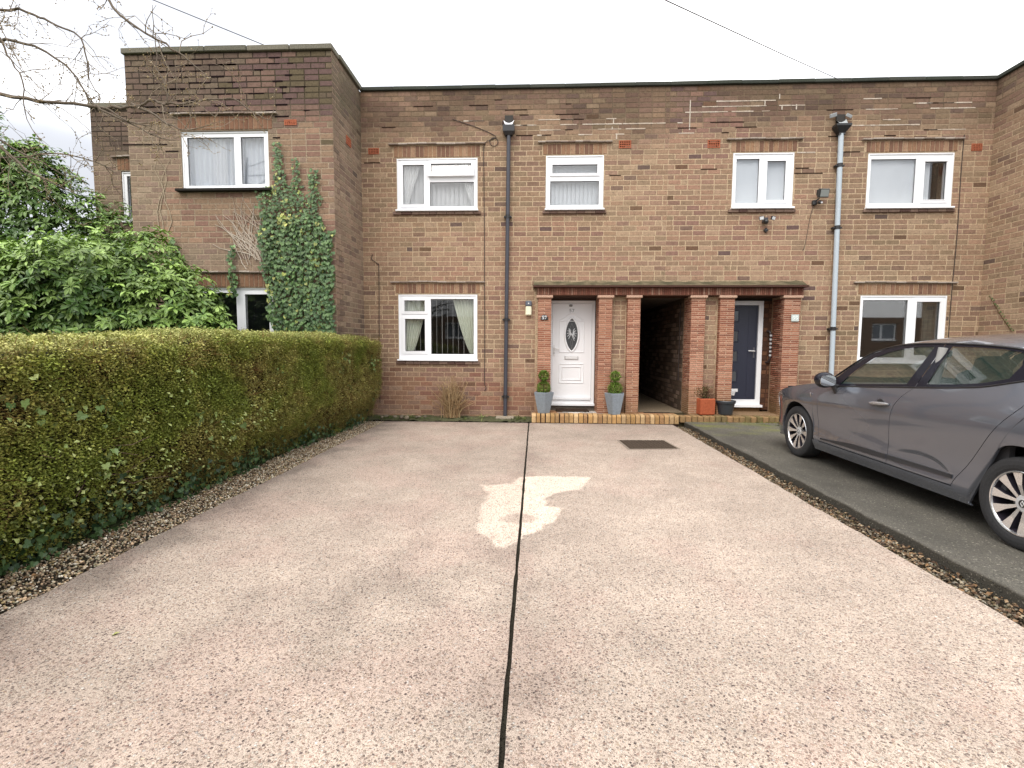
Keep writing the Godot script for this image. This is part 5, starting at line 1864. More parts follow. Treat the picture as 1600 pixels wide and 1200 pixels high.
# ---------------------------------------------------------------- pots on the step
func pots() -> void:
	var gm := tri_tex(mat(Color(0.27, 0.31, 0.35), 0.6), mt.g1, 1.5)
	var spots := [[Vector3(0.165, 0.168, -9.235), "grey tapered planter with a two-ball topiary left of the white door", 0.2], [Vector3(1.475, 0.168, -9.16), "grey tapered planter with a two-ball topiary between the door and passage", 0.75]]
	var lf := leaf_mesh(1.0, 0.62, 0.12, 0.2)
	for k in 2:
		var at: Vector3 = spots[k][0]
		var p := thing("planter", spots[k][1], "planter", at, "grey planters by the white door")
		var m := MB.new()
		# five-sided tapering tub
		var prof := [[0.115, 0.0], [0.192, 0.375], [0.192, 0.392], [0.17, 0.392], [0.16, 0.34]]
		var sides := 5
		for i in prof.size() - 1:
			for s in sides:
				var a0: float = TAU * s / sides + spots[k][2]
				var a1: float = TAU * (s + 1) / sides + spots[k][2]
				var r0: float = prof[i][0]
				var r1: float = prof[i + 1][0]
				var y0: float = prof[i][1]
				var y1: float = prof[i + 1][1]
				m.quad(Vector3(r0 * cos(a1), y0, r0 * sin(a1)), Vector3(r0 * cos(a0), y0, r0 * sin(a0)), Vector3(r1 * cos(a0), y1, r1 * sin(a0)), Vector3(r1 * cos(a1), y1, r1 * sin(a1)))
		own("tub", m, gm, p)
		m = MB.new()
		m.lathe(Transform3D(), [Vector2(0.15, 0.35), Vector2(0.001, 0.365)], 10, Color(0.04, 0.03, 0.02))
		own("compost", m, mt.soil, p)
		m = MB.new()
		m.tube([Vector3(0, 0.35, 0), Vector3(0, 0.75, 0)], [0.01], 6, Color(0.12, 0.09, 0.05))
		own("stem", m, mt.bark, p)
		for bl in [[0.47, 0.125], [0.70, 0.092]]:
			var wh := []
			var ti := []
			for i in (1500 if bl[1] > 0.1 else 900):
				var d := Vector3(rng.randfn(), rng.randfn(), rng.randfn()).normalized()
				var rr: float = bl[1] * rng.randf_range(0.72, 1.04)
				var b := Basis.looking_at(-(d + Vector3(rng.randfn(), rng.randfn(), rng.randfn()) * 0.6).normalized(), Vector3(0.01, 1, 0.02)).scaled(Vector3.ONE * rng.randf_range(0.02, 0.032))
				wh.append(Transform3D(b, Vector3(0, bl[0], 0) + d * rr * Vector3(1, 0.95, 1)))
				ti.append(sr(96, 128, 48).lerp(sr(140, 168, 74), rng.randf()) * (0.9 if rng.randf() < 0.75 else 0.5))
			var o := many("foliage", lf, mt.matleaf, p, wh, ti)
			o.position = Vector3.ZERO
	# square terracotta pot with a dry plant
	var t := thing("terracotta_pot", "square terracotta pot holding a withered plant beside the black pot", "plant pot", Vector3(3.14, 0.168, -9.3))
	var m2 := MB.new()
	var y := Basis(Vector3.UP, 0.18)
	m2.obox(Transform3D(y, Vector3(0, 0.15, 0)), Vector3(0.145, 0.15, 0.145), sr(172, 92, 62), 0.015)
	own("pot", m2, mt.brick, t)
	m2 = MB.new()
	m2.obox(Transform3D(y, Vector3(0, 0.297, 0)), Vector3(0.12, 0.006, 0.12), Color(0.05, 0.035, 0.025))
	own("compost", m2, mt.soil, t)
	m2 = MB.new()
	for k in 34:
		var a := rng.randf() * TAU
		var base := Vector3(cos(a), 0, sin(a)) * rng.randf() * 0.09 + Vector3(0, 0.3, 0)
		var out := Vector3(cos(a), 0, sin(a)) * rng.randf_range(0.03, 0.2) - Vector3(0.06 * rng.randf(), 0, 0)
		var tip := base + out + Vector3(0, rng.randf_range(0.1, 0.27), 0)
		m2.tube([base, base.lerp(tip, 0.5) + Vector3(rng.randfn() * 0.02, 0.02, 0), tip], [0.004, 0.003, 0.0015], 4, sr(110, 86, 62) * rng.randf_range(0.5, 1.0))
	own("dry_stems", m2, mt.bark, t).set_meta("kind", "stuff")
	var wh2 := []
	var ti2 := []
	for k in 260:
		var a := rng.randf() * TAU
		wh2.append(Transform3D(Basis.from_euler(Vector3(rng.randf() * 3, rng.randf() * TAU, rng.randf() * 3)).scaled(Vector3.ONE * rng.randf_range(0.02, 0.04)), Vector3(cos(a) * rng.randf() * 0.17 - 0.03, rng.randf_range(0.3, 0.52), sin(a) * rng.randf() * 0.17)))
		ti2.append(sr(128, 98, 70).lerp(sr(100, 104, 60), rng.randf()) * 0.7)
	many("dry_leaves", lf, mt.matleaf, t, wh2, ti2).position = Vector3.ZERO
	# black round pot
	var b2 := thing("black_pot", "empty round black plastic pot with a rolled rim by the navy door", "plant pot", Vector3(3.52, 0.168, -9.28))
	m2 = MB.new()
	m2.lathe(Transform3D(), [Vector2(0.001, 0.0), Vector2(0.115, 0.0), Vector2(0.125, 0.01), Vector2(0.158, 0.21), Vector2(0.175, 0.215), Vector2(0.178, 0.25), Vector2(0.172, 0.262), Vector2(0.158, 0.262), Vector2(0.15, 0.23), Vector2(0.14, 0.18), Vector2(0.001, 0.175)], 30)
	own("pot", m2, mat(Color(0.03, 0.034, 0.04), 0.4), b2)
	# door mat
	var dm := thing("door_mat", "dark brown ribbed door mat below the white door", "door mat", Vector3(0.72, 0.17, -9.5))
	m2 = MB.new()
	m2.obox(Transform3D(Basis(), Vector3(0.72, 0.182, -9.52)), Vector3(0.31, 0.011, 0.16), Color(0.06, 0.04, 0.03), 0.004)
	part("pad", m2, mt.soil, dm)
	m2 = MB.new()
	for k in 26:
		m2.obox(Transform3D(Basis(), Vector3(0.435 + k * 0.0228, 0.195, -9.52)), Vector3(0.007, 0.004, 0.145), Color(0.075, 0.05, 0.036))
	part("rib_pattern", m2, mt.soil, dm).set_meta("kind", "stuff")

# ---------------------------------------------------------------- low plants along the wall
func small_plants() -> void:
	# a dormant shrub of bare canes
	var s := thing("bare_shrub", "leafless shrub of straw-coloured canes under the ground floor window", "shrub", Vector3(-1.55, 0.06, -9.22))
	for k in 110:
		var a := rng.randf() * TAU
		var lean := rng.randf_range(0.05, 1.0)
		var base := Vector3(rng.randfn() * 0.07, 0, rng.randfn() * 0.04)
		var hgt := rng.randf_range(0.28, 0.86) * (1.0 - 0.25 * lean)
		var tip := base + Vector3(cos(a) * lean * 0.42, hgt, absf(sin(a)) * lean * 0.25 - 0.04)
		var m := MB.new()
		var mid := base.lerp(tip, 0.5) + Vector3(cos(a) * -0.03, 0.04, 0)
		var c := sr(214, 186, 142).lerp(sr(164, 130, 94), rng.randf()) * rng.randf_range(0.75, 1.0)
		m.tube([base, mid, tip], [0.008, 0.006, 0.003], 5, c)
		for q in rng.randi_range(1, 4):
			var o := base.lerp(mid, 0.6).lerp(tip, rng.randf())
			m.tube([o, o + Vector3(rng.randfn() * 0.07, rng.randf_range(0.04, 0.14), rng.randfn() * 0.05)], [0.004, 0.002], 4, c)
		own("cane", m, mt.bark, s)
	# weeds and moss on the bed
	var gm := leaf_mesh(1.0, 0.3, 0.1, 0.8)
	var wh := []
	var ti := []
	for k in 5200:
		var x := rng.randf_range(-3.1, -0.08)
		var z := rng.randf_range(-9.37, -9.08)
		if noise2.get_noise_2d(x * 2.4, z * 3.0 + 4.0) < -0.12 + rng.randf() * 0.35:
			continue
		var b := Basis.from_euler(Vector3(rng.randf_range(-1.2, -0.2), rng.randf() * TAU, 0)).scaled(Vector3.ONE * rng.randf_range(0.015, 0.05))
		wh.append(Transform3D(b, Vector3(x, 0.05, z)))
		ti.append(sr(98, 112, 52).lerp(sr(70, 92, 40), rng.randf()) * rng.randf_range(0.5, 1.0))
	for k in 900:
		var x := rng.randf_range(3.1, 4.7)
		var z := -9.0 + rng.randf_range(-0.06, 0.04) if k % 2 else -8.72 + rng.randfn() * 0.05 + (x - 4.0) * 0.05
		if noise2.get_noise_2d(x * 4.0, 60.0) < -0.1:
			continue
		var b := Basis.from_euler(Vector3(rng.randf_range(-1.3, -0.4), rng.randf() * TAU, 0)).scaled(Vector3.ONE * rng.randf_range(0.012, 0.04))
		wh.append(Transform3D(b, Vector3(x, 0.062, z)))
		ti.append(sr(112, 124, 50).lerp(sr(84, 100, 44), rng.randf()) * rng.randf_range(0.6, 1.0))
	many("weeds", gm, mt.matleaf, self, wh, ti)
	# stones at the hedge end of the bed
	for k in 9:
		var m := MB.new()
		m.ball(Transform3D(Basis.from_euler(Vector3(rng.randf(), rng.randf() * 6, rng.randf())), Vector3.ZERO), Vector3(rng.randf_range(0.03, 0.07), rng.randf_range(0.02, 0.04), rng.randf_range(0.03, 0.05)), 8, sr(150, 138, 120) * rng.randf_range(0.5, 0.9))
		var o := part("stone", m, mt.stone, self)
		o.position = Vector3(-2.85 + k * 0.1 + rng.randfn() * 0.04, 0.06, -9.16 + rng.randfn() * 0.05)
		tag(o, "small grey stone in the soil bed near the hedge end", "stone", "small stones in the flower bed")
	# pale little plants in the bed
	for q in [-0.98, -0.3, -2.35]:
		var p := thing("weed", "small pale weed in the bed %s" % ["below the looped cable" if q == -0.98 else "beside the black drainpipe's foot" if q == -0.3 else "near the hedge end"], "weed", Vector3(q, 0.05, -9.2))
		for k in 9:
			var m := MB.new()
			var t := Transform3D(Basis.from_euler(Vector3(-rng.randf_range(0.3, 1.2), TAU * k / 9.0, 0)), Vector3.ZERO)
			leaf_into(m, t, rng.randf_range(0.09, 0.2), 0.018, 0.1, 0.8, sr(160, 160, 110).lerp(sr(120, 136, 70), rng.randf()) * 0.8)
			own("leaf", m, mt.matleaf, p)

# ---------------------------------------------------------------- hedge
func hedge_top(z: float) -> float:
	return 1.40 + 0.135 * smoothstep(-2.2, -6.0, z) + noise2.get_noise_2d(z * 1.2, 3.0) * 0.03

func hedge_foot(q: Vector3) -> float:
	return 0.11 * smoothstep(-6.0, -9.0, q.z) - 0.30 * smoothstep(0.62, 0.0, q.y)

func rounded(p: Vector3, a: Vector3, b: Vector3, r: float) -> Array:
	var q := p.clamp(a + Vector3.ONE * r, b - Vector3.ONE * r)
	var d := (p - q)
	d = d.normalized() if d.length() > 1e-5 else Vector3.UP
	return [q + d * r, d]

func hedge() -> void:
	var h := thing("hedge", "long clipped green-brown hedge running beside the pink drive", "hedge", Vector3(-3.7, 0, -4.2))
	var a := Vector3(-4.3, -0.15, -9.3)
	var b := Vector3(-2.98, 1.5, 0.6)
	# dark twiggy heart
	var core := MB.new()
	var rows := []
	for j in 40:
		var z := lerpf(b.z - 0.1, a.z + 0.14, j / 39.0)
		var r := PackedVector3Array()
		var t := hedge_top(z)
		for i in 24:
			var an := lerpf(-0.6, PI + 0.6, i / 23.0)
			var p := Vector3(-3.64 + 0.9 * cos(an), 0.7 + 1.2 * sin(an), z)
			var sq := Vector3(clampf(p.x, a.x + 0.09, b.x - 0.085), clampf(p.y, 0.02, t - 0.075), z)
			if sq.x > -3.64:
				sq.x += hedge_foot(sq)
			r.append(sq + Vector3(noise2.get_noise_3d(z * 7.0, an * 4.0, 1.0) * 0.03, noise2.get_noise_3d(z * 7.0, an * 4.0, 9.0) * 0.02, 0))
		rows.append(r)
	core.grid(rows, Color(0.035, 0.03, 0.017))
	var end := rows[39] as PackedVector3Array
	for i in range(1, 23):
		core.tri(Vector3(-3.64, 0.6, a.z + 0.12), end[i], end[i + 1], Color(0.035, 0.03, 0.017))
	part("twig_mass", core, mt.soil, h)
	# sprigs: a short shoot with small leaves
	var sprigs := []
	for k in 3:
		var m := MB.new()
		for i in 8:
			var t := i / 7.0
			var bs := Basis.from_euler(Vector3(rng.randf_range(-0.9, 0.5), i * 2.4 + rng.randf(), rng.randf_range(-0.5, 0.5)))
			var br := rng.randf_range(0.7, 1.2)
			leaf_into(m, Transform3D(bs, Vector3(rng.randfn() * 0.01, -0.03 + 0.06 * t, rng.randfn() * 0.01)), rng.randf_range(0.016, 0.027), rng.randf_range(0.010, 0.015), 0.2, 0.3, Color(br, br, br * 0.95))
		sprigs.append(m)
	var where := [[], [], []]
	var tint := [[], [], []]
	var tw := []
	var twt := []
	var span := 9.8
	for k in 60000:
		var z := b.z - span * rng.randf()
		# thicker planting where it stands close
		var u := rng.randf()
		var p: Vector3
		var top := hedge_top(z)
		var bb := Vector3(b.x, top, b.z)
		if u < 0.68:
			p = Vector3(b.x + 0.05, rng.randf_range(0.02, top + 0.02), z)
		elif u < 0.94:
			p = Vector3(rng.randf_range(-4.3, b.x), top + 0.05, z)
		else:
			p = Vector3(rng.randf_range(-4.3, b.x), rng.randf_range(0.05, top), a.z - 0.05)
		var rd := rounded(p, a, bb, 0.17)
		var nn: Vector3 = rd[1]
		var q: Vector3 = rd[0]
		var lump := noise2.get_noise_3d(q.x * 1.4, q.y * 1.6, q.z * 1.2) * 0.075 + noise2.get_noise_3d(q.x * 5.0, q.y * 5.0, q.z * 4.0) * 0.03
		var depth := -absf(rng.randfn()) * 0.04
		q += nn * (lump + depth + 0.005)
		if u < 0.68:
			q.x += hedge_foot(q)
		var patch := 0.6 * noise2.get_noise_3d(q.x * 1.1 + 7.0, q.y * 1.5, q.z * 0.9) + 0.55 * noise2.get_noise_3d(q.x * 4.0 + 17.0, q.y * 4.5, q.z * 3.4)
		var woody := smoothstep(-0.14, 0.46, patch + rng.randfn() * 0.07 + 0.14 - (q.y - 0.6) * 0.12 + smoothstep(-6.5, -8.5, q.z) * 0.12 + smoothstep(top - 0.16, top + 0.02, q.y) * 0.1)
		# thin, gappy growth low down near the street
		if q.y < 0.75 and q.z > -5.0 and u < 0.68 and rng.randf() < 0.55 * smoothstep(0.75, 0.35, q.y) * smoothstep(-5.0, -3.6, q.z):
			continue
		if rng.randf() < woody * 0.5:
			if rng.randf() < 0.9:
				var d := (nn * rng.randf_range(0.2, 1.0) + Vector3(rng.randfn(), rng.randfn() * 0.6 + 0.15, rng.randfn()) * 0.8).normalized()
				tw.append(Transform3D(Basis.looking_at(-d, Vector3(0.03, 1, 0.05)).scaled(Vector3.ONE * rng.randf_range(0.05, 0.12)), q - nn * 0.03))
				twt.append(sr(170, 134, 84).lerp(sr(126, 94, 58), rng.randf()) * rng.randf_range(0.6, 1.0))
			continue
		var bs := Basis.looking_at(-(nn + Vector3(rng.randfn(), rng.randfn(), rng.randfn()) * 0.55).normalized(), Vector3(0.02, 1, 0.01)).scaled(Vector3.ONE * rng.randf_range(0.8, 1.35))
		var id := k % 3
		where[id].append(Transform3D(bs, q))
		var c := sr(128, 136, 58).lerp(sr(146, 148, 74), clampf(0.5 + patch * 2.0, 0, 1))
		c = c.lerp(sr(114, 126, 54), clampf(-patch * 2.2 + rng.randfn() * 0.2, 0, 1))
		c = c.lerp(sr(150, 136, 84), clampf(woody * 0.65 + rng.randfn() * 0.12, 0, 0.9))
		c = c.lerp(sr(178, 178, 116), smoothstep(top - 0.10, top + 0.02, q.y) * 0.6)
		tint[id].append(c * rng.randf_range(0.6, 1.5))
	# stray shoots that the shears missed
	for k in 900:
		var z := b.z - span * rng.randf()
		var q := Vector3(rng.randf_range(-3.5, b.x + 0.02 + hedge_foot(Vector3(0, 1.4, z))), hedge_top(z) - 0.03, z)
		tw.append(Transform3D(Basis.looking_at(-Vector3(rng.randfn() * 0.4, 1.0, rng.randfn() * 0.4).normalized(), Vector3(0.3, 0.1, 1)).scaled(Vector3.ONE * rng.randf_range(0.04, 0.09)), q))
		twt.append(sr(150, 140, 80).lerp(sr(170, 134, 84), rng.randf()))
	for i in 3:
		many("foliage", sprigs[i], mt.matleaf, h, where[i], tint[i])
	var twig := MB.new()
	twig.tube([Vector3.ZERO, Vector3(0.05, 0.03, 0.5), Vector3(0.0, 0.06, 1.0)], [0.02, 0.015, 0.008], 4)
	many("twigs", twig, mt.bark, h, tw, twt)
	# ivy growing through it, thick along its foot
	var iv := ivy_leaf()
	var w2 := []
	var t2 := []
	for k in 6200:
		var z := b.z - 9.6 * rng.randf()
		var low := rng.randf() < 0.72
		var y := absf(rng.randfn()) * 0.15 - 0.01 if low else rng.randf_range(0.2, 1.35)
		if not low and noise2.get_noise_2d(z * 1.7, y * 2.0 + 30.0) < 0.2 + (0.15 if z < -5.0 else 0.0):
			continue
		var x := b.x - 0.02 + rng.randf_range(-0.05, 0.05) - (0.05 if low else 0.0)
		if low:
			if noise2.get_noise_2d(z * 3.0, 44.0) < -0.05 + y * 0.6 and rng.randf() < 0.7:
				continue
			x = b.x - 0.02 + rng.randf_range(-0.1, 0.09) * (1.3 - y)
		x += hedge_foot(Vector3(x, y, z))
		var d := Vector3(0.8, 0.1 + rng.randfn() * 0.4, rng.randfn() * 0.5).normalized()
		var bs := Basis.looking_at(Vector3(rng.randfn() * 0.4, -1, rng.randfn() * 0.5), d).scaled(Vector3.ONE * (rng.randf_range(0.02, 0.048) if low else rng.randf_range(0.025, 0.06)))
		w2.append(Transform3D(bs, Vector3(x, y, z)))
		var c := sr(42, 66, 40).lerp(sr(84, 112, 66), rng.randf()) if low else sr(92, 122, 70).lerp(sr(136, 152, 88), rng.randf())
		t2.append(c * rng.randf_range(0.6, 1.1))
	many("ivy_leaves", iv, mt.leaf, h, w2, t2)
	# pale-edged privet leaves where the hedge is thin
	var pw := []
	var pt := []
	for k in 1500:
		var z := 0.2 - 6.0 * pow(rng.randf(), 0.8)
		var y := 0.1 + absf(rng.randfn()) * 0.38
		if y > 1.2 or noise2.get_noise_2d(z * 2.2 + 50.0, y * 2.6) < -0.02:
			continue
		var x := b.x + hedge_foot(Vector3(0, y, z)) + rng.randf_range(-0.07, 0.05)
		pw.append(Transform3D(Basis.looking_at(Vector3(rng.randf() * 0.8 + 0.1, -0.5 + rng.randfn() * 0.5, rng.randfn()).normalized(), Vector3(0.7, 0.8, 0.1)).scaled(Vector3.ONE * rng.randf_range(0.022, 0.042)), Vector3(x, y, z)))
		pt.append(sr(138, 156, 84).lerp(sr(196, 200, 136), rng.randf()) * rng.randf_range(0.6, 1.0))
	many("privet_leaves", leaf_mesh(1.0, 0.62, 0.1, 0.3), mt.matleaf, h, pw, pt)
	# a handful of large pale leaves one can tell apart
	var spots := [[-2.9, 0.95, -4.15], [-2.9, 0.98, -4.0], [-2.89, 1.02, -3.9], [-2.9, 0.93, -3.85], [-2.9, 1.15, -4.05], [-2.9, 0.8, -3.5], [-2.9, 0.55, -3.3], [-2.9, 0.42, -3.05], [-2.9, 0.72, -2.9], [-2.88, 0.35, -2.75], [-2.9, 0.62, -2.6], [-2.9, 0.9, -2.65], [-2.9, 0.5, -4.6], [-2.9, 0.38, -4.3], [-2.89, 0.3, -3.6], [-2.9, 0.66, -4.9], [-2.9, 1.2, -2.8], [-2.9, 0.45, -3.8]]
	for s in spots:
		for k in 3:
			var o := part("leaf", leaf_mesh(1.0, 0.7, 0.15, 0.4, sr(130, 150, 86).lerp(sr(176, 184, 120), rng.randf()) * 0.75), mt.matleaf, h)
			o.transform = Transform3D(Basis.looking_at(Vector3(rng.randfn() * 0.6, -0.7, rng.randfn()), Vector3(1, 0.3, 0)).scaled(Vector3.ONE * rng.randf_range(0.025, 0.045)), Vector3(s[0] + hedge_foot(Vector3(0, s[1], s[2])) + rng.randf() * 0.03, s[1] + rng.randfn() * 0.05, s[2] + rng.randfn() * 0.06) - h.position)
	# bare brambles low at the near end
	for k in 12:
		var m := MB.new()
		var z := rng.randf_range(-3.6, -2.0)
		var y := rng.randf_range(0.25, 0.8)
		var p := Vector3(b.x - 0.06 + hedge_foot(Vector3(0, y, z)), y, z)
		var pts := [p]
		for i in 3:
			p += Vector3(rng.randf_range(0.0, 0.05), rng.randf_range(-0.06, 0.08), rng.randf_range(0.06, 0.16) * (1 if k % 2 else -1))
			pts.append(p)
		m.tube(pts, [0.004, 0.0035, 0.003, 0.002], 5, sr(150, 126, 110) * 0.7)
		part("branch", m, mt.bark, h)

# five-lobed ivy leaf, pointing along -z, lit face up (+y)
func ivy_leaf() -> MB:
	var m := MB.new()
	var out := [Vector2(0, 0), Vector2(-0.32, 0.16), Vector2(-0.62, 0.02), Vector2(-0.5, -0.32), Vector2(-0.58, -0.52), Vector2(-0.24, -0.62), Vector2(0, -1.1), Vector2(0.24, -0.62), Vector2(0.58, -0.52), Vector2(0.5, -0.32), Vector2(0.62, 0.02), Vector2(0.32, 0.16)]
	var c := Vector3(0, 0.0, -0.3)
	for i in out.size():
		var a: Vector2 = out[i]
		var b: Vector2 = out[(i + 1) % out.size()]
		var pa := Vector3(a.x, 0.06 + absf(a.x) * 0.16 - a.length_squared() * 0.12, a.y)
		var pb := Vector3(b.x, 0.06 + absf(b.x) * 0.16 - b.length_squared() * 0.12, b.y)
		m.tri(c, pb, pa)
	return m

# ---------------------------------------------------------------- the glossy shrub behind the hedge
func laurel_leaf(col: Color) -> MB:
	var m := MB.new()
	# an oval, keeled blade that droops towards its tip
	var q := [[0.0, 0.02], [0.22, 0.26], [0.5, 0.42], [0.78, 0.34], [1.0, 0.03]]
	for i in 4:
		var za: float = q[i][0]
		var zb: float = q[i + 1][0]
		var wa: float = q[i][1] * 0.5
		var wb: float = q[i + 1][1] * 0.5
		var ya := -0.34 * za * za
		var yb := -0.34 * zb * zb
		m.quad(Vector3(0, ya, za), Vector3(-wa, ya + wa * 0.35, za), Vector3(-wb, yb + wb * 0.35, zb), Vector3(0, yb, zb), col)
		m.quad(Vector3(0, ya, za), Vector3(0, yb, zb), Vector3(wb, yb + wb * 0.35, zb), Vector3(wa, ya + wa * 0.35, za), col)
	return m

func laurel() -> void:
	var groups := [
		["laurel_shrub", "big glossy light-green evergreen shrub in front of the ivy bay", "shrub", [
			[Vector3(-6.7, 1.45, -6.9), Vector3(1.35, 1.25, 0.9)], [Vector3(-5.5, 1.5, -7.1), Vector3(0.75, 1.2, 0.72)], [Vector3(-5.0, 1.25, -7.15), Vector3(0.45, 0.95, 0.6)],
			[Vector3(-5.68, 2.42, -7.2), Vector3(0.4, 0.74, 0.4)], [Vector3(-5.08, 1.95, -7.2), Vector3(0.36, 0.62, 0.45)], [Vector3(-7.9, 1.5, -6.6), Vector3(1.1, 1.35, 0.9)], [Vector3(-6.4, 2.25, -6.8), Vector3(0.8, 0.72, 0.7)], [Vector3(-4.72, 1.3, -7.1), Vector3(0.30, 0.62, 0.42)], [Vector3(-7.4, 2.1, -6.7), Vector3(1.0, 0.75, 0.7)], [Vector3(-8.3, 2.0, -6.2), Vector3(0.9, 0.8, 0.7)]], 7600, 0.0],
		["evergreen_tree", "tall dark bushy evergreen at the far left beyond the glossy shrub", "tree", [
			[Vector3(-8.3, 3.1, -8.1), Vector3(0.95, 1.55, 0.8)], [Vector3(-7.4, 2.6, -8.3), Vector3(0.95, 1.25, 0.7)], [Vector3(-9.4, 3.4, -8.0), Vector3(1.1, 1.9, 0.8)], [Vector3(-6.85, 2.4, -8.55), Vector3(0.62, 0.85, 0.42)], [Vector3(-8.35, 4.15, -8.1), Vector3(0.38, 0.6, 0.4)]], 4600, 1.0]]
	for g in groups:
		var el: Array = g[3]
		var dark: float = g[5]
		var base: Vector3 = el[0][0]
		base.y = 0
		var t := thing(g[0], g[1], g[2], base)
		# stems
		for e in el:
			var m := MB.new()
			var c: Vector3 = e[0]
			var f := Vector3(lerpf(base.x, c.x, 0.5), 0, lerpf(base.z, c.z, 0.6))
			m.tube([f, f.lerp(c, 0.5) + Vector3(rng.randfn() * 0.1, 0, rng.randfn() * 0.08), c], [0.045, 0.03, 0.015], 7, sr(92, 74, 54) * 0.6)
			part("trunk" if dark > 0.5 else "stem", m, mt.bark, t)
			for k in 10:
				m = MB.new()
				var d := Vector3(rng.randfn(), rng.randfn() * 0.7 + 0.3, rng.randfn()).normalized() * (e[1] as Vector3) * 0.9
				var s := f.lerp(c, rng.randf_range(0.5, 1.0))
				m.tube([s, s.lerp(c + d, 0.5) + Vector3(0, 0.06, 0), c + d], [0.014, 0.01, 0.005], 5, sr(104, 88, 62) * 0.55)
				part("branch", m, mt.bark, t)
		# dusky inside so that the far side does not shine through
		var lw := []
		var lt := []
		var single := []
		var whorls: int = g[4]
		var vol := 0.0
		for e in el:
			vol += pow(e[1].x * e[1].y * e[1].z, 0.667)
		for e in el:
			var c: Vector3 = e[0]
			var r: Vector3 = e[1]
			var n := int(whorls * pow(r.x * r.y * r.z, 0.667) / vol)
			for k in n:
				var d := Vector3(rng.randfn(), rng.randfn(), rng.randfn()).normalized()
				if d.z < -0.45 and rng.randf() < 0.7:
					d.z = -d.z
				var lump := 1.0 + 0.34 * noise2.get_noise_3d(d.x * 3.2 + c.x, d.y * 3.2 + c.y, d.z * 3.2)
				var p := c + d * r * (lump * pow(rng.randf(), 0.22))
				if p.y < 0.25 or p.z < -9.0 and p.x > -6.7 or (p.x > -6.75 and p.z < BZ + 0.08):
					continue
				# not buried deep inside a neighbouring mass
				var deep := 0.0
				for o in el:
					var q: Vector3 = (p - o[0]) / o[1]
					deep = maxf(deep, 1.0 - q.length())
				if deep > 0.45:
					continue
				var axis := (d + Vector3(0, 0.75, 0.25) + Vector3(rng.randfn(), rng.randfn(), rng.randfn()) * 0.3).normalized()
				var fr := Basis.looking_at(axis, Vector3(0.1, 0.2, 1).normalized())
				var shade := rng.randf_range(0.5, 1.05)
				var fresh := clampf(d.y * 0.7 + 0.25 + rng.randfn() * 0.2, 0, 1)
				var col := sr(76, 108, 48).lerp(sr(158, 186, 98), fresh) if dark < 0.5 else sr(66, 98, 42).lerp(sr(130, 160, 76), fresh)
				var nl := 8
				for i in nl:
					var an := TAU * i / nl + rng.randf() * 0.5
					var open := rng.randf_range(0.75, 1.5)
					var dir := (fr * Vector3(cos(an) * sin(open), sin(an) * sin(open), -cos(open))).normalized()
					dir = (dir + Vector3(0, -0.35, 0)).normalized()
					var up := (axis * 0.8 + Vector3.UP * 0.5 + Vector3(rng.randfn(), rng.randfn(), rng.randfn()) * 0.2).normalized()
					if absf(dir.dot(up)) > 0.95:
						up = Vector3(0.3, 0.2, 1)
					var bs := Basis.looking_at(-dir, up)
					bs = bs.scaled_local(Vector3.ONE * rng.randf_range(0.06, 0.125) * (1.0 if dark < 0.5 else 0.95))
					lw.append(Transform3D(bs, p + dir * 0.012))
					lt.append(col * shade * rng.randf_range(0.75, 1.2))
		# the leaves that show largest stand by themselves
		var order := range(lw.size())
		var eye := Vector3(0, 1.42, 0)
		order.sort_custom(func(a, b): return lw[a].origin.distance_squared_to(eye) < lw[b].origin.distance_squared_to(eye))
		var taken := {}
		if dark < 0.5:
			var variants := []
			for v in 6:
				variants.append(laurel_leaf(sr(92, 122, 58).lerp(sr(140, 168, 84), v / 5.0)).mesh())
			var cnt := 0
			for k in order:
				if lw[k].origin.y < 1.6:
					continue
				var o := part("leaf", variants[cnt % 6], mt.leaf, t)
				o.transform = Transform3D(lw[k].basis, lw[k].origin - t.position)
				taken[k] = true
				cnt += 1
				if cnt >= 240:
					break
		var rw := []
		var rt := []
		for k in lw.size():
			if not taken.has(k):
				rw.append(lw[k])
				rt.append(lt[k])
		many("foliage", laurel_leaf(Color.WHITE), mt.leaf, t, rw, rt)

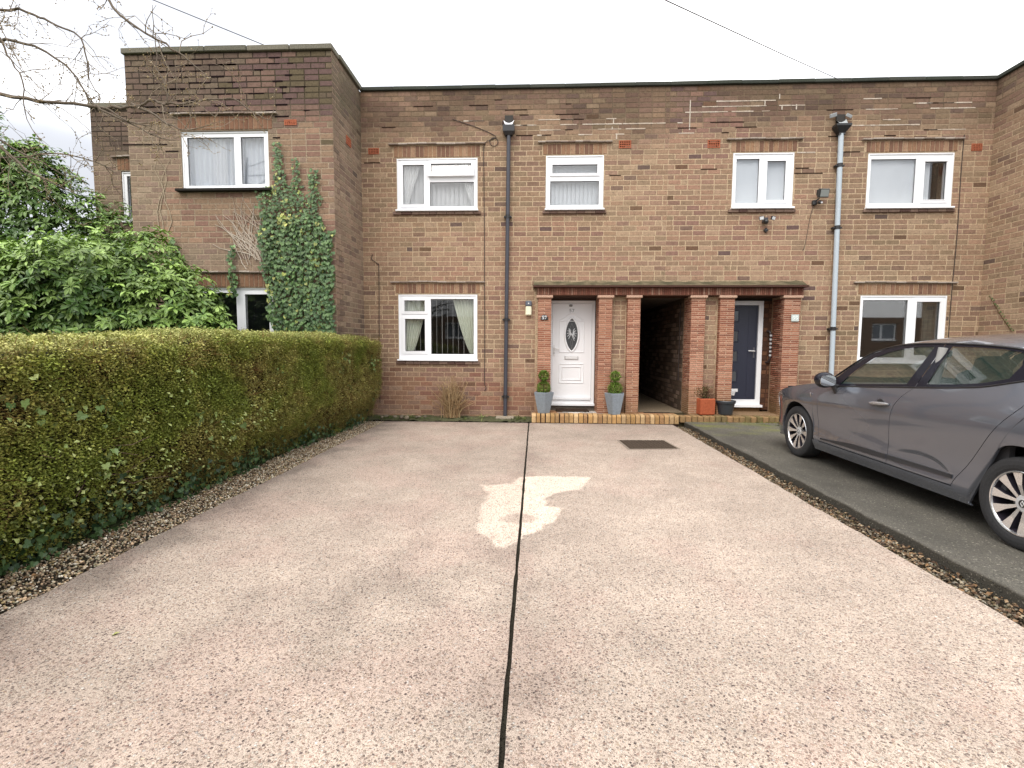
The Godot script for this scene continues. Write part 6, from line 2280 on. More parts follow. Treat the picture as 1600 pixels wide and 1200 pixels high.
# ---------------------------------------------------------------- ivy on the bay
func ivy() -> void:
	var t := thing("ivy", "ivy climbing in tall fingers up the projecting brick bay", "ivy", Vector3(-3.9, 0, BZ))
	var leaf := ivy_leaf()
	var lm := leaf.mesh()
	# outline: height of growth along the front, with its fingers
	var fingers := [[-4.16, 4.72, 0.10], [-3.88, 4.45, 0.075], [-3.58, 4.25, 0.115], [-3.70, 3.82, 0.035], [-4.3, 3.9, 0.05], [-3.34, 3.28, 0.035], [-3.44, 3.1, 0.04], [-5.98, 3.2, 0.10], [-4.98, 3.02, 0.05]]
	var w := []
	var c := []
	var y := 0.0
	while y < 4.65:
		var x := -6.3
		while x < -3.27:
			var px := x + rng.randf_range(-0.02, 0.02)
			var py := y + rng.randf_range(-0.02, 0.02)
			var wob := noise2.get_noise_2d(px * 5.0, py * 5.0) * 0.10
			var body := 4.02 - smoothstep(-4.0, -3.3, px) * 0.75 + wob * 2.0
			if py > 3.3 and px > -3.62:
				body -= 0.25
			var inside := px > -4.39 + wob + (0.16 * smoothstep(2.0, 1.3, py) - 0.12 * smoothstep(2.2, 3.0, py)) and px < -3.285 - 0.02 * sin(py * 9.0) and py < body
			if px < -4.35 and py < 2.36 and py > 1.1:
				inside = inside and px > -4.42 + wob
			for f in fingers:
				var fw: float = f[2] * (0.55 + 0.6 * smoothstep(f[1], f[1] - 0.9, py)) * (1.0 + wob * 3.0)
				if py < f[1] and py > f[1] - 1.6 and absf(px - f[0] - wob * 0.4) < fw:
					if f[0] > -4.6 or py > f[1] - 0.8:
						inside = true
			if inside and px < -3.28:
				var small := 0.75 if py > 3.5 else 1.0
				for l in 3:
					var s := rng.randf_range(0.034, 0.060) * small
					var nn := Vector3(rng.randfn() * 0.3, 0.55 + rng.randfn() * 0.2, 1).normalized()
					var bs := Basis.looking_at(Vector3(rng.randfn() * 0.45, -1.0, 0.25), nn).scaled_local(Vector3.ONE * s)
					w.append(Transform3D(bs, Vector3(px + rng.randfn() * 0.015, py + rng.randfn() * 0.015, BZ + 0.02 + rng.randf() * (0.10 if py < body - 0.2 else 0.05))))
					var col := sr(62, 92, 52).lerp(sr(110, 138, 84), rng.randf())
					if noise2.get_noise_2d(px * 3.0 + 20.0, py * 2.2) > 0.3 and rng.randf() < 0.4 or (px > -3.62 and py < 1.75 and rng.randf() < 0.5) or rng.randf() < 0.03:
						col = sr(150, 164, 82).lerp(sr(196, 196, 116), rng.randf())
					c.append(col * rng.randf_range(0.5, 1.15))
			x += 0.052
		y += 0.052
	var order := range(w.size())
	var eye := Vector3(0, 1.42, 0)
	order.sort_custom(func(a, b): return w[a].origin.distance_squared_to(eye) - w[a].origin.z * 3.0 + absf(w[a].origin.y - 2.2) < w[b].origin.distance_squared_to(eye) - w[b].origin.z * 3.0 + absf(w[b].origin.y - 2.2))
	var taken := {}
	var vs := []
	for v in 5:
		var mm := MB.new()
		mm.add(leaf, Transform3D(), sr(58, 86, 52).lerp(sr(100, 126, 80), v / 4.0))
		vs.append(mm.mesh())
	for k in order:
		if w[k].origin.y < 1.6:
			continue
		var o := part("leaf", vs[taken.size() % 5], mt.leaf, t)
		o.transform = Transform3D(w[k].basis, w[k].origin - t.position)
		taken[k] = true
		if taken.size() >= 280:
			break
	var rw := []
	var rc := []
	for k in w.size():
		if not taken.has(k):
			rw.append(w[k])
			rc.append(c[k])
	many("foliage", lm, mt.leaf, t, rw, rc)
	# stems, and the dead pale web of old ones on the brick to the left
	var m := MB.new()
	for k in 46:
		var p := Vector3(-4.62 + rng.randfn() * 0.16, 2.75 + rng.randf() * 0.35 - 0.35, BZ + 0.012)
		p.x = lerpf(-4.85, -4.35, rng.randf())
		p.y = rng.randf_range(2.62, 3.2)
		var pts := [p]
		var d := Vector3(-0.55 + rng.randfn() * 0.25, 1.0, 0).normalized()
		for i in 6:
			d = (d + Vector3(rng.randfn() * 0.22, rng.randfn() * 0.12, 0)).normalized()
			p += d * rng.randf_range(0.07, 0.15)
			if p.y > 3.84:
				break
			pts.append(p)
		if pts.size() > 2:
			m.tube(pts, [0.008, 0.008, 0.007, 0.006, 0.005, 0.004, 0.003].slice(0, pts.size()), 4, sr(226, 214, 198).lerp(sr(186, 166, 146), rng.randf()))
	for k in 3:
		var p := Vector3(-6.22 + k * 0.07, 3.25, BZ + 0.012)
		var pts := [p]
		for i in 7:
			p += Vector3(rng.randfn() * 0.06, 0.17, 0)
			pts.append(p)
		m.tube(pts, [0.008, 0.007, 0.006, 0.006, 0.005, 0.004, 0.003, 0.002], 5, sr(206, 188, 162))
	part("dead_stems", m, mt.bark, t).set_meta("kind", "stuff")
	# the sprig on the wing's side wall
	var s := thing("climber_sprig", "short green climber sprig on the side wall above the car roof", "climber", Vector3(7.99, 2.0, FZ + 0.25))
	m = MB.new()
	m.tube([Vector3(7.985, 1.7, -8.75), Vector3(7.98, 2.02, -9.0), Vector3(7.98, 2.32, -9.2)], [0.006, 0.005, 0.003], 5, sr(96, 80, 52))
	part("stem", m, mt.bark, s)
	for k in 26:
		var q := Vector3(7.985, 1.7, -8.75).lerp(Vector3(7.98, 2.32, -9.2), k / 25.0)
		var lmesh := leaf_mesh(0.07, 0.03, 0.1, 0.3, sr(100, 116, 66).lerp(sr(70, 90, 46), rng.randf()))
		var o := part("leaf", lmesh, mt.matleaf, s)
		o.transform = Transform3D(Basis.looking_at(Vector3(-0.5, rng.randfn() * 0.6, 1.0 if k % 2 else -1.0), Vector3(-1, 0.4, 0)), q - s.position)

# ---------------------------------------------------------------- the budding tree over the hedge
func bare_tree() -> void:
	var t := thing("bare_tree", "bare budding tree reaching its branches in over the hedge at the far left", "tree", Vector3(-6.75, 0, -4.9))
	var bark := sr(132, 120, 104)
	var m := MB.new()
	m.tube([Vector3(-6.75, -0.05, -4.9), Vector3(-6.7, 1.0, -4.9), Vector3(-6.72, 2.2, -4.95), Vector3(-6.66, 3.3, -5.0), Vector3(-6.6, 4.4, -5.1), Vector3(-6.5, 5.6, -5.1)], [0.12, 0.095, 0.085, 0.075, 0.055, 0.02], 12, bark)
	part("trunk", m, mt.bark, t)
	var limbs := [
		[[Vector3(-6.68, 3.7, -5.0), Vector3(-6.3, 4.05, -5.15), Vector3(-6.09, 4.09, -5.2), Vector3(-5.67, 4.03, -5.2), Vector3(-5.25, 3.96, -5.2), Vector3(-4.97, 3.93, -5.2), Vector3(-4.62, 3.9, -5.2), Vector3(-4.34, 3.89, -5.2), Vector3(-4.07, 3.91, -5.2), Vector3(-3.97, 3.94, -5.2), Vector3(-3.87, 3.9, -5.2), Vector3(-3.65, 3.91, -5.2), Vector3(-3.34, 3.95, -5.2), Vector3(-3.14, 3.94, -5.2), Vector3(-2.94, 3.81, -5.2), Vector3(-2.77, 3.73, -5.2)], 0.025],
		[[Vector3(-4.52, 3.88, -5.2), Vector3(-4.28, 3.74, -5.2), Vector3(-4.04, 3.69, -5.2)], 0.011],
		[[Vector3(-4.24, 3.91, -5.2), Vector3(-3.97, 3.78, -5.18), Vector3(-3.77, 3.66, -5.15), Vector3(-3.56, 3.6, -5.1)], 0.014],
		[[Vector3(-3.87, 3.9, -5.2), Vector3(-3.84, 3.95, -5.2), Vector3(-3.88, 4.12, -5.2), Vector3(-3.94, 4.27, -5.2), Vector3(-3.94, 4.61, -5.2)], 0.011],
		[[Vector3(-6.55, 5.2, -5.1), Vector3(-5.4, 5.3, -4.8), Vector3(-4.4, 5.0, -4.6), Vector3(-4.02, 4.68, -4.6), Vector3(-3.8, 4.4, -4.6), Vector3(-3.59, 4.25, -4.6), Vector3(-3.39, 4.14, -4.6), Vector3(-3.21, 4.02, -4.6), Vector3(-2.98, 3.82, -4.6)], 0.018],
		[[Vector3(-6.6, 4.6, -5.1), Vector3(-6.21, 4.84, -5.6), Vector3(-6.06, 4.82, -5.6), Vector3(-5.77, 4.78, -5.6), Vector3(-5.42, 4.63, -5.6), Vector3(-5.23, 4.46, -5.6), Vector3(-5.11, 4.26, -5.6), Vector3(-5.05, 4.13, -5.6), Vector3(-4.8, 4.0, -5.5)], 0.022],
		[[Vector3(-6.58, 4.8, -5.1), Vector3(-5.89, 5.02, -5.4), Vector3(-5.53, 4.99, -5.4), Vector3(-5.32, 4.9, -5.4), Vector3(-5.11, 4.8, -5.4), Vector3(-4.93, 4.7, -5.4), Vector3(-4.87, 4.47, -5.4), Vector3(-4.85, 4.27, -5.4), Vector3(-4.7, 4.05, -5.35)], 0.017],
		[[Vector3(-6.62, 4.3, -5.05), Vector3(-5.9, 4.75, -5.0), Vector3(-5.46, 4.54, -5.0), Vector3(-5.35, 4.32, -5.0), Vector3(-5.23, 4.13, -5.0), Vector3(-5.19, 3.91, -5.0), Vector3(-5.19, 3.73, -5.0)], 0.014],
		[[Vector3(-6.7, 3.2, -5.0), Vector3(-6.3, 3.75, -5.3), Vector3(-6.0, 3.63, -5.4), Vector3(-5.64, 3.33, -5.4), Vector3(-5.37, 3.2, -5.4), Vector3(-5.08, 3.06, -5.4)], 0.026],
		[[Vector3(-6.68, 3.45, -5.0), Vector3(-6.51, 3.96, -5.5), Vector3(-6.21, 3.72, -5.8), Vector3(-5.9, 3.57, -5.8), Vector3(-5.6, 3.4, -5.8)], 0.018],
		[[Vector3(-4.62, 3.9, -5.2), Vector3(-4.38, 3.77, -5.2), Vector3(-4.13, 3.65, -5.2), Vector3(-3.94, 3.57, -5.2)], 0.012],
		[[Vector3(-6.7, 3.9, -5.0), Vector3(-6.2, 4.3, -4.7), Vector3(-5.7, 4.45, -4.6), Vector3(-5.2, 4.4, -4.5), Vector3(-4.85, 4.25, -4.5)], 0.013],
		[[Vector3(-6.66, 3.3, -5.0), Vector3(-6.0, 3.5, -5.5), Vector3(-5.6, 3.62, -5.7), Vector3(-5.2, 3.55, -5.8), Vector3(-4.95, 3.42, -5.8)], 0.012],
		[[Vector3(-6.5, 5.4, -5.1), Vector3(-5.9, 5.5, -5.2), Vector3(-5.4, 5.2, -5.3), Vector3(-5.0, 5.15, -5.3)], 0.014]]
	var tw := MB.new()
	var buds := []
	var bt := []
	for li in limbs.size():
		var pts: Array = limbs[li][0]
		var r0: float = limbs[li][1]
		m = MB.new()
		var rad := []
		# a slightly restless line
		var fine := []
		for i in pts.size() - 1:
			for k in 3:
				fine.append((pts[i] as Vector3).cubic_interpolate(pts[i + 1], pts[maxi(i - 1, 0)], pts[mini(i + 2, pts.size() - 1)], k / 3.0) + Vector3(rng.randfn(), rng.randfn(), rng.randfn()) * 0.007)
		fine.append(pts[pts.size() - 1])
		for i in fine.size():
			rad.append(lerpf(r0, 0.0035, pow(float(i) / fine.size(), 0.8)))
		m.tube(fine, rad, 8, bark * 0.85)
		part("branch", m, mt.bark, t)
		var n: int = int(fine.size() * (0.75 if li != 0 else 0.5))
		for k in n:
			var at: int = rng.randi_range(3, fine.size() - 1)
			var o: Vector3 = fine[at]
			var d: Vector3 = ((fine[at] - fine[at - 1]) as Vector3).normalized()
			twig(tw, buds, bt, o, (d + Vector3(rng.randfn(), rng.randfn(), rng.randfn()) * 0.75).normalized(), rng.randf_range(0.15, 0.55), 0.0045, 0, bark)
	part("twigs", tw, mt.bark, t).set_meta("kind", "stuff")
	var bud := MB.new()
	bud.ball(Transform3D(), Vector3(0.5, 0.5, 1.0), 6)
	many("buds", bud, mt.matleaf, t, buds, bt)

func twig(m: MB, buds: Array, bt: Array, o: Vector3, d: Vector3, l: float, r: float, gen: int, bark: Color) -> void:
	var pts := [o]
	var p := o
	var n := 4
	for i in n:
		d = (d + Vector3(rng.randfn(), rng.randfn() + 0.05, rng.randfn()) * 0.25).normalized()
		p += d * (l / n)
		pts.append(p)
		if rng.randf() < 0.55:
			buds.append(Transform3D(Basis.looking_at(-(d + Vector3(rng.randfn(), rng.randfn(), rng.randfn()) * 0.7).normalized(), Vector3(0.1, 0.3, 1)).scaled(Vector3.ONE * rng.randf_range(0.006, 0.012)), p))
			bt.append(sr(176, 158, 116).lerp(sr(128, 104, 76), rng.randf()) * 0.9)
		if gen < 2 and rng.randf() < 0.5:
			twig(m, buds, bt, p, (d + Vector3(rng.randfn(), rng.randfn(), rng.randfn()) * 0.8).normalized(), l * rng.randf_range(0.35, 0.65), r * 0.65, gen + 1, bark)
	m.tube(pts, [r, r * 0.85, r * 0.7, r * 0.55, r * 0.35], 5 if gen == 0 else 4, bark * rng.randf_range(1.0, 1.9), false)

# ---------------------------------------------------------------- across the street
func street_opposite() -> void:
	var z := 14.6
	for k in 3:
		var x0 := -14.0 + k * 14.0
		var h := thing("opposite_house", ["dark brick terrace across the street, reflected at the ground floor windows' left", "dark brick terrace across the street behind the camera", "dark brick terrace across the street, reflected in the window behind the car"][k], "house", Vector3(x0 + 7.0, -2.7, z), "houses across the street")
		var m := MB.new()
		var holes := []
		for i in 4:
			for f in 2:
				holes.append(Rect2(1.2 + i * 3.4, 0.9 + f * 3.70, 1.5, 1.05))
		holed(m, Vector3(x0 + 14.0, -2.7, z), Vector3.LEFT, 13.97, 6.05, holes, 0.3, func(_p): return sr(120, 92, 72), 9.0)
		part("wall", m, mt.brick, h)
		m = MB.new()
		m.box(Vector3(x0 + 0.3, 3.0, z + 0.31), Vector3(x0 + 13.7, 3.1, z + 8.0), Color(0.1, 0.1, 0.1))
		m.box(Vector3(x0 + 0.03, -2.7, z + 8.0), Vector3(x0 + 13.97, 3.2, z + 8.2), Color(0.1, 0.1, 0.1))
		part("roof", m, mt.stone, h)
		for q in holes:
			m = MB.new()
			var wx: float = x0 + 14.0 - q.position.x - q.size.x
			holed(m, Vector3(wx + q.size.x, -2.7 + q.position.y, z + 0.08), Vector3.LEFT, q.size.x, q.size.y, [Rect2(0.07, 0.08, 0.78, q.size.y - 0.16), Rect2(0.95, 0.08, 0.48, q.size.y - 0.16)], 0.06, func(_p): return Color.WHITE, 9.0)
			m.box(Vector3(wx - 0.04, -2.7 + q.position.y - 0.05, z - 0.06), Vector3(wx + q.size.x + 0.04, -2.7 + q.position.y - 0.002, z + 0.05))
			var fr := part("window", m, mt.upvc, h)
			m = MB.new()
			m.box(Vector3(wx + 0.03, -2.7 + q.position.y + 0.03, z + 0.11), Vector3(wx + q.size.x - 0.03, -2.7 + q.position.y + q.size.y - 0.03, z + 0.115))
			part("pane", m, mat(Color(0.12, 0.13, 0.15), 0.1), fr)
	# a bare street tree that shows in the glass
	var t := thing("street_tree", "bare tree across the street, mirrored in the lower window with tied curtains", "tree", Vector3(-6.2, -0.12, 8.6))
	var m2 := MB.new()
	m2.tube([Vector3(-6.2, -0.12, 8.6), Vector3(-6.15, 1.2, 8.6), Vector3(-6.3, 2.6, 8.6), Vector3(-6.2, 4.6, 8.6), Vector3(-6.1, 7.0, 8.6)], [0.2, 0.16, 0.13, 0.09, 0.02], 10, sr(92, 82, 70) * 0.6)
	part("trunk", m2, mt.bark, t)
	var tw := MB.new()
	var buds := []
	var bt := []
	for k in 26:
		var o := Vector3(-6.2, lerpf(2.0, 6.6, rng.randf()), 8.6)
		var d := Vector3(rng.randfn(), 0.5 + rng.randf() * 0.5, rng.randfn()).normalized()
		m2 = MB.new()
		var e := o + d * rng.randf_range(1.2, 2.6)
		m2.tube([o, o.lerp(e, 0.5) + Vector3(0, 0.1, 0), e], [0.05, 0.035, 0.012], 6, sr(92, 82, 70) * 0.6)
		part("branch", m2, mt.bark, t)
		for q in 5:
			twig(tw, buds, bt, o.lerp(e, rng.randf_range(0.3, 1.0)), (d + Vector3(rng.randfn(), rng.randfn(), rng.randfn()) * 0.6).normalized(), rng.randf_range(0.5, 1.1), 0.012, 1, sr(92, 82, 70) * 0.6)
	part("twigs", tw, mt.bark, t).set_meta("kind", "stuff")

# ---------------------------------------------------------------- the grey hatchback
# own axes: x across (the side by the pink drive is -x), y up from its slab, z towards the tail from the front axle
func lut(q: Array, x: float) -> float:
	if x <= q[0][0]:
		return q[0][1]
	for i in range(1, q.size()):
		if x <= q[i][0]:
			var i0: Array = q[maxi(i - 2, 0)]
			var i1: Array = q[i - 1]
			var i2: Array = q[i]
			var i3: Array = q[mini(i + 1, q.size() - 1)]
			var d: float = i2[0] - i1[0]
			var t: float = (x - i1[0]) / d
			var m1: float = (i2[1] - i0[1]) / maxf(i2[0] - i0[0], 1e-5) * d
			var m2: float = (i3[1] - i1[1]) / maxf(i3[0] - i1[0], 1e-5) * d
			var t2 := t * t
			var t3 := t2 * t
			return (2 * t3 - 3 * t2 + 1) * i1[1] + (t3 - 2 * t2 + t) * m1 + (-2 * t3 + 3 * t2) * i2[1] + (t3 - t2) * m2
	return q[q.size() - 1][1]

const SIDE := [[0.15, 0.815], [0.22, 0.852], [0.285, 0.873], [0.33, 0.872], [0.40, 0.864], [0.50, 0.866], [0.60, 0.879], [0.70, 0.891], [0.78, 0.895], [0.85, 0.890], [0.91, 0.877], [0.96, 0.860], [1.0, 0.843], [1.2, 0.745], [1.4, 0.640], [1.5, 0.58]]
const RAIL := [[-1.0, 0.50], [-0.93, 0.575], [-0.85, 0.63], [-0.6, 0.735], [-0.4, 0.80], [-0.2, 0.85], [0.0, 0.888], [0.3, 0.93], [0.48, 0.953], [0.58, 0.99], [0.70, 1.085], [0.96, 1.272], [1.15, 1.345], [1.41, 1.393], [1.845, 1.403], [2.26, 1.388], [2.58, 1.358], [2.9, 1.30], [3.2, 1.18], [3.42, 1.02], [3.5, 0.9]]
const SPINE := [[-1.0, 0.54], [-0.93, 0.63], [-0.85, 0.70], [-0.6, 0.825], [-0.4, 0.885], [0.0, 0.965], [0.2, 1.0], [0.3, 1.045], [0.6, 1.185], [0.9, 1.305], [1.2, 1.405], [1.5, 1.462], [1.9, 1.484], [2.4, 1.474], [2.8, 1.436], [3.05, 1.375], [3.3, 1.16], [3.45, 0.99], [3.5, 0.93]]
const BELT := [[0.3, 0.925], [0.5, 0.938], [0.75, 0.952], [1.3, 0.99], [1.85, 1.03], [2.2, 1.058], [2.44, 1.085], [2.62, 1.125], [2.78, 1.165], [2.9, 1.21]]

func car_w(s: float, h: float) -> float:
	var w := 0.0
	for k in 7:
		w += lut(SIDE, h + (k - 3) * 0.018) / 7.0
	# sculpted lower doors
	var dip := lerpf(0.50, 0.44, smoothstep(0.6, 1.5, s)) + 0.05 * smoothstep(1.7, 2.3, s)
	if s > 0.4 and s < 2.5:
		# a scallop under a crease in each door
		var l := lut([[0.5, 0.36], [0.75, 0.415], [1.1, 0.42], [1.45, 0.40], [1.62, 0.425], [1.9, 0.465], [2.1, 0.455], [2.25, 0.40], [2.36, 0.33]], s)
		w -= 0.011 * smoothstep(l + 0.022, l - 0.03, h) * smoothstep(0.28, 0.36, h) * lerpf(0.12, 1.0, smoothstep(1.5, 1.9, s)) * smoothstep(0.55, 0.95, s) * smoothstep(2.36, 2.15, s)
		w -= 0.0008 * exp(-pow((h - dip - 0.1) / 0.10, 2.0)) * smoothstep(0.45, 0.8, s) * smoothstep(2.5, 2.2, s)
	# haunches over the wheels
	w += 0.016 * exp(-pow((s - 2.9) / 0.5, 2.0) - pow((h - 0.80) / 0.16, 2.0))
	w += 0.010 * exp(-pow((s - 0.0) / 0.42, 2.0) - pow((h - 0.72) / 0.12, 2.0))
	if s < 0.3:
		var t := clampf((0.3 - s) / 1.3, 0.0, 1.0)
		w *= sqrt(maxf(1.0 - pow(t, 5.0), 0.0))
	if s > 2.6:
		w *= 1.0 - 0.10 * pow((s - 2.6) / 0.9, 2.0)
	return w

func car_side(s: float, h: float, inset := 0.0) -> Vector3:
	return Vector3(-car_w(s, h) + inset, h, s)

func car_top(s: float, u: float, inset := 0.0) -> Vector3:
	var hr := lut(RAIL, s)
	var hc := lut(SPINE, s)
	var x := car_w(s, hr)
	var p := 2.4
	return Vector3(-x * (1.0 - u), hr + (hc - hr) * (1.0 - pow(1.0 - u, p)) - inset, s)

func car_low(s: float) -> float:
	var lo := 0.20
	if s > 0.36 and s < 2.47:
		lo = 0.17
	if absf(s) < 0.372:
		lo = maxf(lo, 0.315 + sqrt(0.372 * 0.372 - s * s) * 0.99)
	if absf(s - 2.85) < 0.388:
		lo = maxf(lo, 0.315 + sqrt(0.388 * 0.388 - (s - 2.85) * (s - 2.85)))
	if s > 3.25:
		lo = 0.24
	return lo

func shut_f(h: float) -> float:
	return lut([[0.17, 0.50], [0.29, 0.478], [0.45, 0.458], [0.6, 0.452], [0.75, 0.47], [0.86, 0.505], [0.95, 0.56]], h)

func shut_m(h: float) -> float:
	return lut([[0.17, 1.575], [0.29, 1.58], [0.45, 1.588], [0.62, 1.606], [0.8, 1.645], [0.92, 1.72], [1.03, 1.842]], h)

func shut_r(h: float) -> float:
	return lut([[0.2, 2.27], [0.285, 2.30], [0.357, 2.34], [0.46, 2.42], [0.58, 2.51], [0.795, 2.672], [0.994, 2.822], [1.10, 2.86], [1.17, 2.84], [1.25, 2.79], [1.36, 2.73]], h)

# a panel of the side between two shut lines, its edges turned in
func side_panel(m: MB, left: Callable, right: Callable, low: Callable, top: Callable, nu: int, nv: int, gap := 0.003) -> void:
	var rows := []
	for j in nv + 1:
		rows.append(PackedVector3Array())
	for i in nu + 1:
		var a := float(i) / nu
		var lo := 0.3
		var hi := 1.0
		for k in 4:
			lo = low.call(lerpf(left.call(lo), right.call(lo), a))
			hi = top.call(lerpf(left.call(hi), right.call(hi), a))
		for j in nv + 1:
			var h := lerpf(lo + gap, hi - gap, float(j) / nv)
			var s := lerpf(left.call(h) + gap, right.call(h) - gap, a)
			rows[j].append(car_side(s, h))
	# grid with analytic normals, then a folded rim
	var first := m.v.size()
	for j in nv + 1:
		for i in nu + 1:
			var p: Vector3 = rows[j][i]
			var e := 0.006
			var ds := car_side(p.z + e, p.y) - car_side(p.z - e, p.y)
			var dh := car_side(p.z, p.y + e) - car_side(p.z, p.y - e)
			m.vert(p, ds.cross(dh).normalized(), Color.WHITE)
	var wd := nu + 1
	for j in nv:
		for i in nu:
			var p := first + j * wd + i
			m.ix.append_array(PackedInt32Array([p, p + wd, p + 1, p + 1, p + wd, p + wd + 1]))
	var rim := []
	for i in nu + 1: rim.append(rows[0][i])
	for j in range(1, nv + 1): rim.append(rows[j][nu])
	for i in range(nu - 1, -1, -1): rim.append(rows[nv][i])
	for j in range(nv - 1, 0, -1): rim.append(rows[j][0])
	for k in rim.size():
		var p: Vector3 = rim[k]
		var q: Vector3 = rim[(k + 1) % rim.size()]
		var inw := Vector3(0.016, 0, 0)
		m.quad(p, p + inw, q + inw, q)

func top_panel(m: MB, s0: Callable, s1: Callable, u0: float, u1: float, nu: int, nv: int, inset := 0.0) -> void:
	# both sides of the car
	for mir in [1.0, -1.0]:
		var rows := []
		for j in nv + 1:
			var r := PackedVector3Array()
			for i in nu + 1:
				var u := lerpf(u0, u1, float(i) / nu)
				var s: float = lerpf(s0.call(u), s1.call(u), float(j) / nv)
				var p := car_top(s, u, inset)
				r.append(Vector3(p.x * mir, p.y, p.z))
			rows.append(r)
		var first := m.v.size()
		m.grid(rows, Color.WHITE, mir > 0.0)
		# keep the spine smooth
		if u1 >= 1.0:
			for j in nv + 1:
				var id := first + j * (nu + 1) + nu
				m.n[id] = Vector3(0, m.n[id].y, m.n[id].z).normalized()

# polygons on the side, given by matching outer and inner outlines in (s, h)
func side_band(m: MB, outer: Array, inner: Array, inset: float, closed := true) -> void:
	var n := outer.size()
	for k in (n if closed else n - 1):
		var a: Vector2 = outer[k]
		var b: Vector2 = outer[(k + 1) % n]
		var c: Vector2 = inner[(k + 1) % n]
		var d: Vector2 = inner[k]
		for i in 6:
			for j in 2:
				var q := []
				for uv in [Vector2(i, j), Vector2(i + 1, j), Vector2(i + 1, j + 1), Vector2(i, j + 1)]:
					var p := a.lerp(b, uv.x / 6.0).lerp(d.lerp(c, uv.x / 6.0), uv.y / 2.0)
					q.append(car_side(p.x, p.y, inset))
				m.quad(q[0], q[1], q[2], q[3])

func side_fill(m: MB, poly: Array, inset: float) -> void:
	var pl := PackedVector2Array(poly)
	# refine the outline, then triangulate
	var fine := PackedVector2Array()
	for i in pl.size():
		for k in 4:
			fine.append(pl[i].lerp(pl[(i + 1) % pl.size()], k / 4.0))
	var tr := Geometry2D.triangulate_polygon(fine)
	var first := m.v.size()
	for p in fine:
		var e := 0.01
		var ds := car_side(p.x + e, p.y) - car_side(p.x - e, p.y)
		var dh := car_side(p.x, p.y + e) - car_side(p.x, p.y - e)
		m.vert(car_side(p.x, p.y, inset), ds.cross(dh).normalized(), Color.WHITE)
	for k in range(0, tr.size(), 3):
		var a := fine[tr[k]]
		var b := fine[tr[k + 1]]
		var d := fine[tr[k + 2]]
		var ccw := (b - a).cross(d - a) > 0.0
		m.ix.append_array(PackedInt32Array([first + tr[k], first + tr[k + (2 if ccw else 1)], first + tr[k + (1 if ccw else 2)]]))

func mirrored(m: MB) -> MB:
	var o := MB.new()
	for i in m.v.size():
		o.vert(m.v[i] * Vector3(-1, 1, 1), m.n[i] * Vector3(-1, 1, 1), m.c[i])
	for k in range(0, m.ix.size(), 3):
		o.ix.append_array(PackedInt32Array([m.ix[k], m.ix[k + 2], m.ix[k + 1]]))
	return o

func both(called: String, m: MB, material: Material, parent: Node) -> void:
	own(called, m, material, parent)
	own(called, mirrored(m), material, parent)

func v2(q: Array) -> Array:
	var o := []
	for p in q:
		o.append(Vector2(p[0], p[1]))
	return o

